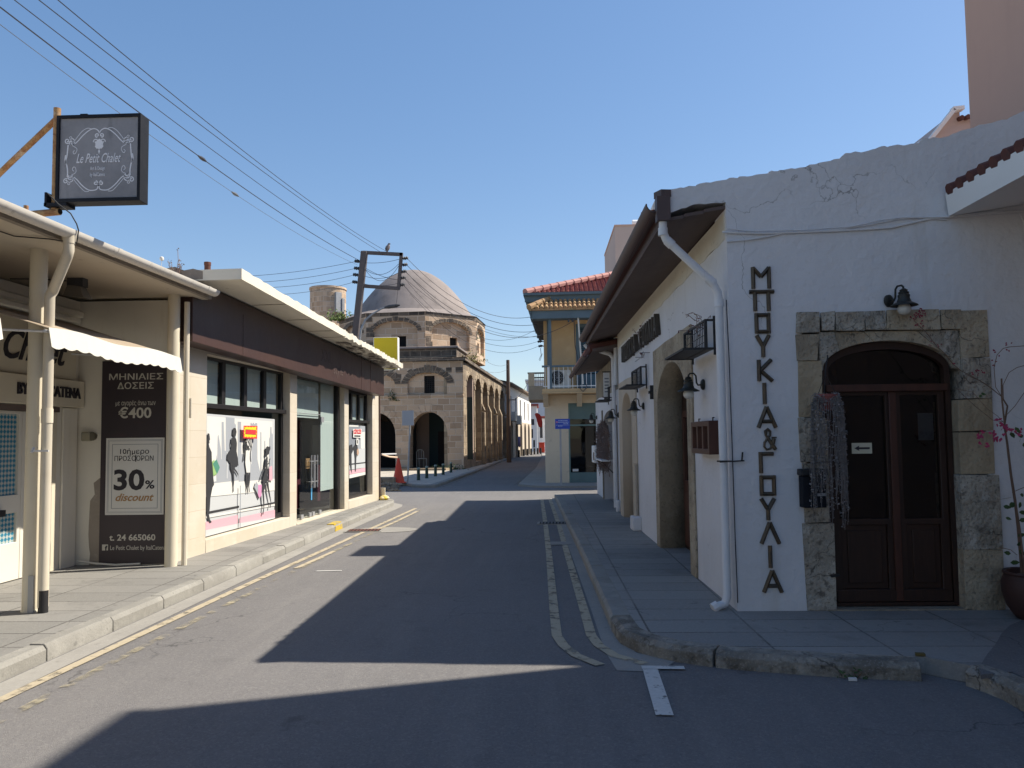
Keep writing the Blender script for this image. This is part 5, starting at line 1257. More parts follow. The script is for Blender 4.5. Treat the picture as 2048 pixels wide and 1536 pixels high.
# shop window print: skyline and shoppers (coordinates read off one enlarged view, placed on the window plane)
def poster(name, label, conv, w, items, parent=None):
    mats = []; mb = MB()
    for k, (mt, pts) in enumerate(items):
        if mt not in mats: mats.append(mt)
        mb.sheet(XF, [conv(*q) for q in pts], w + .0011 * k, mats.index(mt))
    o = mb.build(name, mats, None, tuple(XF.p(*conv(*items[0][1][0]), w)), smooth=False)
    return tag(o, label, 'poster')
wp_ = gr + .036
c1 = lambda x, y: X(400 + x / 5.69, 820 + y / 5.69, wp_)
def limb(pts, w):
    l, r_ = [], []
    for k, p in enumerate(pts):
        a = Vector(pts[max(k - 1, 0)]); c = Vector(pts[min(k + 1, len(pts) - 1)]); d = (c - a).normalized(); n = Vector((-d.y, d.x))
        ww = (w[k] if isinstance(w, (list, tuple)) else w) / 2
        l.append((p[0] + n.x * ww, p[1] + n.y * ww)); r_.append((p[0] - n.x * ww, p[1] - n.y * ww))
    return l + r_[::-1]
items = [
    (ink_lightgrey, [(56, 40), (850, 105), (845, 1222), (52, 1440)]),
    (paper_white, [(80, 70), (822, 132), (838, 800), (76, 860)]),
    (ink_midgrey, [(60, 840), (185, 810), (185, 510), (195, 560), (200, 300), (208, 280), (235, 440), (240, 560), (245, 565), (245, 135), (268, 135), (280, 460), (292, 470), (292, 80), (392, 90), (392, 150), (408, 170), (408, 545), (436, 520), (436, 800), (60, 845)]),
    (ink_midgrey, [(428, 132), (466, 134), (470, 500), (575, 520), (575, 145), (585, 145), (586, 158), (598, 158), (600, 145), (612, 145), (614, 160), (626, 160), (628, 148), (650, 150), (652, 560), (668, 640), (686, 720), (686, 250), (696, 255), (698, 700), (730, 690), (732, 350), (740, 352), (742, 690), (782, 690), (786, 330), (796, 300), (800, 190), (812, 195), (814, 260), (826, 280), (836, 780), (440, 838), (430, 540)]),
    (ink_lightgrey, [(300, 480), (312, 480), (312, 780), (300, 780)]), (ink_lightgrey, [(575, 200), (586, 200), (586, 620), (575, 620)]),
    (paper_white, [(62, 850), (845, 782), (845, 915), (60, 990)]),
    (ink_black, [(60, 1160), (440, 1088), (440, 1110), (60, 1185)]), (ink_black, [(442, 1128), (845, 1045), (845, 1068), (442, 1152)]),
    (paper_white, [(60, 1205), (845, 1068), (845, 1090), (60, 1232)]),
    (ink_pink, [(56, 1275), (425, 1193), (425, 1290), (54, 1365)]), (ink_pink, [(440, 1225), (845, 1135), (845, 1225), (436, 1312)]),
    (ink_lightgrey, [(54, 1365), (425, 1290), (845, 1222), (845, 1232), (52, 1442)]),
    # woman at the left edge, in a long coat
    (ink_black, [(76, 265), (96, 268), (100, 300), (104, 335), (96, 350), (98, 375), (90, 385), (96, 420), (122, 480), (126, 620), (150, 850), (132, 880), (108, 1000), (100, 1130), (92, 1190), (104, 1250), (124, 1275), (100, 1290), (80, 1260), (64, 1200), (62, 700)]),
    (ink_lime, [(128, 590), (150, 560), (180, 730), (140, 750)]), (ink_green, [(134, 612), (176, 560), (214, 655), (182, 730)]),
    # woman in a flared dress
    (ink_black, [(360, 215), (376, 202), (396, 208), (404, 250), (396, 292), (384, 308), (400, 330), (408, 380), (404, 470), (420, 560), (426, 632), (392, 640), (352, 610), (322, 596), (294, 560), (300, 500), (340, 440), (352, 380), (344, 330), (362, 312), (370, 298), (354, 280)]),
    (ink_black, limb([(350, 320), (340, 380), (340, 430)], [16, 12, 8])),
    (ink_black, limb([(348, 600), (345, 660), (364, 720), (368, 800), (366, 870), (366, 930)], [34, 26, 18, 16, 8, 9])), (ink_black, limb([(366, 620), (372, 672), (398, 700), (415, 730), (418, 748)], [30, 24, 16, 12, 5])),
    # woman in white
    (ink_black, limb([(500, 330), (492, 400), (494, 480), (480, 580)], [14, 14, 12, 10])), (ink_black, limb([(560, 350), (568, 430), (556, 500), (562, 590)], [10, 10, 10, 12])),
    (ink_black, [(500, 452), (544, 455), (542, 478), (502, 474)]),
    (paper_white, [(508, 330), (556, 334), (552, 450), (546, 560), (556, 600), (552, 712), (512, 712), (498, 600), (504, 480), (500, 400)]),
    (ink_black, limb([(518, 712), (514, 790), (522, 860), (518, 900), (524, 940)], [28, 24, 16, 10, 9])), (ink_black, limb([(545, 712), (540, 800), (536, 870), (544, 935)], [20, 20, 12, 8])),
    # woman walking with bags
    (ink_midgrey, [(598, 876), (620, 812), (642, 850), (640, 960)]), (ink_magenta, [(642, 852), (684, 850), (680, 972), (658, 1005), (640, 966)]), (ink_pink, [(770, 650), (802, 636), (806, 806), (768, 800)]),
    (ink_black, [(728, 430), (744, 412), (766, 420), (778, 408), (782, 440), (770, 470), (766, 500), (748, 512), (732, 530), (724, 510), (728, 480)]),
    (ink_black, [(736, 520), (750, 540), (748, 620), (752, 690), (744, 740), (754, 800), (732, 836), (704, 840), (688, 800), (706, 740), (728, 660), (718, 610), (726, 560)]),
    (ink_black, limb([(732, 560), (722, 640), (690, 720), (666, 795)], [16, 14, 10, 12])), (ink_black, limb([(748, 620), (762, 600), (770, 560), (778, 555)], [10, 10, 8, 14])), (ink_black, limb([(768, 600), (750, 690)], 7)),
    (ink_black, limb([(706, 830), (692, 930), (700, 1040), (702, 1110), (690, 1190)], [34, 22, 16, 10, 12])), (ink_black, limb([(738, 820), (752, 900), (772, 1000), (782, 1050), (772, 1112)], [30, 20, 14, 8, 10])),
    (ink_slate, [(428, 860), (436, 860), (432, 1340), (424, 1340)]),
]
poster('window_poster', 'large window print of a grey skyline and shopping women in black', c1, wp_, items)
sale = [(ink_red, [(457, 178), (618, 182), (612, 328), (455, 322)]),
        (ink_yellow, [(464, 190), (480, 198), (496, 188), (512, 198), (528, 190), (544, 200), (560, 190), (576, 200), (592, 190), (606, 194), (600, 216), (608, 232), (600, 250), (606, 270), (600, 290), (602, 312), (586, 304), (570, 314), (554, 304), (538, 314), (520, 304), (504, 312), (488, 302), (474, 310), (464, 300), (470, 280), (462, 262), (470, 244), (462, 226), (470, 210)]),
        (ink_black, [(478, 220), (600, 228), (598, 284), (476, 276)]), (ink_red, [(481, 224), (597, 231), (595, 280), (479, 272)])]
poster('sale_sticker', 'red and yellow zigzag sticker high on the window print', c1, wp_ + .055, sale)
nb = [(paper_white, [(508, 335), (550, 338), (566, 400), (546, 440), (508, 430), (500, 380)])]
nb_o = poster('discount_card', 'white card with the number 30 under the zigzag sticker', c1, wp_ + .052, nb)
uv0 = c1(530, 432)
text('lettering', '30', XF, uv0[0], uv0[1], wp_ + .0535, ink_black, nb_o, size=.20, width=.17, bold=.02, depth=.001)
c2 = lambda x, y: X(580 + x / 5.12, 740 + y / 5.12, wp_)
items = [(ink_slate, [(602, 560), (770, 575), (768, 1070), (604, 1110)]), (ink_midgrey, [(720, 570), (768, 575), (768, 800), (690, 810)]), (paper_white, [(606, 560), (700, 562), (700, 582), (606, 580)]),
         (paper_white, [(722, 640), (766, 632), (766, 820), (724, 800)]), (ink_lightgrey, [(604, 820), (768, 800), (768, 945), (604, 960)]), (ink_black, [(604, 960), (768, 942), (768, 955), (604, 974)]), (ink_lightgrey, [(604, 974), (768, 955), (768, 1000), (604, 1022)]),
         (ink_pink, [(604, 1030), (768, 1000), (768, 1040), (604, 1070)]), (paper_white, [(604, 1072), (768, 1042), (768, 1072), (604, 1110)]),
         (ink_black, [(634, 800), (656, 770), (672, 760), (690, 790), (686, 850), (676, 900), (670, 1040), (660, 1040), (658, 900), (650, 830)]), (ink_black, [(604, 770), (632, 760), (640, 830), (626, 860), (628, 1060), (616, 1020), (606, 960)]), (mk('tan_ink', (.42, .28, .2)), [(680, 820), (694, 800), (702, 850), (690, 880), (680, 860)])]
poster('window_poster', 'narrow window print of shoppers in the farther shop window', c2, wp_, items)
it = [(paper_white, [(634, 604), (722, 604), (720, 698), (634, 690)]), (ink_red, [(638, 615), (716, 615), (714, 655), (638, 655)]), (paper_white, [(644, 622), (710, 622), (708, 648), (644, 648)]), (ink_black, [(645, 668), (708, 670), (707, 685), (645, 682)])]
so_ = poster('sale_card', 'white and red sale card on the farther shop window', c2, wp_ + .03, it)
uv0 = c2(678, 648); uv1 = c2(645, 648); uv2 = c2(710, 648)
text('lettering', 'SALE', XF, uv0[0], uv0[1], wp_ + .035, ink_red, so_, size=.10, width=(uv2[0] - uv1[0]) * .95, bold=.02, depth=.001)
poster('price_tag', 'small white tag hanging below the white and red sale card', c2, wp_ + .03, [(paper_white, [(668, 700), (690, 702), (688, 768), (666, 764)]), (ink_black, [(674, 715), (682, 716), (681, 755), (673, 752)])])

# ================================================================== GIFT SHOP with canopy, far left
GS = thing('gift_shop', 'cream gift shop recessed under a low canopy with round posts', 'shop', (-6, 6, 0.12))
ZP = 0.122
d0, d1 = 8.10, 9.14
b = MB(); b.prism(CF, [(-6, ZP), (d0, ZP), (d0, 2.09), (d1, 2.09), (d1, ZP), (9.56, ZP), (9.56, 3.46), (-6, 3.46)], -.2, 0.0)
b.build('wall', cream_pale, GS)
b = MB(); b.box(-9.5, -6.12, -6, 9.5, ZP, 3.4); b.build('rear_wall', cream_pale, GS)
b = MB(); b.prism(BF, ring(-.0, 1.26, ZP, 3.46), -.12, 0.0); b.build('end_wall', cream_pale, GS)
# grey peeling strip beside the banner
bx0, bx1 = BF.px(203, 900)[0], BF.px(332, 900)[0]
sx0 = BF.px(181, 1000)[0]
b = MB(); b.prism(BF, rough_line((sx0, ZP), (bx0 + .02, ZP), 3, .01) + [(bx0 + .02, ZP), (bx0 + .02, 1.25)] + rough_line((bx0 + .02, 1.25), (sx0 + .06, 1.15), 4, .03)[1:] + rough_line((sx0 + .04, 1.15), (sx0, ZP), 8, .035), 0.0, .006); b.build('bare_patch', fascia_concrete, GS)
b = MB(); b.fbox(CF, 9.22, 9.50, ZP, 2.09, .002, .03); b.build('pilaster', cream_pale, GS, bevel=.006)
# sign band and lettering
b = MB(); b.fbox(CF, 2, 9.52, 2.10, 2.43, .002, .10); band = b.build('sign_band', cream, GS, bevel=.006)
b = MB(); b.fbox(CF, 2, 9.40, 2.44, 3.12, .002, .06); ub = b.build('sign_panel', cream, GS)
lc = CF.px(60, 700, .1)
text('lettering', 'Le Petit Chalet', CF, 9.12, 2.60, .066, ink_dark, ub, size=.34, width=2.55, shear=.45, bold=.012, depth=.008, align='RIGHT')
text('lettering', 'BY ITALCATENA', CF, 9.42, 2.21, .106, ink_dark, band, size=.13, width=1.16, bold=.02, depth=.012, align='RIGHT')
# door with blue patterned film
b = MB(); b.fbox(CF, d0, d1, 2.03, 2.09, -.12, .03); b.build('door_head', soffit_brown, GS)
b = MB(); b.fbox(CF, d1 - .09, d1, ZP, 2.03, -.1, .0); b.build('door_post', cream, GS, bevel=.006)
for a_, c_ in ((d0 + .005, d0 + .47), (d0 + .475, d1 - .095)):
    b = MB(); b.prism(CF, ring(a_, c_, ZP + .01, 2.025), -.11, -.04, holes=[ring(a_ + .07, c_ - .05, .55, .88), ring(a_ + .07, c_ - .05, 1.08, 1.99)])
    dl = b.build('door_leaf', cream_pale, GS, bevel=.004)
    b = MB(); b.sheet(CF, ring(a_ + .07, c_ - .05, .55, .88), -.07); b.sheet(CF, ring(a_ + .07, c_ - .05, 1.08, 1.99), -.07); b.build('pane', blue_pattern, dl)
    if a_ < d0 + .1:
        b = MB(); b.fbox(CF, a_ + .06, a_ + .16, .86, .93, -.04, .01); b.build('lock', iron_black, dl)
b = MB(); b.fbox(CF, d1 - .23, d1 - .15, 1.83, 1.98, -.065, -.06); sk = b.build('sticker', mk('ochre_sticker', (.42, .27, .06)), dl)
b = MB(); b.prism(CF, ring(5.8, 7.95, ZP + .01, 2.05), .001, .02, holes=[ring(5.95, 6.8, 1.12, 1.98), ring(6.9, 7.85, 1.12, 1.98), ring(5.95, 7.85, .5, .96)]); b.build('window_frame', cream_pale, GS)
# canopy: slab, fascia, posts, gutter, downpipe
cz = lambda y: 3.47 + .0105 * (y - 6.98)
b = MB(); b.hexa([(-9.5, -6, cz(-6)), (-4.33, -6, cz(-6)), (-4.33, 9.78, cz(9.78)), (-9.5, 9.78, cz(9.78)), (-9.5, -6, cz(-6) + .12), (-4.33, -6, cz(-6) + .12), (-4.33, 9.78, cz(9.78) + .10), (-9.5, 9.78, cz(9.78) + .10)])
can = b.build('canopy', soffit_cream, GS)
b = MB(); b.hexa([(-4.328, -6, cz(-6)), (-4.275, -6, cz(-6)), (-4.275, 9.76, cz(9.76)), (-4.328, 9.76, cz(9.76)), (-4.328, -6, cz(-6) + .13), (-4.275, -6, cz(-6) + .13), (-4.275, 9.76, cz(9.76) + .11), (-4.328, 9.76, cz(9.76) + .11)]); b.build('canopy_fascia', fascia_concrete, can)
b = MB(); b.fbox(CF, -6, 9.5, 3.16, 3.24, .005, .06); b.fbox(CF, -6, 9.5, 3.24, 3.32, .005, .10); b.build('cornice', cream_pale, GS, bevel=.02)
q = G(62, 1222, ZP)
b = MB(); b.lathe((q.x, q.y, ZP), [(.084, 0), (.084, .01), (.076, .02), (.073, 3.37)], 28); b.build('post', cream, GS)
b = MB(); b.fbox(Frame((q.x + .02, q.y - .077), (1, 0), (0, -1)), 0, .05, ZP, ZP + .33, -.01, .004); b.build('post_patch', grey_metal, GS)
q2 = G(343, 1132, ZP)
b = MB(); b.lathe((q2.x, q2.y - .02, ZP), [(.074, 0), (.072, 3.38)], 28); b.build('post', cream, GS)
GF = Frame((0, 0), (0, 1), (1, 0))
b = MB(); gzf = lambda y: 3.548 + .0135 * (y - 6.6)
gutter(b, GF, -6, 9.68, -4.20, gzf(-6), .072, th=.008, drop=gzf(-6) - gzf(9.68))
for k in range(8): gutter(b, GF, -5.0 + k * 2.05, -4.93 + k * 2.05, -4.20, gzf(-5 + k * 2.05) + .002, .077, th=.01)
gu = b.build('gutter', gutter_white, GS)
g0 = AX(138, 478, -4.20); p1 = Vector((q.x + .150, q.y - .06, 3.02))
b = MB(); b.tube([Vector((-4.20, g0.y, 3.50)), Vector((-4.20, g0.y, 3.37)), Vector((-4.22, g0.y + .01, 3.32)), p1 + Vector((.03, 0, .05)), p1, Vector((p1.x, p1.y, ZP + .22)), Vector((p1.x, p1.y, ZP + .05))], .046, 14)
b.tube([Vector((p1.x, p1.y, 1.84)), Vector((p1.x, p1.y, 1.97))], .051, 14); b.tube([Vector((-4.20, g0.y, 3.43)), Vector((-4.20, g0.y, 3.51))], [.05, .06], 14)
dpp = b.build('downpipe', pipe_cream, GS)
b = MB(); b.tube([(p1.x + .006, p1.y - .006, ZP + .0), (p1.x + .006, p1.y - .006, ZP + .2)], .043, 12); b.build('pipe_foot', iron_black, dpp)
b = MB(); b.bar((p1.x - .09, p1.y - .05, 1.585), (p1.x + .055, p1.y - .05, 1.585), .012, .018); b.bar((p1.x - .10, p1.y - .06, 1.57), (p1.x - .09, p1.y - .04, 1.62), .02, .02); b.build('pipe_clip', pipe_white, dpp)
b = MB(); b.tube([(q2.x + .13, q2.y + .06, ZP), (q2.x + .13, q2.y + .06, 3.42)], .035, 10); b.tube([(q2.x + .17, q2.y + .1, 1.95), (q2.x + .17, q2.y + .1, 2.2)], .02, 8); b.build('conduit', pipe_cream, GS)
# cable along the soffit
P = [AX(x, y, -4.3) for x, y in ((0, 505), (50, 502), (118, 501), (125, 489), (131, 470))]
b = MB(); b.tube([(-4.6, 5.5, 3.44), (-4.55, 6.4, 3.45), (-4.32, g0.y - .1, 3.45), (-4.14, g0.y + .02, 3.44), (-4.115, g0.y, 3.55), (-4.115, g0.y - .03, 3.60), (-4.14, g0.y - .08, 3.68), (-4.24, g0.y - .1, 3.76), (-4.34, g0.y - .1, 3.86)], .006, 5)
tag(b.build('sign_cable', iron_black, None, (-4.1, g0.y, 3.4)), 'thin dark cable running from the hanging box sign over the gutter', 'cable')
# awnings
def awning(u0, u1, name, label):
    t = thing(name, label, 'awning', (-5.85, (u0 + u1) / 2, 2.6), 'cream awnings under the canopy')
    xo, zo = -4.46, 2.70
    mb = MB(); n = 22
    for k in range(n):
        a_, c_ = u0 + (u1 - u0) * k / n, u0 + (u1 - u0) * (k + 1) / n
        sg_ = lambda u: .018 * math.sin((u - u0) * 4.1)
        mb.poly([(-5.80, a_, 3.13), (-5.80, c_, 3.13), (xo, c_, zo + sg_(c_)), (xo, a_, zo + sg_(a_))])
    cl = mb.build('cloth', awning_under, t)
    mo = cl.modifiers.new('thick', 'SOLIDIFY'); mo.thickness = .006
    mb = MB(); m = 66
    def vz(u): return zo + .018 * math.sin((u - u0) * 4.1)
    def vx(u): return xo + .014 + .005 * math.sin(u * 7.0)
    for k in range(m):
        a_, c_ = u0 + (u1 - u0) * k / m, u0 + (u1 - u0) * (k + 1) / m
        lo = lambda u: vz(u) - .175 - .022 * abs(math.sin((u - u0) / (u1 - u0) * math.pi * 13))
        mb.poly([(vx(a_), a_, vz(a_)), (vx(c_), c_, vz(c_)), (vx(c_) + .03, c_, lo(c_)), (vx(a_) + .03, a_, lo(a_))])
    va = mb.build('valance', awning_cloth, t, smooth=False)
    mo = va.modifiers.new('thick', 'SOLIDIFY'); mo.thickness = .005
    mb = MB(); mb.tube([(xo - .02, u0 - .01, zo - .03), (xo - .02, u1 + .01, zo - .03)], .014, 8)
    for u in (u0 + .05, u1 - .05): mb.tube([(xo - .02, u, zo - .03), (-5.78, u, 2.75)], .012, 6)
    mb.build('arm', pipe_white, t)
awning(6.74, 9.26, 'awning', 'cream scalloped awning between the two round canopy posts')
awning(3.2, 6.12, 'awning', 'awning whose scalloped end just shows at the left edge')
# floodlight under the canopy
q = AX(155, 562, -5.15); q.z = cz(q.y)
t = thing('floodlight', 'grey floodlight hanging under the canopy soffit', 'floodlight', q)
b = MB(); b.box(q.x - .09, q.x + .09, q.y - .05, q.y + .05, q.z - .1, q.z - .002); b.build('bracket', grey_dark, t)
b = MB(); b.hexa([(q.x - .12, q.y - .08, q.z - .20), (q.x + .12, q.y - .08, q.z - .23), (q.x + .12, q.y + .10, q.z - .23), (q.x - .12, q.y + .10, q.z - .20), (q.x - .08, q.y - .06, q.z - .08), (q.x + .07, q.y - .06, q.z - .10), (q.x + .07, q.y + .06, q.z - .10), (q.x - .08, q.y + .06, q.z - .08)]); b.build('lamp_housing', mk('dull_lamp_grey', (.16, .15, .13)), t, bevel=.008)
b = MB(); b.tube([(q.x - .08, q.y, q.z - .03), (q.x - .35, q.y - .1, q.z - .02), (q.x - .7, q.y - .1, q.z - .01)], .006, 5); b.build('cable', iron_black, t)
# meter socket on the end wall
q0 = BF.px(168, 864); q1 = BF.px(189, 882)
t = thing('wall_socket', 'small weathered grey box on the wall beside the dark banner', 'electric box', BF.p(q0[0], q1[1], 0))
b = MB(); b.fbox(BF, q0[0], q1[0] - .02, q1[1], q0[1], .0, .07); b.build('body', mk('dull_beige_box', (.30, .28, .21)), t, bevel=.015)
b = MB(); b.lathe(BF.p(q1[0] - .01, (q0[1] + q1[1]) / 2, .035), [(.05, -.03), (.055, 0), (.05, .03)], 12, axis=Vector((0, -1, 0))); b.build('cover', mk('dark_beige_cover', (.13, .12, .09)), t)
# banner
t = thing('banner', 'tall dark printed banner with cream Greek lettering beside the right canopy post', 'banner', BF.p(bx0, ZP, .01))
b = MB(); bz0, bz1 = BF.px(260, 1128)[1], BF.px(260, 722)[1]
b.fbox(BF, bx0, bx1 + .01, bz0, bz1, .008, .016); b.build('cloth', banner_dark, t)
W_ = .018
B_ = lambda x, y: BF.px(x, y, W_)
def btext(s, x0, x1, y0, y1, mat, **k):
    u0, v0 = B_(x0, y1); u1, v1 = B_(x1, y0)
    text('lettering', s, BF, (u0 + u1) / 2, v0, W_, mat, t, size=v1 - v0, width=u1 - u0, depth=.001, **k)
btext('ΜΗΝΙΑΙΕΣ', 218, 326, 746, 760, ink_cream, bold=.008)
btext('ΔΟΣΕΙΣ', 235, 308, 764, 778, ink_cream, bold=.008)
btext('με αγορές άνω των', 231, 311, 800, 811, ink_cream, bold=.0)
btext('€400', 237, 303, 814, 836, ink_cream, bold=.02)
btext('t. 24 665060', 219, 311, 1068, 1081, ink_cream, bold=.02)
btext('Le Petit Chalet by ItalCatena', 220, 331, 1090, 1100, ink_cream, bold=.0)
b = MB(); u0, v0 = B_(204, 1101); u1, v1 = B_(216, 1089); b.fbox(BF, u0, u1, v0, v1, .016, .018); b.build('emblem', ink_cream, t)
text('lettering', 'f', BF, (u0 + u1) / 2 + .012, v0, .0185, ink_dark, t, size=(v1 - v0) * .8, bold=.05, depth=.001)
u0, v0 = B_(210, 1030); u1, v1 = B_(329, 875)
b = MB(); b.fbox(BF, u0, u1, v0, v1, .016, .019); pf = b.build('printed_frame', paper_white, t)
b = MB()
for i_, (m_, th) in enumerate(((.022, .004), (.035, .004), (.078, .006))):
    b.prism(BF, ring(u0 + m_, u1 - m_, v0 + m_, v1 - m_), .019, .020 + .0003 * i_, holes=[ring(u0 + m_ + th, u1 - m_ - th, v0 + m_ + th, v1 - m_ - th)])
b.build('frame_line', ink_slate, pf)
W_ = .021
btext('10ήμερο', 239, 297, 897, 908, ink_dark, bold=.006)
btext('ΠΡΟΣΟΟΡΩΝ', 229, 307, 911, 922, ink_dark)
b = MB(); u0, v0 = B_(270.5, 923.5); u1, v1 = B_(272.5, 909.5); b.fbox(BF, u0, u1, v0, v1, .021, .0225); b.build('lettering', ink_dark, t)
btext('30', 226, 288, 938, 979, ink_dark, bold=.03)
btext('%', 290, 309, 960, 977, ink_dark, bold=.02)
btext('discount', 228, 305, 986, 1002, ink_gold, bold=.02, shear=.35)
b = MB(); b.tube([BF.p(bx0 - .25, ZP + .06, .05), BF.p(bx0, ZP + .03, .08), BF.p(bx0 + .25, ZP + .012, .08), BF.p(bx0 + .55, ZP + .02, .05)], .013, 7)
tag(b.build('fallen_tube', ac_white, None, tuple(BF.p(bx0, ZP, .06))), 'thin pale tube lying on the pavement below the dark banner', 'tube')

# ------------------------------------------------------------------ box sign on a rusty bracket
YSg = 7.0
c00, c10, c11, c01 = AY(110, 405, YSg), AY(278, 400, YSg), AY(283, 227, YSg), AY(112, 229, YSg)
x0, x1, z0, z1 = (c00.x + c01.x) / 2, (c10.x + c11.x) / 2, (c00.z + c10.z) / 2, (c01.z + c11.z) / 2
SG = Frame((x0, YSg), (1, 0), (0, -1)); ww, hh = x1 - x0, z1 - z0
t = thing('box_sign', 'square hanging box sign with white scrollwork and script on grey', 'sign', ((x0 + x1) / 2, YSg + .07, z0))
b = MB(); b.prism(SG, ring(0, ww, z0, z1), -.155, 0.0, holes=[ring(.03, ww - .03, z0 + .035, z1 - .03)]); b.build('frame', navy, t, bevel=.004)
b = MB(); b.fbox(SG, .031, ww - .031, z0 + .036, z1 - .031, -.145, -.018)
face = mk('dirty_sign_sheet', (0.245, 0.245, 0.265), [(1.6, 0.45, 0.66, (0.14, 0.14, 0.155), 0.75), (6, 0.55, 0.72, (0.09, 0.09, 0.10), 0.6, (1, 1, .25))], 0.6)
b.build('face', face, t)
S_ = lambda x, y: ((x - 552) / 780 * (ww - .06) + .03, z0 + .035 + (930 - y) / 790 * (hh - .065))
ink_s = mk('sign_white_ink', (0.64, 0.65, 0.70), [(20, .5, .7, (.50, .51, .55), .6)], .6)
sc_ = MB()
def curl(pts, w=10):
    # smooth the polyline, then lay it as a flat ribbon
    P = [Vector((*q, 0)) for q in pts]
    out = []
    for k in range(len(P) - 1):
        a, b_, c, d = P[max(k - 1, 0)], P[k], P[k + 1], P[min(k + 2, len(P) - 1)]
        for j in range(5):
            s = j / 5
            out.append(.5 * ((2 * b_) + (c - a) * s + (2 * a - 5 * b_ + 4 * c - d) * s * s + (3 * b_ - a - 3 * c + d) * s ** 3))
    out.append(P[-1])
    for mir in (0, 1):
        q = [((1888 - v.x) if mir else v.x, v.y) for v in out]
        rb = limb([(u, v) for u, v in q], w)
        n = len(rb) // 2
        for k in range(n - 1):
            quad = [rb[k], rb[k + 1], rb[2 * n - 2 - k], rb[2 * n - 1 - k]]
            sc_.poly([SG.p(*S_(*z), -.0165) for z in quad])
def spiral(cx, cy, r, a0, turns, sgn=1, n=12):
    return [(cx + r * (1 - .75 * k / n) * math.cos(a0 + sgn * turns * 2 * math.pi * k / n), cy + r * (1 - .75 * k / n) * math.sin(a0 + sgn * turns * 2 * math.pi * k / n)) for k in range(n + 1)]
curl([(944, 295), (930, 265), (890, 245), (840, 262), (780, 310), (730, 365), (690, 395), (660, 385)]); curl([(860, 245), (820, 240), (770, 270), (720, 330), (690, 370), (650, 372)], 6)
curl(spiral(665, 375, 40, -1.5, 1.1)); curl(spiral(625, 360, 26, 1, 1.2)); curl(spiral(655, 330, 18, 2, 1.1, -1), 6); curl([(650, 395), (690, 415), (722, 440), (715, 475), (695, 490), (685, 470), (700, 455)], 6)
curl([(634, 400), (628, 470), (622, 520), (612, 560), (624, 600), (634, 660), (632, 715)], 12); curl([(612, 500), (606, 545), (616, 590)], 12)
curl([(940, 800), (930, 840), (890, 852), (840, 845), (780, 800), (730, 745), (690, 715), (650, 720)]); curl([(850, 862), (810, 860), (770, 825), (720, 770), (690, 735), (660, 745)], 6)
curl(spiral(660, 725, 40, 1.5, 1.1, -1)); curl(spiral(618, 755, 26, -1, 1.2, -1)); curl(spiral(645, 780, 18, -2, 1.1), 6); curl([(640, 700), (690, 690), (718, 665), (710, 625), (690, 620), (682, 645), (698, 660)], 6)
curl(spiral(922, 312, 22, 1.5, 1.2)); curl(spiral(912, 375, 28, 3, 1.1)); curl(spiral(915, 780, 22, -1.5, 1.2)); curl([(930, 700 + 80), (940, 810), (944, 800)], 6)
for q in ([(944, 345), (975, 370), (984, 400), (965, 440), (944, 450), (923, 440), (904, 400), (913, 370)], [(944, 445), (954, 470), (944, 500), (934, 470)], [(920, 395), (900, 420), (920, 446), (940, 430)], [(968, 395), (988, 420), (968, 446), (948, 430)]):
    sc_.poly([SG.p(*S_(*z), -.0163 + .0002 * rnd.random()) for z in q])
sc_.build('scrollwork', ink_s, t, smooth=False)
def stext(s, xa, xb, ya, yb, **k):
    u0, v0 = S_(xa, yb); u1, v1 = S_(xb, ya)
    text('lettering', s, SG, (u0 + u1) / 2, v0, -.0155, ink_s, t, size=v1 - v0, width=u1 - u0, depth=.001, **k)
stext('Le Petit Chalet', 712, 1155, 485, 580, shear=.4, bold=.006)
stext('Art & Design', 860, 1006, 618, 654, bold=.01); stext('by ItalCatena', 858, 1006, 678, 714, bold=.01)
b = MB()
pz0, pz1 = AY(107, 425, YSg + .08).z, AY(110, 217, YSg + .08).z
px_ = x0 - .045
b.tube([(px_, YSg + .08, pz0 - .02), (px_, YSg + .08, pz1)], .033, 12); b.build('bracket_pole', rust, t)
b = MB(); b.tube([(px_ + .06, YSg + .06, pz0), (px_ - .45, YSg + .1, pz0 - .02), (px_ - .9, YSg + .1, pz0 - .03)], .033, 12); b.tube([(px_ - .3, YSg + .1, pz0 - .02), (px_ - .3, YSg + .1, pz0 + .08)], .022, 8); b.build('bracket_arm', rust, t)
b = MB(); b.tube([(px_, YSg + .08, pz1 - .10), (px_ - .62, YSg + .3, pz1 - .45), (px_ - 1.5, YSg + .6, pz1 - .98)], .028, 10); b.build('bracket_stay', rust, t)
b = MB(); b.tube([(px_ + .062, YSg + .059, pz0), (px_ + .068, YSg + .058, pz0)], .026, 10); b.build('pipe_end', void_black, t)
b = MB(); b.box(px_ - .06, px_ + .16, YSg + .0, YSg + .14, z0 - .035, z0 - .003); b.box(px_ - .055, px_ - .035, YSg + .0, YSg + .14, z0 - .03, z0 + .10); b.box(x0 + .2, x0 + .27, YSg + .05, YSg + .1, z1 + .001, z1 + .03); b.build('clamp', navy, t)

# ================================================================== DOMED STONE MOSQUE
MQ = thing('mosque', 'old domed sandstone mosque with arched porch and tall blind arches along the street', 'mosque', (-8, 42, 0))
M_ = lambda x, y, w=0.0: MF.px(x, y, w)
MH = M_(925, 722)[1]
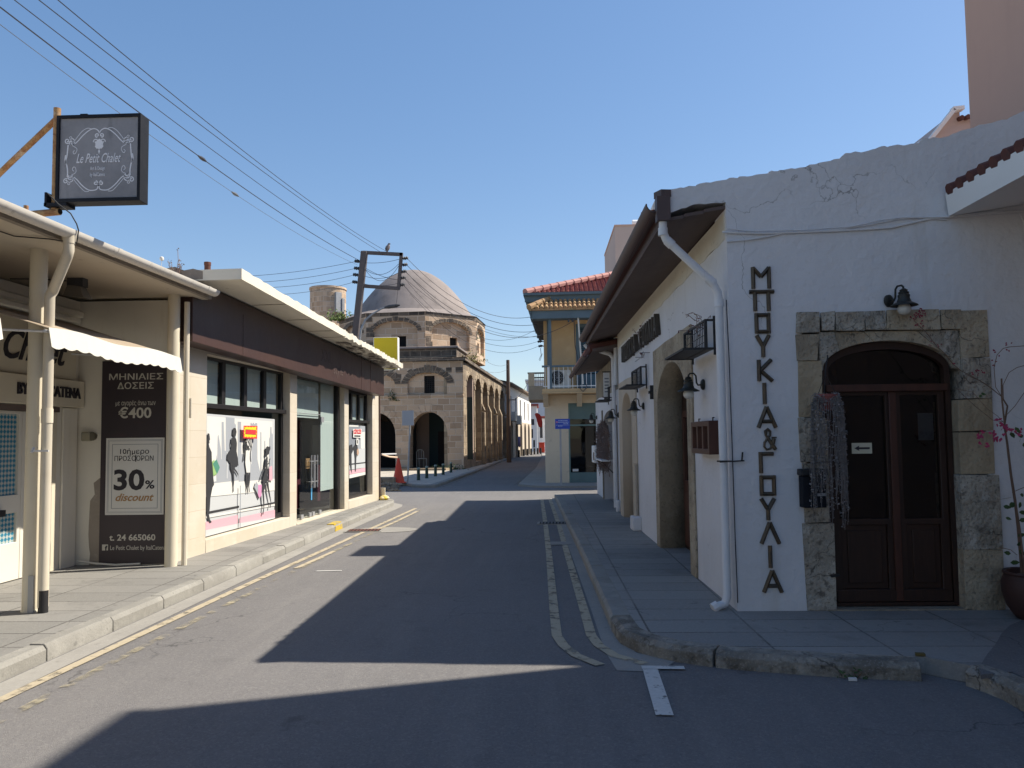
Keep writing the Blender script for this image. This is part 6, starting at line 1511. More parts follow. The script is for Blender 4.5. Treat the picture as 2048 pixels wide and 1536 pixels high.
# front: two arched porch openings, blind arches over them with a grilled window
o1 = (M_(895, 880)[0], M_(819, 880)[0]); o2 = (M_(791, 880)[0], M_(791, 880)[0] + (o1[1] - o1[0]))
ap1, sp1 = M_(858, 824)[1], M_(858, 868)[1]
bl = (M_(894, 780)[0], M_(815, 780)[0]); bl2 = (M_(790, 780)[0], M_(790, 780)[0] + bl[1] - bl[0])
bv0, bs, ba = M_(850, 789)[1], M_(850, 768)[1], M_(850, 745)[1]
WL = 13.5
holes = [arch(a_, c_, bv0, bs, ba, 14) for a_, c_ in (bl, bl2)]
outer = [(0.0, 0.0), (o1[0], 0.0)] + arch(o1[0], o1[1], 0.0, sp1, ap1, 18)[1:-1] + [(o1[1], 0.0), (o2[0], 0.0)] + arch(o2[0], o2[1], 0.0, sp1, ap1, 18)[1:-1] + [(o2[1], 0.0), (WL, 0.0), (WL, MH), (0.0, MH)]
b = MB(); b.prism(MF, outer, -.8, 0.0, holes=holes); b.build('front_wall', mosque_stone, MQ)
gx = (M_(868, 770)[0], M_(847, 770)[0]); gz = (M_(858, 786)[1], M_(858, 751)[1])
b = MB()
for k, (a_, c_) in enumerate((bl, bl2)):
    hl = [ring(gx[0], gx[1], gz[0], gz[1])] if k == 0 else []
    b.prism(MF, ring(a_ - .05, c_ + .05, bv0 - .05, ba + .05), -.45, -.16, holes=hl)
b.build('blind_arch_infill', mosque_stone, MQ)
b = MB()
for k in range(1, 6): b.bar(MF.p(gx[0] + (gx[1] - gx[0]) * k / 6, gz[0], -.22), MF.p(gx[0] + (gx[1] - gx[0]) * k / 6, gz[1], -.22), .025, .025)
for k in range(1, 8): b.bar(MF.p(gx[0], gz[0] + (gz[1] - gz[0]) * k / 8, -.22), MF.p(gx[1], gz[0] + (gz[1] - gz[0]) * k / 8, -.22), .02, .02)
wg = b.build('window_grille', iron_black, MQ)
b = MB(); b.fbox(MF, gx[0] - .02, gx[1] + .02, gz[0] - .02, gz[1] + .02, -.44, -.40); b.build('window_back', void_black, wg)
# arch stones, darker, and the weathered upper courses
def vouss(mb, fr_, u0, u1, spr, apex, dpt, n, w0, w1):
    c, h = (u0 + u1) / 2, (u1 - u0) / 2
    for k in range(n):
        a0, a1_ = math.pi * (k + .06) / n, math.pi * (k + .94) / n
        dd = dpt * rnd.uniform(.8, 1.15)
        P = [(c - h * math.cos(a0), spr + (apex - spr) * math.sin(a0)), (c - h * math.cos(a1_), spr + (apex - spr) * math.sin(a1_)),
             (c - (h + dd) * math.cos(a1_), spr + (apex - spr + dd) * math.sin(a1_)), (c - (h + dd) * math.cos(a0), spr + (apex - spr + dd) * math.sin(a0))]
        mb.prism(fr_, P, w0, w1 + rnd.uniform(0, .02))
b = MB()
for a_, c_ in (bl, bl2): vouss(b, MF, a_, c_, bs, ba, .34, 13, -.1, .015)
b.build('blind_arch_stones', mosque_dark, MQ)
b = MB()
for a_, c_ in (o1, o2): vouss(b, MF, a_, c_, sp1, ap1, .38, 13, -.3, .012)
b.build('porch_arch_stones', mosque_stone, MQ)
b = MB()
for k in range(70):
    v = MH - .29 * rnd.choice((1, 1, 2, 2, 3, 3, 4, 5)); u = rnd.choice(range(0, 20)) * .58 + (.29 if int(round((MH - v) / .29)) % 2 else 0)
    if u < 2.2 and rnd.random() < .85: continue
    mid_ = min(abs(u - (bl[0] + bl[1]) / 2), abs(u - (bl2[0] + bl2[1]) / 2))
    if mid_ < 1.25 and v < ba + .28: continue
    b.fbox(MF, u, u + rnd.uniform(.3, .56), v + .01, v + .27, -.05, rnd.uniform(.006, .02))
b.build('dark_wall_stones', mosque_dark, MQ, bevel=.02)
b = MB()
b.fbox(MF, -.14, WL, MH + .001, MH + .20, -1.2, .14); b.fbox(MS, -.14, 23.0, MH + .001, MH + .20, -1.2, .14); b.build('cornice', mosque_dark, MQ, bevel=.04)
b = MB(); b.fbox(MF, -.012, WL, bv0 - .12, bv0 - .02, -.1, .03); b.build('ledge', mosque_stone, MQ, bevel=.02)
# second tier: parapet block under the drum
t0 = MF.px(913, 705, -1.0)[0]; tz0, tz1 = MH + .19, MF.px(880, 697, -1.0)[1]
b = MB(); b.hexa([MF.p(u, z, w) for z in (MH - .4, tz1) for u, w in ((t0, -9.5), (WL - .5, -9.5), (WL - .5, -1.0), (t0, -1.0))]); b.build('upper_tier', mosque_dark, MQ)
b = MB(); b.hexa([MF.p(u, z, w) for z in (tz1 + .001, tz1 + .12) for u, w in ((t0 - .1, -9.5), (WL - .5, -9.5), (WL - .5, -.88), (t0 - .1, -.88))]); b.build('upper_cornice', dome_mat, MQ, bevel=.03)
# porch inside
b = MB(); pb = -3.2
b.fbox(MF, -.0, WL, 0.15, MH - .2, pb - .3, pb); b.build('porch_wall', mk('porch_plaster', (.40, .30, .25), [(.8, .4, .7, (.33, .24, .2), .7)], .9), MQ)
b = MB(); b.fbox(MF, 0, WL, .1, .16, pb, -.02); b.fbox(MF, 0, WL, MH - .3, MH - .02, pb, -.81); b.fbox(MF, o1[1] + .2, o1[1] + .6, .16, MH, pb, -.81) if False else None; b.build('porch_floor', mosque_side, MQ)
pw = MF.px(858, 880, pb + .05)[0]
b = MB(); b.fbox(MF, 0.0, MF.px(859, 880, pb)[0], .16, 3.9, pb + .01, pb + .08); b.build('teal_screen', mk('dark_teal_screen', (.035, .055, .06)), MQ)
b = MB(); b.fbox(MF, MF.px(895, 880, pb)[0] - .2, MF.px(877, 880, pb)[0], .16, MF.px(880, 863, pb)[1], pb + .08, pb + .14); b.build('porch_door', mk('porch_door_paint', (.03, .022, .024)), MQ)
b = MB(); b.fbox(MF, o2[0] - .7, WL, .17, MF.px(780, 843, -1.6)[1], -1.75, -1.6); b.build('dark_shutter', void_black, MQ)
# street side: tall blind arches between piers
arcs = [(934.0, 947.2, 750), (950.8, 961, 758), (965.7, 974.4, 765), (978.2, 986.6, 771), (989.8, 996.9, 777), (1000.2, 1007.5, 781), (1010, 1015.6, 785)]
holes = []
for k, (xa, xb, yt) in enumerate(arcs):
    ua, ub = MS.px(xa, 860)[0], MS.px(xb, 860)[0]
    vt = MS.px((xa + xb) / 2, yt)[1]
    holes.append(arch(ua, ub + .35, .35 if k else .5, vt - .75, vt, 10))
LS = 23.0
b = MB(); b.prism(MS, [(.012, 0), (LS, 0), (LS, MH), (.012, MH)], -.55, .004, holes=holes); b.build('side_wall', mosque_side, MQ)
b = MB(); b.fbox(MS, .02, LS, .0, MH - .01, -1.0, -.56); b.build('side_wall_infill', mosque_side, MQ)
b = MB()
for k, h in enumerate(holes):
    us = [q[0] for q in h]; vouss(b, MS, min(us), max(us), max(q[1] for q in h) - .75, max(q[1] for q in h), .25, 9, -.2, .02)
    nx = holes[k + 1][0][0] if k < len(holes) - 1 else LS
    if k: b.fbox(MS, max(us) + .1, nx - .1, 0, 3.3 - .1 * (k % 2), -.1, .20); b.hexa([MS.p(u, z, w) for (u, z, w) in ((max(us) + .1, 3.3, -.1), (nx - .1, 3.3, -.1), (nx - .1, 3.3, .2), (max(us) + .1, 3.3, .2), (max(us) + .1, 3.8, -.1), (nx - .1, 3.8, -.1), (nx - .1, 3.75, .02), (max(us) + .1, 3.75, .02))])
b.build('pier', mosque_side, MQ, bevel=.03)
b = MB(); sl_ = MS.px(934, 862)[0]; b.fbox(MS, .35, .62, 1.9, 2.9, -.02, .004) if False else b.fbox(MS, .42, .60, 2.1, 2.85, .001, .006); b.build('slit_window', void_black, MQ)
b = MB(); b.fbox(MS, 0.2, LS, 0, MH - .1, -8.5, -8.0); b.fbox(MS, LS - .5, LS, 0, MH - .1, -8, -1); b.build('rear_wall', mosque_side, MQ)
rd0 = MS.px(966, 724, -3.2); 
b = MB()
R0 = [MS.p(8.6, MH + .2, .10), MS.p(24.5, MH + .2, .10), MS.p(24.5, 6.95, -3.6), MS.p(8.6, 6.95, -3.6), MS.p(24.5, MH + .2, -8), MS.p(8.6, MH + .2, -8)]
b.poly([R0[0], R0[1], R0[2], R0[3]]); b.poly([R0[3], R0[2], R0[4], R0[5]]); b.poly([R0[0], R0[3], R0[5]]); b.poly([R0[1], R0[4], R0[2]]); b.poly([R0[0], R0[5], R0[4], R0[1]])
b.build('hall_roof', mk('brown_roof_render', (.22, .165, .125), [(.8, .4, .65, (.15, .11, .085), .8), (9, .5, .7, (.28, .21, .16), .5)], .9, (6, .6, .04)), MQ)
# octagonal drum and dome
DC = AY(828, 700, 45.4); DC = Vector((DC.x, DC.y, 0)); DR = 4.36
dz0, dz1 = tz1 - .3, AY(847, 622, 45.4 - 4.3).z
A0 = R(-90) + R(17.5)
dv = [Vector((DC.x + DR * math.cos(A0 + R(45) * k), DC.y + DR * math.sin(A0 + R(45) * k))) for k in range(8)]
drum = MB(); inf = MB(); dst = MB()
for k in range(8):
    a_, c_ = dv[k], dv[(k + 1) % 8]
    uu_ = (c_ - a_); L_ = uu_.length; nn = Vector((uu_.y, -uu_.x)).normalized()
    f_ = Frame((a_.x, a_.y), (uu_.x, uu_.y), (nn.x, nn.y))
    hl = arch(.42, L_ - .42, dz0 + .5, dz1 - 1.05, dz1 - .46, 14)
    drum.prism(f_, [(0, dz0), (L_, dz0), (L_, dz1), (0, dz1)], -.3, 0.0, holes=[hl])
    wh = ring(L_ / 2 + .05, L_ / 2 + .55, dz0 + .62, dz0 + 1.22)
    inf.prism(f_, [(.3, dz0 + .4), (L_ - .3, dz0 + .4), (L_ - .3, dz1 - .4), (.3, dz1 - .4)], -.4, -.2, holes=[wh])
    win = MB(); win.fbox(f_, L_ / 2, L_ / 2 + .6, dz0 + .6, dz0 + 1.3, -.38, -.34); win.build('drum_window', void_black, MQ)
    vouss(dst, f_, .42, L_ - .42, dz1 - 1.05, dz1 - .46, .22, 13, -.1, .012)
    dst.fbox(f_, 0.02, L_ - .02, dz1 - .2, dz1 + .0, -.2, .02)
    for j in range(7): dst.fbox(f_, .03, .36 + .1 * (j % 2), dz0 + .35 + j * .28, dz0 + .61 + j * .28, -.1, .012) if (j * 7 + k) % 3 else None
drum.build('drum', mosque_stone, MQ); inf.build('drum_infill', mosque_stone, MQ); dst.build('drum_edge_stones', mosque_dark, MQ, bevel=.015)
dm = MB()
R2 = DR * 1.015
base = [dm.v((DC.x + R2 * math.cos(A0 + R(45) * k / 6 - (0)) * (math.cos(R(22.5)) / math.cos(((k % 6) / 6 - .5) * R(45))), DC.y + R2 * math.sin(A0 + R(45) * k / 6) * (math.cos(R(22.5)) / math.cos(((k % 6) / 6 - .5) * R(45))), dz1 + .0)) for k in range(48)]
rings = [base]
DT = AY(828, 541, 45.4).z
prof = [(3.8, dz1 + .20)] + [(3.5 * (1 - h_) ** .5, dz1 + .32 + (DT - dz1 - .32) * h_) for h_ in [1 - (1 - k / 22) ** 2 for k in range(22)] + [.9995]]
for r_, z in prof: rings.append([dm.v((DC.x + max(r_, .01) * math.cos(A0 + 2 * math.pi * k / 48), DC.y + max(r_, .01) * math.sin(A0 + 2 * math.pi * k / 48), z)) for k in range(48)])
for k in range(len(rings) - 1):
    for j in range(48):
        dm.F.append([rings[k][j], rings[k][(j + 1) % 48], rings[k + 1][(j + 1) % 48], rings[k + 1][j]]); dm.MI.append(0)
dm.F.append(rings[-1]); dm.MI.append(0)
dm.hard = 30
dm.build('dome', dome_mat, MQ)
# minaret stump
mc = AY(656, 640, 47.5)
b = MB(); mr_ = (AY(692, 640, 47.5).x - AY(622, 640, 47.5).x) / 2; mt_ = AY(656, 579, 47.5).z
b.lathe((mc.x, mc.y, 0), [(mr_, 3.0), (mr_, mt_ - .08), (mr_ + .05, mt_ - .06), (mr_ + .04, mt_ + .06), (mr_ - .2, mt_ + .1)], 32); b.build('minaret_stump', mosque_stone, MQ)
b = MB(); MFr = Frame((mc.x + mr_ * .80, mc.y - mr_ * .62), (.61, .79), (.79, -.61)); b.fbox(MFr, -.3, .12, mt_ - 1.6, mt_ - .35, -.2, .10); b.fbox(MFr, .12, .3, mt_ - 1.9, mt_ - .7, -.2, .16); b.build('planks', grey_metal, MQ)
b = MB(); b.extr([(-16, 3), (-8.8, 3), (-8.8, 7.8), (-9.9, 8.2), (-10.9, 7.95), (-12, 7.65), (-13.8, 7.5), (-16, 7.4)], [], lambda x, z: Vector((x, 48, z)), lambda x, z: Vector((x, 43.6, z))); b.build('side_vault', mosque_stone, MQ)
b = MB(); vouss(b, Frame((-10.8, 43.6), (1, 0), (0, -1)), -1.5, 1.2, 6.1, 7.4, .3, 11, -.1, .02); b.build('vault_arch_stones', mosque_dark, MQ)
def bush(name, label, c, rx, ry, rz, n, s, mat=leaf_bright, cat='plant'):
    t = thing(name, label, cat, c)
    mb = MB(); sm = MB(); c = Vector(c)
    for k in range(n):
        d = Vector((rnd.gauss(0, .45), rnd.gauss(0, .45), abs(rnd.gauss(0, .5))))
        q = c + Vector((d.x * rx, d.y * ry, d.z * rz))
        a_ = Vector((rnd.uniform(-1, 1), rnd.uniform(-1, 1), rnd.uniform(-.2, 1))).normalized(); cc = a_.orthogonal().normalized(); s_ = s * rnd.uniform(.5, 1.2)
        mb.poly([q - a_ * s_, q + cc * s_ * .4, q + a_ * s_, q - cc * s_ * .4])
    for k in range(6): sm.tube([c, c + Vector((rnd.uniform(-.4, .4) * rx, rnd.uniform(-.4, .4) * ry, rz * rnd.uniform(.3, .8)))], s * .12, 4)
    sm.build('stem', bark, t); mb.build('foliage', mat, t, smooth=False)
q = AY(682, 641, 43.7); bush('roof_bush', 'yellow-green weeds growing on the mosque roof below the round minaret stump', (q.x, q.y, q.z), 1.0, .4, .45, 380, .10)
q = AY(957, 668, 43.5); bush('wall_plant', 'small green plant rooted in the right face of the mosque drum', (DC.x + 3.75, DC.y - 1.0, AY(957, 672, 43).z), .3, .25, .5, 90, .09, leaf_green)
q = M_(787, 790); bush('wall_plant', 'dark green plant growing from the mosque front between its two arches', MF.p(q[0], q[1] - .3, .08), .25, .1, .5, 70, .07, leaf_green)
q = MS.p(2.6, MH + .2, .0); bush('wall_plant', 'dry weeds on the mosque cornice at the foot of the drum', (q.x, q.y, q.z), .8, .5, .5, 130, .10, mk('dry_weed', (.16, .14, .05)))
q = MF.p(.6, .1, .4); bush('wall_plant', 'low dark weeds along the foot of the mosque corner', (q.x, q.y, q.z), .8, .2, .25, 120, .07, leaf_green)
for k in range(3):
    pass
# ================================================================== forecourt things
def make_chair():
    t = thing('metal_chair', 'pale tubular chair standing inside the mosque porch arch', 'chair', (0, 0, 0))
    b = MB()
    for y in (-.2, .2): b.tube([(-.19, y, 0), (-.19, y, .45), (-.2, y, .8), (-.2, y * .6, .9), (-.2, 0, .93)], .016, 6)
    b.build('back_frame', ac_white, t)
    for y in (-.2, .2):
        b = MB(); b.tube([(.2, y, 0), (.18, y, .45)], .016, 6); b.build('leg', ac_white, t)
    b = MB(); b.box(-.2, .2, -.21, .21, .44, .47); b.build('seat', ac_white, t, bevel=.01)
    b = MB()
    for y in (-.07, .07): b.tube([(-.19, y, .46), (-.2, y, .91)], .012, 6)
    b.build('backrest', ac_white, t)
    return t
chr_ = make_chair(); q = AY(843, 934, 40.3); chr_.location = (q.x, 40.3, .17); chr_.rotation_euler = (0, 0, R(-60))
bp = [(837, 960.5), (853.5, 956.5), (871, 952.5), (886.5, 949.5), (902, 945)]
def make_bollard(r_, h, mats, label, group):
    t = thing('bollard', label, 'bollard', (0, 0, 0), group)
    b = MB(); b.lathe((0, 0, 0), [(r_ * 1.15, 0), (r_ * 1.15, .03), (r_, .04), (r_, h - .1), (r_ * .85, h - .09), (r_ * .85, h - .07)], 14); b.build('shaft', mats[0], t)
    b = MB(); b.lathe((0, 0, 0), [(r_ * .85, h - .07), (r_ * 1.05, h - .065), (r_ * 1.05, h - .02), (r_ * .6, h)], 14); b.build('cap', mats[1], t)
    return t
b0 = make_bollard(.062, .48, (green_plastic, mk('pale_green_cap', (.25, .30, .26))), None, 'green bollards on the mosque forecourt')
bl_ = ['first green bollard, nearest the orange cone', 'second green bollard from the orange cone', 'middle one of the five green bollards', 'fourth green bollard, next but one to the mosque corner', 'last green bollard, nearest the mosque corner']
for k, q in enumerate(bp):
    o = b0 if k == 0 else copy_tree(b0); p = G(*q, .1); o.location = (p.x, p.y, .098); o['label'] = bl_[k]
fb = [(1038, 914.5), (1047.5, 912), (1055, 911), (1062.5, 910), (1069, 909), (1075.5, 908.6), (1081.5, 908)]
b1 = make_bollard(.095, .62, (iron_black, iron_black), None, 'black bollards across the far end of the street')
fl_ = ['leftmost of the black bollards at the far end', 'second black bollard from the left at the far end', 'third black bollard from the left at the far end', 'middle black bollard at the far end', 'fifth black bollard from the left at the far end', 'sixth black bollard, left of the red box', 'rightmost black bollard beside the yellow house corner']
for k, q in enumerate(fb):
    o = b1 if k == 0 else copy_tree(b1); p = G(*q); o.location = p; o['label'] = fl_[k]
p = G(797, 966, .1)
t = thing('traffic_cone', 'tall orange traffic cone on the mosque forecourt', 'traffic cone', (p.x, p.y, .1))
b = MB(); b.lathe((p.x, p.y, .1), [(.225, .03), (.20, .10), (.04, .86), (.03, .88)], 22); b.build('body', orange_plastic, t)
b = MB(); b.box(p.x - .25, p.x + .25, p.y - .25, p.y + .25, .101, .132); b.build('base', orange_plastic, t, bevel=.01)
p = G(815, 968, .1); YP = p.y
t = thing('sign_post', 'thin grey pole carrying a blank grey sign plate seen from behind', 'road sign', (p.x, p.y, .1))
b = MB(); tp = AY(820.5, 843, YP); b.tube([(p.x, YP, .1), (tp.x, YP, tp.z)], .03, 10); b.build('post', grey_metal, t)
c0, c1_ = AY(805, 851, YP), AY(828, 821, YP)
b = MB(); b.box(c0.x, c1_.x, YP - .06, YP - .045, c0.z, c1_.z); b.build('plate', mk('grey_plate', (.40, .41, .43)), t)
b = MB(); b.box((c0.x + c1_.x) / 2 - .12, (c0.x + c1_.x) / 2 + .12, YP - .044, YP - .03, (c0.z + c1_.z) / 2 - .02, (c0.z + c1_.z) / 2 + .02); b.build('bracket', grey_metal, t)
# barrier tape and rubble
pa, pb_, pc_ = AY(762, 909, 26.2), AY(795, 915, 28.7), AY(793, 908, 32)
for pts, lb in (((pa, pa.lerp(pb_, .5) + Vector((0, 0, -.03)), pb_), 'orange-white barrier tape sagging towards the orange cone'), ((pa, pa.lerp(pc_, .5), pc_), 'pale barrier tape running straight back into the porch')):
    b = MB()
    for k in range(len(pts) - 1):
        q0, q1 = Vector(pts[k]), Vector(pts[k + 1]); b.poly([q0 + Vector((0, 0, -.035)), q1 + Vector((0, 0, -.035)), q1 + Vector((0, 0, .035)), q0 + Vector((0, 0, .035))])
    o = b.build('barrier_tape', mk('tape_' + ('orange' if 'orange' in lb else 'pale'), (.62, .45, .33) if 'orange' in lb else (.5, .5, .52)), None, tuple(pa)); tag(o, lb, 'tape')
    m_ = o.modifiers.new('thick', 'SOLIDIFY'); m_.thickness = .002
b = MB()
for k in range(70):
    p = G(rnd.uniform(764, 800), rnd.uniform(969, 979), .06); s_ = rnd.uniform(.02, .10)
    b.lathe((p.x, p.y, .0 if p.y < 26 else .08), [(s_, 0), (s_ * 1.1, s_ * .5), (s_ * .7, s_ * rnd.uniform(.8, 1.3))], 6)
tag(b.build('rubble', mosque_side, smooth=False), 'broken stones and rubble beside the shop corner', 'rubble', kind='stuff')
t = thing('stone_block', 'weathered squared stone block lying in the rubble at the shop corner', 'block', G(772, 972, .0))
p = G(772, 974, 0)
b = MB(); b.box(p.x - .35, p.x + .3, p.y - .1, p.y + .25, 0, .34); b.build('block', mosque_side, t, bevel=.04)
t = thing('wooden_offcut', 'short pale board leaning on the brown corner trim of the shop', 'board', XF.p(UEND + .12, .1, .0))
b = MB(); b.fbox(XF, UEND + .07, UEND + .11, .02, .42, -.1, .14); b.build('board', cream, t)
p = G(808, 1000, 0)
b = MB(); b.lathe(tuple(XF.p(UEND - .05, .122, .16)), [(.10, 0), (.13, .05), (.09, .10), (.03, .12)], 9)
tag(b.build('yellow_bag', mk('yellow_plastic', (.6, .45, .04), [(9, .45, .6, (.75, .7, .6), .8)], .5, (9, .8, .04)), None, tuple(XF.p(UEND - .05, .12, .16))), 'crumpled yellow and white plastic bag at the far end of the shop', 'bag')

# ================================================================== YELLOW CORNER HOUSE
YH = thing('ochre_house', 'two storey ochre corner house with blue trim, railed balcony and double tiled eaves', 'house', (3, 31, 0.07))
Y_ = lambda x, y, w=0.0: YF.px(x, y, w)
yb = .06
sh0, sh1 = Y_(1137.5, 880)[0], Y_(1137.5, 880)[0] + 2.2
shz = Y_(1160, 806)[1]
fz = Y_(1140, 790)[1]
TOPZ = 6.55
b = MB(); b.prism(YF, [(0, yb), (sh0, yb), (sh0, shz), (sh1, shz), (sh1, yb), (8, yb), (8, fz), (0, fz)], -.35, 0.0); b.prism(YS, ring(.36, 9, yb, fz), -.35, 0.0); b.build('lower_wall', ochre_pale, YH)
dv0, dv1 = Y_(1152, 700)[0], Y_(1152, 700)[0] + 1.25
dz_ = Y_(1160, 648)[1]
b = MB(); b.prism(YF, [(0, fz), (dv0, fz), (dv0, dz_), (dv1, dz_), (dv1, fz), (8, fz), (8, TOPZ), (0, TOPZ)], -.35, -.002); b.prism(YS, ring(.36, 9, fz, TOPZ), -.35, -.002); b.fbox(YF, 0, 8, yb, TOPZ, -9.3, -9.0); b.fbox(YF, 7.7, 8, yb, TOPZ, -9, -.36)
b.build('upper_wall', ochre, YH)
# balcony door with louvred shutters
b = MB(); b.prism(YF, ring(dv0, dv1, fz, dz_), -.12, .03, holes=[ring(dv0 + .12, dv1 - .05, fz + .05, dz_ - .12)]); sd = b.build('shutter_frame', blue_trim, YH)
b = MB()
zz = fz + .75
while zz < dz_ - .16:
    b.hexa([YF.p(u, z, w) for (u, z, w) in ((dv0 + .13, zz, .0), (dv1 - .06, zz, .0), (dv1 - .06, zz + .015, .0), (dv0 + .13, zz + .015, .0), (dv0 + .13, zz + .05, -.06), (dv1 - .06, zz + .05, -.06), (dv1 - .06, zz + .065, -.06), (dv0 + .13, zz + .065, -.06))]); zz += .075
b.fbox(YF, dv0 + .13, dv1 - .06, fz + .05, fz + .72, -.08, -.02)
b.build('shutter', blue_shutter, sd)
b = MB(); b.fbox(YF, dv0 + .1, dv1, fz + .03, dz_, -.3, -.25); b.build('dark_room', void_black, sd)
# blue trims
b = MB(); b.fbox(YF, .12, .23, fz + .02, 5.92, .0, .06); tz_ = Y_(1120, 730)[1]; b.fbox(YF, .0, dv0, tz_ - .05, tz_ + .05, .61, .66) if False else None
b.build('corner_strip', blue_trim, YH)
# shop window: teal band, dark glass, teal panel
a_, c_ = sh0, sh1
b = MB(); b.fbox(YF, a_, c_, Y_(1160, 838)[1], shz, -.25, -.06); b.build('shop_panel', teal_metal, YH)
b = MB(); b.fbox(YF, a_, c_, yb + .01, Y_(1160, 945)[1], -.25, -.05); tp_ = b.build('shop_panel', teal_metal, YH)
b = MB(); b.fbox(YF, a_, c_, Y_(1160, 850)[1] - .03, Y_(1160, 850)[1] + .02, -.15, -.04); b.fbox(YF, a_, a_ + .05, yb, shz, -.15, -.03); b.build('shop_frame', mk('teal_frame', (.15, .24, .235)), YH)
b = MB(); b.sheet(YF, ring(a_, c_, Y_(1160, 945)[1], Y_(1160, 838)[1]), -.1); b.build('pane', glass_dark, YH)
b = MB(); b.fbox(YF, a_ - .3, c_ + .6, yb, shz, -2.0, -1.9); b.fbox(YF, a_, c_, yb, yb + .5, -1.9, -.25); b.build('inner_wall', void_black, YH)
b = MB(); b.fbox(YF, a_ + .12, a_ + .32, Y_(1150, 943)[1], Y_(1150, 938)[1], -.09, -.085); b.build('window_notice', paper_white, YH)
# balcony
bw = .95
sz = Y_(1120, 779, bw)[1]
b = MB(); b.fbox(YF, -.05, 5.5, sz - .10, sz + .03, .002, bw); b.fbox(YF, -.06, 5.5, sz - .13, sz - .09, .0, bw + .05); bal = b.build('balcony', ochre, YH)
b = MB()
for u in (.05, Y_(1159, 790, .5)[0], 4): b.prism(Frame(YF.p(u, 0, 0), (YF.N.x, YF.N.y), (-YF.U.x, -YF.U.y)), [(0, sz - .55), (.12, sz - .5), (.5, sz - .22), (bw - .1, sz - .131), (0, sz - .131)], -.09, .09)
b.build('balcony_bracket', ochre_pale, bal)
b = MB(); rz = Y_(1140, 731, bw)[1]
for k in range(34):
    u = .06 + k * .155; b.tube([YF.p(u, sz + .03, bw - .05), YF.p(u, rz - .03, bw - .05)], .010, 5)
b.fbox(YF, -.02, 5.4, sz + .10, sz + .13, bw - .065, bw - .035); b.build('railing', white_clean, bal)
b = MB(); b.fbox(YF, -.05, 5.4, rz - .045, rz + .02, bw - .09, bw - .01); b.build('handrail', blue_trim, bal)
b = MB(); b.fbox(YF, -.02, .07, sz + .03, 5.88, bw - .09, bw - .02) if False else b.fbox(YF, .19, .29, sz + .03, 5.80, bw - .10, bw - .02); b.build('balcony_post', blue_trim, bal)
b = MB(); b.fbox(YF, .13, .21, sz + .03, rz + .02, bw - .10, bw - .01); b.build('newel_post', white_clean, bal)
ax_, az = Y_(1117, 756, .45)
ac = thing('air_conditioner', 'air conditioner unit with round black fan behind the balcony railing', 'air conditioner', YF.p(ax_, sz, .45))
b = MB(); b.fbox(YF, ax_ - .38, ax_ + .42, sz + .06, az + .26, .30, .60); b.build('body', ac_white, ac, bevel=.015)
b = MB(); b.lathe(YF.p(ax_ - .04, az + .0, .60), [(.24, .0), (.24, .012), (.2, .016), (.03, .016)], 24, axis=YF.N); b.build('fan', iron_black, ac)
b = MB()
for r_ in (.1, .16, .22): 
    b.tube([YF.p(ax_ - .04 + r_ * math.cos(2 * math.pi * k / 20), az + r_ * math.sin(2 * math.pi * k / 20), .625) for k in range(21)], .006, 4)
for k in range(4): b.tube([YF.p(ax_ - .04 + .23 * math.cos(math.pi * k / 4), az + .23 * math.sin(math.pi * k / 4), .626), YF.p(ax_ - .04 - .23 * math.cos(math.pi * k / 4), az - .23 * math.sin(math.pi * k / 4), .626)], .006, 4)
b.build('fan_guard', grey_metal, ac)
# tiled roofs
def tile_field(mb, fr_, u0, u1, e_v, e_w, t_v, t_w, pitch=.2, course=.33, r=.075, cut0=0.0, m=0):
    n = int((u1 - u0) / pitch); L_ = math.hypot(t_v - e_v, t_w - e_w); nc = max(int(L_ / course), 1)
    dv_, dw_ = (t_v - e_v) / nc, (t_w - e_w) / nc
    for k in range(n):
        u = u0 + (k + .5) * pitch
        for j in range(nc):
            if u - u0 < cut0 * (j + .6) / nc: continue
            p0_ = fr_.p(u + rnd.uniform(-.008, .008), e_v + dv_ * j + .035, e_w + dw_ * j + .02); p1_ = fr_.p(u, e_v + dv_ * (j + 1.12), e_w + dw_ * (j + 1.12))
            mb.tube([p0_, p1_], [r, r * .82], 7, m)
    a0, a1_ = fr_.p(u0, e_v, e_w), fr_.p(u1, e_v, e_w); b0_, b1_ = fr_.p(u0 + cut0, t_v, t_w), fr_.p(u1, t_v, t_w)
    dn = Vector((0, 0, -.05))
    mb.hexa([a0 + dn, a1_ + dn, b1_ + dn, b0_ + dn, a0, a1_, b1_, b0_], m)
ez1 = Y_(1140, 587, .55)[1]
mb = MB(); tile_field(mb, YF, -.55, 8.5, ez1 + .02, .55, ez1 + 1.55, -3.6, .165, .30, .058, 4.1); rf = mb.build('roof', tile_red, YH)
mb = MB()                                               # hip tiles
h0, h1 = YF.p(-.6, ez1 + .08, .58), YF.p(3.55, ez1 + 1.66, -3.6)
for k in range(15): mb.tube([h0.lerp(h1, k / 15), h0.lerp(h1, (k + 1.15) / 15) + Vector((0, 0, .015))], [.13, .10], 8)
mb.build('hip_tiles', tile_pink, rf)
mb = MB(); p_ = [YF.p(-.55, ez1, .55), YF.p(3.5, ez1 + 1.5, -3.6), YF.p(-.55, ez1, -9)]; mb.poly(p_); mb.poly([p_[1], p_[2], YF.p(3.5, ez1 + 1.5, -6)]); mb.poly([p_[1], YF.p(8, ez1 + 1.5, -3.6), YF.p(8, ez1 + 1.5, -6), YF.p(3.5, ez1 + 1.5, -6)]); mb.poly([p_[2], YF.p(3.5, ez1 + 1.5, -6), YF.p(8, ez1 + 1.5, -6), YF.p(8, ez1, -9)]); mb.build('roof_far_slopes', tile_red, rf)
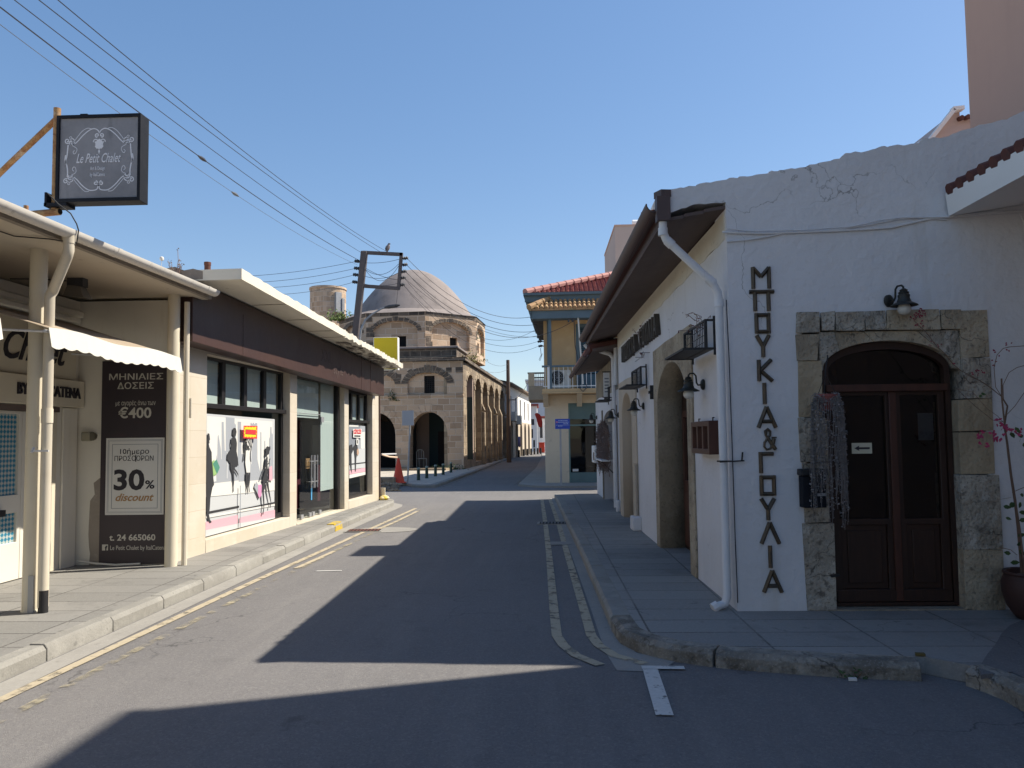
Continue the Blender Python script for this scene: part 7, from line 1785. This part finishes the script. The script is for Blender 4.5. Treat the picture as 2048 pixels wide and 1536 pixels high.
mb = MB(); mb.fbox(YF, -.62, 8.5, ez1 - .26, ez1 - .03, .50, .56); mb.fbox(YF, -.56, 8.5, ez1 - .30, ez1 - .22, -.0, .5); mb.fbox(YS, -.56, 9.2, ez1 - .26, ez1 - .03, .46, .56); mb.fbox(YS, -.0, 9.2, ez1 - .30, ez1 - .22, -.0, .46)
mb.build('fascia', blue_trim, rf)
mb = MB(); mb.fbox(YF, -.66, 8.5, ez1 - .05, ez1 + .04, .56, .66); mb.fbox(YS, -.66, 9.2, ez1 - .05, ez1 + .04, .56, .66); mb.build('gutter', blue_trim, rf)
mb = MB()
for k in range(26): mb.fbox(YS, -.3 + k * .36, -.16 + k * .36, ez1 - .42, ez1 - .30, .0, .5)
mb.build('eave_brackets', grey_dark, rf)
e2 = Y_(1140, 618, 1.1)[1]; t2 = Y_(1140, 596, .1)[1]
mb = MB(); tile_field(mb, YF, -.42, 6.5, e2 + .02, 1.12, t2 + .10, .06, .16, .27, .06, .9); r2 = mb.build('balcony_roof', tile_old, YH)
mb = MB(); h0, h1 = YF.p(-.45, e2 + .07, 1.15), YF.p(.62, t2 + .16, .06)
for k in range(5): mb.tube([h0.lerp(h1, k / 5), h0.lerp(h1, (k + 1.2) / 5) + Vector((0, 0, .02))], [.12, .09], 8)
mb.lathe(YF.p(.75, t2 + .12, .1), [(.14, 0), (.17, .06), (.1, .13)], 8)
mb.build('hip_tiles', tile_old, r2)
mb = MB(); mb.fbox(YF, -.40, 6.5, e2 - .30, e2 - .035, .98, 1.06); mb.fbox(YF, -.40, 6.5, e2 - .22, e2 - .15, .02, .98); mb.hexa([YF.p(u, v, w) for v in (e2 - .26, e2 - .03) for u, w in ((-.42, 0.0), (-.34, .0), (-.34, 1.06), (-.42, 1.06))]); mb.build('fascia', blue_trim, r2)
# electric riser pole with insulators on the balcony front
PY = .9
t = thing('riser_pole', 'thin leaning grey conduit with wires and insulators in front of the balcony', 'pole', YF.p(1.2, sz, PY))
b = MB(); p0, p1 = Y_(1155, 620, 1.0), Y_(1166, 768, 1.0); b.tube([YF.p(p0[0], p0[1], 1.0), YF.p(p1[0], p1[1], 1.0)], .028, 8); b.build('conduit', ac_white, t)
b = MB()
for y_ in (625, 638): 
    p2 = Y_(1152, y_, 1.02); b.bar(YF.p(p2[0] - .28, p2[1] + .02, 1.02), YF.p(p2[0] + .04, p2[1], 1.02), .025, .02)
    for du in (-.25, -.12): b.lathe(YF.p(p2[0] + du, p2[1] - .02, 1.02), [(.03, -.08), (.035, -.03), (.02, .0), (.03, .04)], 8)
b.build('insulator', grey_dark, t)
b = MB(); b.tube([YF.p(*Y_(1148, 640, 1.0), 1.0), YF.p(*Y_(1150, 690, 1.0), 1.0), YF.p(*Y_(1158, 730, 1.0), 1.0), YF.p(*Y_(1160, 745, 1.0), 1.0), YF.p(*Y_(1158, 775, 1.0), 1.0), YF.p(*Y_(1166, 783, 1.0), 1.0), YF.p(*Y_(1174, 775, 1.0), 1.0), YF.p(*Y_(1170, 760, 1.0), 1.0)], .014, 5); b.build('cable', wire_black, t)
# blue street sign on a post
p = G(1122.5, 968, .07); YSn = p.y - .6
p = Vector((AY(1122.5, 968, YSn).x, YSn, .07))
t = thing('street_sign', 'blue street sign plate with white print on a grey post at the ochre house corner', 'street sign', p)
b = MB(); b.tube([p, (p.x, YSn, AY(1122, 838, YSn).z)], .035, 10); b.build('post', grey_metal, t)
c0, c1_ = AY(1110.5, 858, YSn - .06), AY(1139.5, 837.5, YSn - .06)
SN = Frame((c0.x, YSn - .06), (1, 0), (0, -1)); sw, sh_ = c1_.x - c0.x, c1_.z - c0.z
b = MB(); b.fbox(SN, 0, sw, c0.z, c1_.z, -.015, 0.0); pl = b.build('plate', ink_blue, t, bevel=.003)
b = MB(); b.fbox(SN, .02, sw - .02, c0.z + sh_ * .36, c0.z + sh_ * .39, 0.0, .002)
for v, x0_, x1_ in ((.78, .22, .85), (.62, .2, .92), (.47, .55, .9), (.25, .2, .5)):
    u = x0_
    while u < x1_:
        l_ = rnd.uniform(.03, .09); b.fbox(SN, u * sw, min(u + l_, x1_) * sw, c0.z + sh_ * v, c0.z + sh_ * (v + .08), 0.0, .0025); u += l_ + .025
b.build('print', mk('sign_print', (.45, .5, .7)), pl)
b = MB(); b.lathe(SN.p(sw * .12, c0.z + sh_ * .68, .0), [(.035, 0), (.035, .003)], 12, axis=Vector((0, -1, 0))); b.build('emblem', mk('sign_emblem', (.5, .2, .3)), pl)

# ================================================================== NEIGHBOUR with the concrete balcony, row houses, far end
NH = thing('balcony_house', 'plain house beyond the ochre one whose concrete balcony hangs over the street', 'house', (4, 44, 0))
NF = Frame((0.55, 36.4), (0.03, 1), (-1, .03))
b = MB(); b.fbox(NF, 0, 26, 0.05, 6.3, -8, 0.0); b.build('wall', ochre_pale, NH)
q = lambda x, y, Yv: AY(x, y, Yv)
Yc = 37.2
c0, c1_, c2_ = q(1057, 800, Yc), q(1057, 772, Yc), q(1057, 746, Yc)
b = MB(); b.box(c0.x, .55, Yc, Yc + 3.2, c0.z + .0, c1_.z); bb = b.build('balcony', mk('balcony_concrete', (.42, .36, .29), [(2, .45, .7, (.33, .28, .22), .7)], .9), NH, bevel=.02)
b = MB(); b.box(c0.x, c0.x + .30, Yc, Yc + .14, c1_.z, c2_.z); b.box(c0.x, c0.x + .1, Yc + .14, Yc + 3.2, c1_.z, c1_.z + .3); b.build('balcony_pier', ochre_pale, bb)
b = MB()
for k in range(10): b.tube([(c0.x + .34 + k * .085, Yc + .07, c1_.z), (c0.x + .34 + k * .085, Yc + .07, c2_.z - .03)], .010, 5)
b.box(c0.x - .03, .55, Yc + .02, Yc + .12, c2_.z - .04, c2_.z + .03); b.box(c0.x + .3, .55, Yc + .05, Yc + .09, (c1_.z + c2_.z) / 2 + .05, (c1_.z + c2_.z) / 2 + .12); b.build('railing', grey_dark, bb)
# red hanging lozenge sign
Yr = 36.0
t = thing('oval_sign', 'red rounded hanging sign beside the ochre house', 'sign', q(1077, 840, Yr))
pts = [(1069.5, 829), (1071, 826), (1075, 826), (1080, 829), (1083, 834), (1085, 844), (1085, 852), (1082, 855.5), (1078, 854), (1075, 847), (1073, 838)]
P = [q(*z, Yr) for z in pts]
b = MB(); b.extr([(p.x, p.z) for p in P], [], lambda x, z: Vector((x, Yr + .09, z)), lambda x, z: Vector((x, Yr, z))); b.build('panel', mk('red_sign_paint', (.48, .04, .03)), t, bevel=.02)
b = MB(); zb = q(1085, 836, Yr).z; b.bar((q(1082, 836, Yr).x, Yr + .05, zb), (.6, Yr + .6, zb), .03, .03); b.build('bracket', iron_black, t)
# far left row: white upper storey over stone arches
A7 = math.atan2(-1.2 - -2.62, 79 - 61.0)
RF = Frame((-2.66, 60.6), (math.sin(A7), math.cos(A7)), (math.cos(A7), -math.sin(A7)))
FR = thing('white_row_house', 'far row house with sunlit white upper storey over shaded stone arches', 'house', RF.p(9, 0, -3))
hz = RF.px(1030, 778)[1]; mz = RF.px(1040, 844)[1]
b = MB()
wins = []
for k in range(5):
    u = 1.2 + k * 3.6; wins.append(ring(u, u + 1.0, mz + .25, hz - .75))
b.prism(RF, ring(0, 19, mz, hz), -.4, 0.0, holes=wins); b.build('upper_wall', white_clean, FR)
b = MB()
doors = []
for k in range(5): doors += arch(1.0 + k * 3.6, 2.9 + k * 3.6, 0, 2.3, 3.0, 8)
b.prism(RF, [(0, 0)] + doors + [(19, 0), (19, mz), (0, mz)], -.4, .02); b.build('lower_wall', cream_surround, FR)
b = MB(); b.fbox(RF, 0, 19, 0, hz - .1, -1.2, -.9); b.fbox(RF, 0, 19, 0, hz - .1, -8, -7.6); b.fbox(RF, 0, .4, 0, hz, -7.6, -.41); b.build('inner_wall', void_black, FR)
for k, w_ in enumerate(wins):
    b = MB(); b.fbox(RF, w_[0][0], w_[1][0], w_[0][1], w_[2][1], -.3, -.25); wd = b.build('window', mk('far_shutter', (.12, .10, .09)) if k == 0 else bpy.data.materials['far_shutter'], FR)
b = MB(); P = [RF.p(-1, hz + .02, .45), RF.p(19.5, hz + .02, .45), RF.p(19.5, hz + 1.1, -3.6), RF.p(-1, hz + 1.1, -3.6), RF.p(-1, hz + .02, -8), RF.p(19.5, hz + .02, -8)]
b.hexa([P[0], P[1], P[5], P[4], P[0] + Vector((0, 0, .12)), P[1] + Vector((0, 0, .12)), P[5] + Vector((0, 0, .12)), P[4] + Vector((0, 0, .12))]); b.poly([P[0] + Vector((0, 0, .13)), P[1] + Vector((0, 0, .13)), P[2], P[3]]); b.poly([P[3], P[2], P[5] + Vector((0, 0, .13)), P[4] + Vector((0, 0, .13))]); b.poly([P[0], P[3], P[4]])
b.build('roof', bpy.data.materials['brown_roof_render'], FR)
for k, (u, v) in enumerate(((1.2, mz - .05), (5.0, mz - .25))):
    o = thing('air_conditioner', ('air conditioner box nearest the mosque on the far row house wall', 'second, lower air conditioner box on the far row house wall')[k], 'air conditioner', RF.p(u, v, .05), 'air conditioners on the far row house')
    b = MB(); b.fbox(RF, u, u + 1.1, v, v + .75, .03, .42); b.build('body', ac_white, o, bevel=.02)
    b = MB(); b.lathe(RF.p(u + .45, v + .38, .42), [(.26, 0), (.26, .01), (.05, .015)], 14, axis=RF.N); b.build('fan', grey_dark, o)
    b = MB(); b.bar(RF.p(u + .2, v - .02, 0), RF.p(u + .2, v - .02, .42), .04, .04); b.bar(RF.p(u + .9, v - .02, 0), RF.p(u + .9, v - .02, .42), .04, .04); b.build('bracket', iron_black, o)
b = MB(); p = RF.p(3.2, 0, .35); b.poly([p + Vector((0, 0, 1.75)), p + Vector((.22, .05, 1.75)), p + Vector((.25, .05, .95)), p + Vector((.12, .02, .85)), p + Vector((.02, 0, 1.0))])
o = tag(b.build('hanging_cloth', cloth_lilac, None, tuple(p)), 'lilac cloth hanging in front of the far row house', 'cloth'); m_ = o.modifiers.new('thick', 'SOLIDIFY'); m_.thickness = .03
# buildings closing the street
def endhouse(x0, x1, Yv, ytop, label, mat, wpx, roofm=None):
    p0, p1 = AY(x0, 905, Yv), AY(x1, 905, Yv); zt = AY((x0 + x1) / 2, ytop, Yv).z
    t = thing('end_house', label, 'house', ((p0.x + p1.x) / 2, Yv + 3, 0))
    fr_ = Frame((p0.x, Yv), (1, 0), (0, -1)); w_ = p1.x - p0.x
    hs = []
    for (xa, xb, ya, yb_) in wpx:
        a_, c_ = fr_.px(xa, yb_), fr_.px(xb, ya); hs.append(ring(a_[0], c_[0], a_[1], c_[1]))
    b = MB(); b.prism(fr_, ring(0, w_, 0, zt), -.3, 0.0, holes=hs); b.fbox(fr_, 0, w_, 0, zt, -7, -.31); b.build('wall', mat, t)
    for h in hs:
        b = MB(); b.fbox(fr_, h[0][0], h[1][0], h[0][1], h[2][1], -.2, -.15); b.build('window', grey_dark, t)
    b = MB(); b.fbox(fr_, -.2, w_ + .2, zt + .001, zt + .25, -7, .35); b.build('roof', roofm or mat, t)
    return t
endhouse(1052, 1075, 92, 812, 'low white house with dark windows closing the street beyond the bollards', white_clean, [(1062, 1066, 858, 876), (1066.5, 1070, 880, 895), (1062, 1068.5, 838, 850)], tile_red)
endhouse(1068, 1130, 96, 836, 'low white house under a red tile roof right of the far street end', white_clean, [(1080, 1085, 848, 876), (1090, 1096, 850, 880)], tile_red)
endhouse(1055, 1140, 112, 762, 'tall pale block rising behind the far end of the street', mk('pale_blue_wall', (.5, .53, .58)), [(1072, 1073.5, 815, 819)], mk('pale_roof', (.5, .52, .55)))
p = AY(1082, 904, 84)
t = thing('red_box', 'small orange-red box standing at the far street end', 'box', (p.x, 84, 0))
b = MB(); b.box(p.x - .22, p.x + .4, 83.8, 84.3, 0, 1.05); b.build('body', orange_plastic, t, bevel=.03)
b = MB(); b.box(p.x - .26, p.x + .44, 83.76, 84.34, 1.051, 1.12); b.build('lid', orange_plastic, t)
# tall pale apartment block
Yt = 60
ta, tb_ = AY(1232, 560, Yt), AY(1420, 560, Yt); tz = AY(1260, 452, Yt).z
t = thing('apartment_block', 'tall pale pink apartment block rising behind the ochre house', 'building', ((ta.x + tb_.x) / 2, Yt + 5, 0))
b = MB(); b.box(ta.x, tb_.x, Yt, Yt + 10, 0, tz); b.box(AY(1223, 560, Yt).x, ta.x, Yt + 1, Yt + 9, 0, AY(1223, 545, Yt).z); b.build('wall', pink_grey, t)
b = MB(); b.box(ta.x - .05, tb_.x, Yt - .05, Yt + 10, tz + .001, tz + .12); b.build('parapet_coping', pink_wall, t)
p = AY(1278, 446, Yt); b = MB(); b.tube([(p.x - .4, Yt + 1, tz + .45), (p.x + 1.0, Yt + 1, tz + .45)], .3, 12); b.box(p.x - .4, p.x + 1, Yt + .9, Yt + 1.1, tz + .1, tz + .3)
tag(b.build('water_tank', white_clean, None, (p.x, Yt + 1, tz)), 'white solar water tank on top of the tall pink apartment block', 'water tank')

# ================================================================== POLES, LAMP, YELLOW SIGN, WIRES
PYv = 24.0
pt, pbm = AY(729, 503, PYv), AY(709, 690, PYv)
pz0_ = Vector((pbm.x - (pt.x - pbm.x) * (pbm.z) / (pt.z - pbm.z), PYv, 0))
t = thing('utility_pole', 'dark leaning steel utility pole with a square wire frame at its top', 'utility pole', pz0_)
b = MB(); d_ = (pt - pz0_); b.bar(pz0_, pt, .20, .20, up=Vector((0, 1, 0))); b.build('pole', pole_steel, t, bevel=.02)
F_ = lambda x, y: AY(x, y, PYv - .02)
b = MB()
for a_, c_ in (((726, 505), (805, 509)), ((803, 506), (797, 578)), ((726, 572), (799, 577))): b.bar(F_(*a_), F_(*c_), .10, .10, up=Vector((0, 1, 0)))
b.build('wire_frame', pole_steel, t)
def insul(p, dx):
    b = MB(); b.lathe(p, [(.02, -.02), (.06, .0), (.035, .03), (.065, .06), (.035, .09), (.06, .12), (.02, .15)], 10, axis=Vector((dx, 0, .15))); return b.build('insulator', grey_dark, t)
LI = [(718, 523), (717, 537), (715, 550), (713.5, 564.5)]
RI = [(807, 517), (806, 530), (804, 543.5), (802, 556), (800.5, 570)]
for q_ in LI: insul(F_(*q_), -1)
for q_ in RI: insul(F_(*q_), 1)
# pigeon
pg = F_(775, 504) + Vector((0, 0, .05))
t = thing('pigeon', 'grey pigeon perched on the wire frame of the utility pole', 'bird', pg)
b = MB()
path = [(-.02, -.0, -.06), (-.01, .0, .0), (.0, 0, .06), (.02, 0, .12), (.035, 0, .165), (.045, 0, .195), (.055, 0, .215), (.085, 0, .212), (.105, 0, .205)]
b.tube([pg + Vector((x * 1.0, -y, z)) for x, y, z in path], [.012, .04, .068, .066, .045, .034, .034, .016, .003], 12)
b.tube([pg + Vector((.0, -.02, .01)), pg + Vector((.0, -.02, -.04))], .008, 5); b.tube([pg + Vector((.0, .02, .01)), pg + Vector((.0, .02, -.04))], .008, 5)
b.build('body', mk('pigeon_grey', (.10, .10, .12), [(14, .45, .6, (.32, .26, .24), .8)], .8), t)
b = MB(); b.tube([pg + Vector((-.03, -.06, .13)), pg + Vector((-.04, -.062, .05)), pg + Vector((-.05, -.03, -.03))], [.01, .03, .006], 6); b.build('wing', grey_dark, t)
# street lamp arm
Ls = 26.0
lp = [AY(x, y, Ls) for x, y in ((716, 700), (722, 660), (731, 640), (745, 628), (762, 618), (772, 614))]
base_l = Vector((lp[0].x - .05, Ls, 0))
t = thing('street_lamp', 'slim grey street lamp with a curved arm in front of the dome', 'street lamp', base_l)
b = MB(); b.tube([base_l, lp[0]] + lp[1:], [.06, .045, .04, .035, .03, .028, .028], 10); b.build('pole', grey_metal, t)
b = MB(); l0, l1 = AY(769, 615, Ls), AY(800, 610, Ls); b.tube([l0, l0.lerp(l1, .25), l0.lerp(l1, .75), l1], [.03, .07, .065, .02], 10); b.build('lamp_head', grey_dark, t)
# second, far wooden pole
p = AY(1018, 905, 52); p1 = AY(1018, 720, 52)
t = thing('wooden_pole', 'plain old wooden pole standing at the far end of the mosque wall', 'utility pole', (p.x, 52, 0))
b = MB(); b.lathe((p.x, 52, 0), [(.16, 0), (.13, 4), (.115, p1.z - .05), (.11, p1.z)], 12); b.build('pole', pole_wood, t)
b = MB(); z_ = AY(1020, 800, 52).z; b.bar((p.x, 51.9, z_), (p.x + .5, 51.9, z_ + .0), .07, .07); b.build('bracket', grey_dark, t)
# yellow box sign
c0, c1_ = AY(747, 740, 20.4), AY(795.5, 674, 20.4)
t = thing('box_sign', 'plain yellow box sign projecting from the clothing shop roof end', 'sign', ((c0.x + c1_.x) / 2, 20.5, c0.z))
b = MB(); b.box(c0.x, c1_.x, 20.4, 20.62, c0.z, c1_.z); b.build('cabinet', white_clean, t, bevel=.006)
b = MB(); b.box(c0.x + .015, c1_.x - .015, 20.388, 20.399, c0.z + .015, c1_.z - .015); b.build('face', yellow_board, t)
b = MB(); b.bar((c1_.x - .05, 20.5, c0.z + .05), (c1_.x - .3, 19.7, c0.z - .25), .03, .03); b.bar((c0.x + .05, 20.5, c0.z + .05), (c0.x - .3, 19.6, c0.z - .1), .03, .03); b.bar((c0.x - .5, 20.5, c0.z + .25), (c0.x + .02, 20.5, c0.z + .25), .04, .04); b.build('bracket', iron_black, t)
# wires ------------------------------------------------------------
def wire(label, p0, p1, sag, r, mat, group, bead=None, n=26):
    p0, p1 = Vector(p0), Vector(p1)
    P = [p0.lerp(p1, k / n) + Vector((0, 0, -4 * sag * (k / n) * (1 - k / n))) for k in range(n + 1)]
    b = MB(); b.tube(P, r, 5)
    if bead is not None:
        k = min(range(n), key=lambda i: (P[i] - bead).length); d_ = (P[k + 1] - P[k]).normalized()
        b.tube([bead_p - d_ * .10 if False else P[k] - d_ * .12, P[k], P[k] + d_ * .12], [.012, .032, .012], 6)
    o = b.build('overhead_wire', mat, None, tuple(p0)); return tag(o, label, 'wire', group)
def street_wire(label, far_px, mid_px, near_px, r, mat, bead=None):
    """three sightings on a vertical plane along the street give the sag"""
    fp = F_(*far_px); Xc = fp.x
    m_, n_ = AX(*mid_px, Xc), AX(*near_px, Xc)
    ys, zs_ = [n_.y, m_.y, fp.y], [n_.z, m_.z, fp.z]
    def quad(y):
        out = 0
        for i in range(3):
            t_ = zs_[i]
            for j in range(3):
                if j != i: t_ *= (y - ys[j]) / (ys[i] - ys[j])
            out += t_
        return out
    P = [Vector((Xc, y, quad(y))) for y in [fp.y + (-6 - fp.y) * k / 40 for k in range(41)]]
    b = MB(); b.tube(P, r, 5)
    if bead:
        bp2 = AX(*bead, Xc); k = min(range(1, 40), key=lambda i: (P[i] - bp2).length); d_ = (P[k + 1] - P[k]).normalized()
        b.tube([P[k] - d_ * .16, P[k] - d_ * .05, P[k] + d_ * .05, P[k] + d_ * .16], [.012, .03, .03, .012], 6)
    o = b.build('overhead_wire', mat, None, tuple(P[0])); return tag(o, label, 'wire', 'overhead wires along the street')
street_wire('thickest street wire, passing just over the hanging box sign, with a dark joint', (717, 520), (418, 327), (0, 14), .0085, wire_black, (418, 328))
street_wire('street wire just above the thick one, second over the hanging box sign', (722, 505), (352, 246), (29, 0), .006, wire_black)
street_wire('third street wire up from the box sign', (766, 507), (391, 242), (78, 0), .0058, wire_black)
street_wire('uppermost street wire, ending beside the pigeon', (783, 508), (406, 238), (116, 0), .0058, wire_black)
street_wire('thin lowest street wire passing behind the box sign', (715, 530), (482, 396), (0, 49), .0042, wire_grey, (484, 397))
ll = ['topmost of the four wires leaving the pole to the left', 'second of the four wires leaving the pole to the left', 'third of the four wires leaving the pole to the left', 'lowest of the four wires leaving the pole to the left']
for k, q_ in enumerate(LI):
    e = AY((512, 530, 555, 572)[k], (546, 558.5, 569, 583)[k], 24.4); s_ = F_(*q_); e2 = s_ + (e - s_) * 1.9 + Vector((0, 0, .25))
    wire(ll[k], s_ + Vector((-.12, 0, 0)), e2, .22, .0065, wire_black if k < 3 else wire_grey, 'wires leaving the pole to the left')
rl_ = ['topmost wire from the pole frame to the ochre house', 'second wire from the pole frame to the ochre house', 'third wire from the pole frame, ending at the riser pole', 'fourth wire from the pole frame to the ochre house', 'fifth wire from the pole frame to the ochre house', 'sixth, strongly sagging wire to the ochre house side', 'seventh wire, sagging to the insulators on the ochre house', 'lowest sagging wire to the ochre house']
ends = [((809, 518), (1068, 633), 1.05, 26.4), ((808, 531), (1073, 649), 1.0, 26.4), ((806, 544), (1150, 640), 2.0, 25.9), ((806, 545), (1076, 662), 1.0, 26.6), ((804, 557), (1080, 673), .9, 26.8), ((804, 558), (1075, 657), 1.7, 27.4), ((802, 571), (1078, 682), 1.35, 26.8), ((802, 572), (1082, 690), 1.6, 27.0)]
for k, (a_, c_, sg_, ye) in enumerate(ends):
    wire(rl_[k], F_(*a_) + Vector((.1, 0, 0)), AY(*c_, ye), sg_ * .62, .008 if k < 4 else .0055, wire_black, 'wires from the pole frame to the ochre house')
for k, (a_, c_, sg_) in enumerate((((724, 525), (800, 518), .06), ((724, 529), (797, 532), .5), ((724, 533), (797, 528), .3), ((722, 549), (796, 546), .15), ((722, 566), (795, 567), .08), ((722, 530), (800, 560), .1))):
    wire(('short jumper wire across the pole frame near its top bar', 'deepest looping jumper wire across the pole frame', 'second looping jumper wire across the pole frame', 'short jumper wire across the middle of the pole frame', 'short jumper wire just above the lower bar of the frame', 'jumper wire slanting down across the pole frame')[k], F_(*a_), F_(*c_), sg_, .007, wire_black, 'jumper wires inside the pole frame', n=12)
wire('thin wire dropping from the pole frame to the street lamp', F_(796, 578), AY(792, 612, 25.9), .02, .005, wire_black, 'drop wire', n=6)
for k, (a_, c_) in enumerate((((967, 718), (1016, 728)), ((960, 737), (1016, 738)))):
    wire(('thin wire from the mosque drum to the old wooden pole', 'lower thin wire from the mosque to the old wooden pole')[k], AY(*a_, 44), AY(*c_, 52), .25, .008, wire_grey, 'wires to the wooden pole', n=10)
wire('thin cable from the wooden pole across to the concrete balcony', AY(1020, 800, 52), AY(1058, 762, 37.4), .3, .012, wire_grey, 'wires to the wooden pole', n=10)
# insulators on the ochre house side
t = thing('insulator_bracket', 'row of dark insulators on the left side of the ochre house', 'insulator', YS.p(.4, 5.0, .1))
b = MB()
for y_, x_ in ((674, 1078), (683, 1079.5), (692, 1081)):
    p = AY(x_, y_, 27.2); b.lathe(p, [(.02, -.08), (.05, -.05), (.03, -.02), (.055, .02), (.03, .05), (.02, .09)], 8, axis=Vector((1, 0, .1))); b.bar(p, (p.x + .35, 27.4, p.z), .03, .03)
b.build('insulator', grey_dark, t)
b = MB(); p = AY(1081, 696, 27.1); b.tube([p, p + Vector((.02, 0, -.25)), p + Vector((-.06, 0, -.42)), p + Vector((-.02, 0, -.45)), p + Vector((.06, 0, -.2))], .01, 5); b.build('cable', wire_black, t)
# litter ------------------------------------------------------------
for k, (x, y, s_, lb) in enumerate(((657, 1143, .09, 'white scrap of paper lying on the sunlit road'), (1705, 1362, .03, 'tiny white scrap by the kerb below the front door'), (1840, 1312, .035, 'brown leaf lying on the pavement in front of the glazed door'), (1958, 1372, .03, 'crumpled white wrapper at the corner of two kerbs'))):
    p = G(x, y, .0 if k in (0, 1, 3) else .12); b = MB()
    if k == 0: b.hexa([(p.x + dx, p.y + dy, z) for z in (.004, .007) for dx, dy in ((-.16, -.015), (.15, .02), (.16, .05), (-.15, .025))])
    else: b.hexa([(p.x + dx * s_, p.y + dy * s_, p.z + z) for z in (.004, .02) for dx, dy in ((-1, -.4), (.8, -.6), (1, .5), (-.7, .6))])
    tag(b.build('litter', paper_white if k != 2 else mk('dry_leaf', (.12, .09, .03)), None, tuple(p)), lb, 'litter')
wb = G(1720, 1362, .0)
bush('gutter_weed', 'small green weed in the kerb joint below the front door', (wb.x, wb.y + .05, .0), .1, .05, .06, 40, .02, leaf_green, 'weed')
bpy.context.view_layer.update()
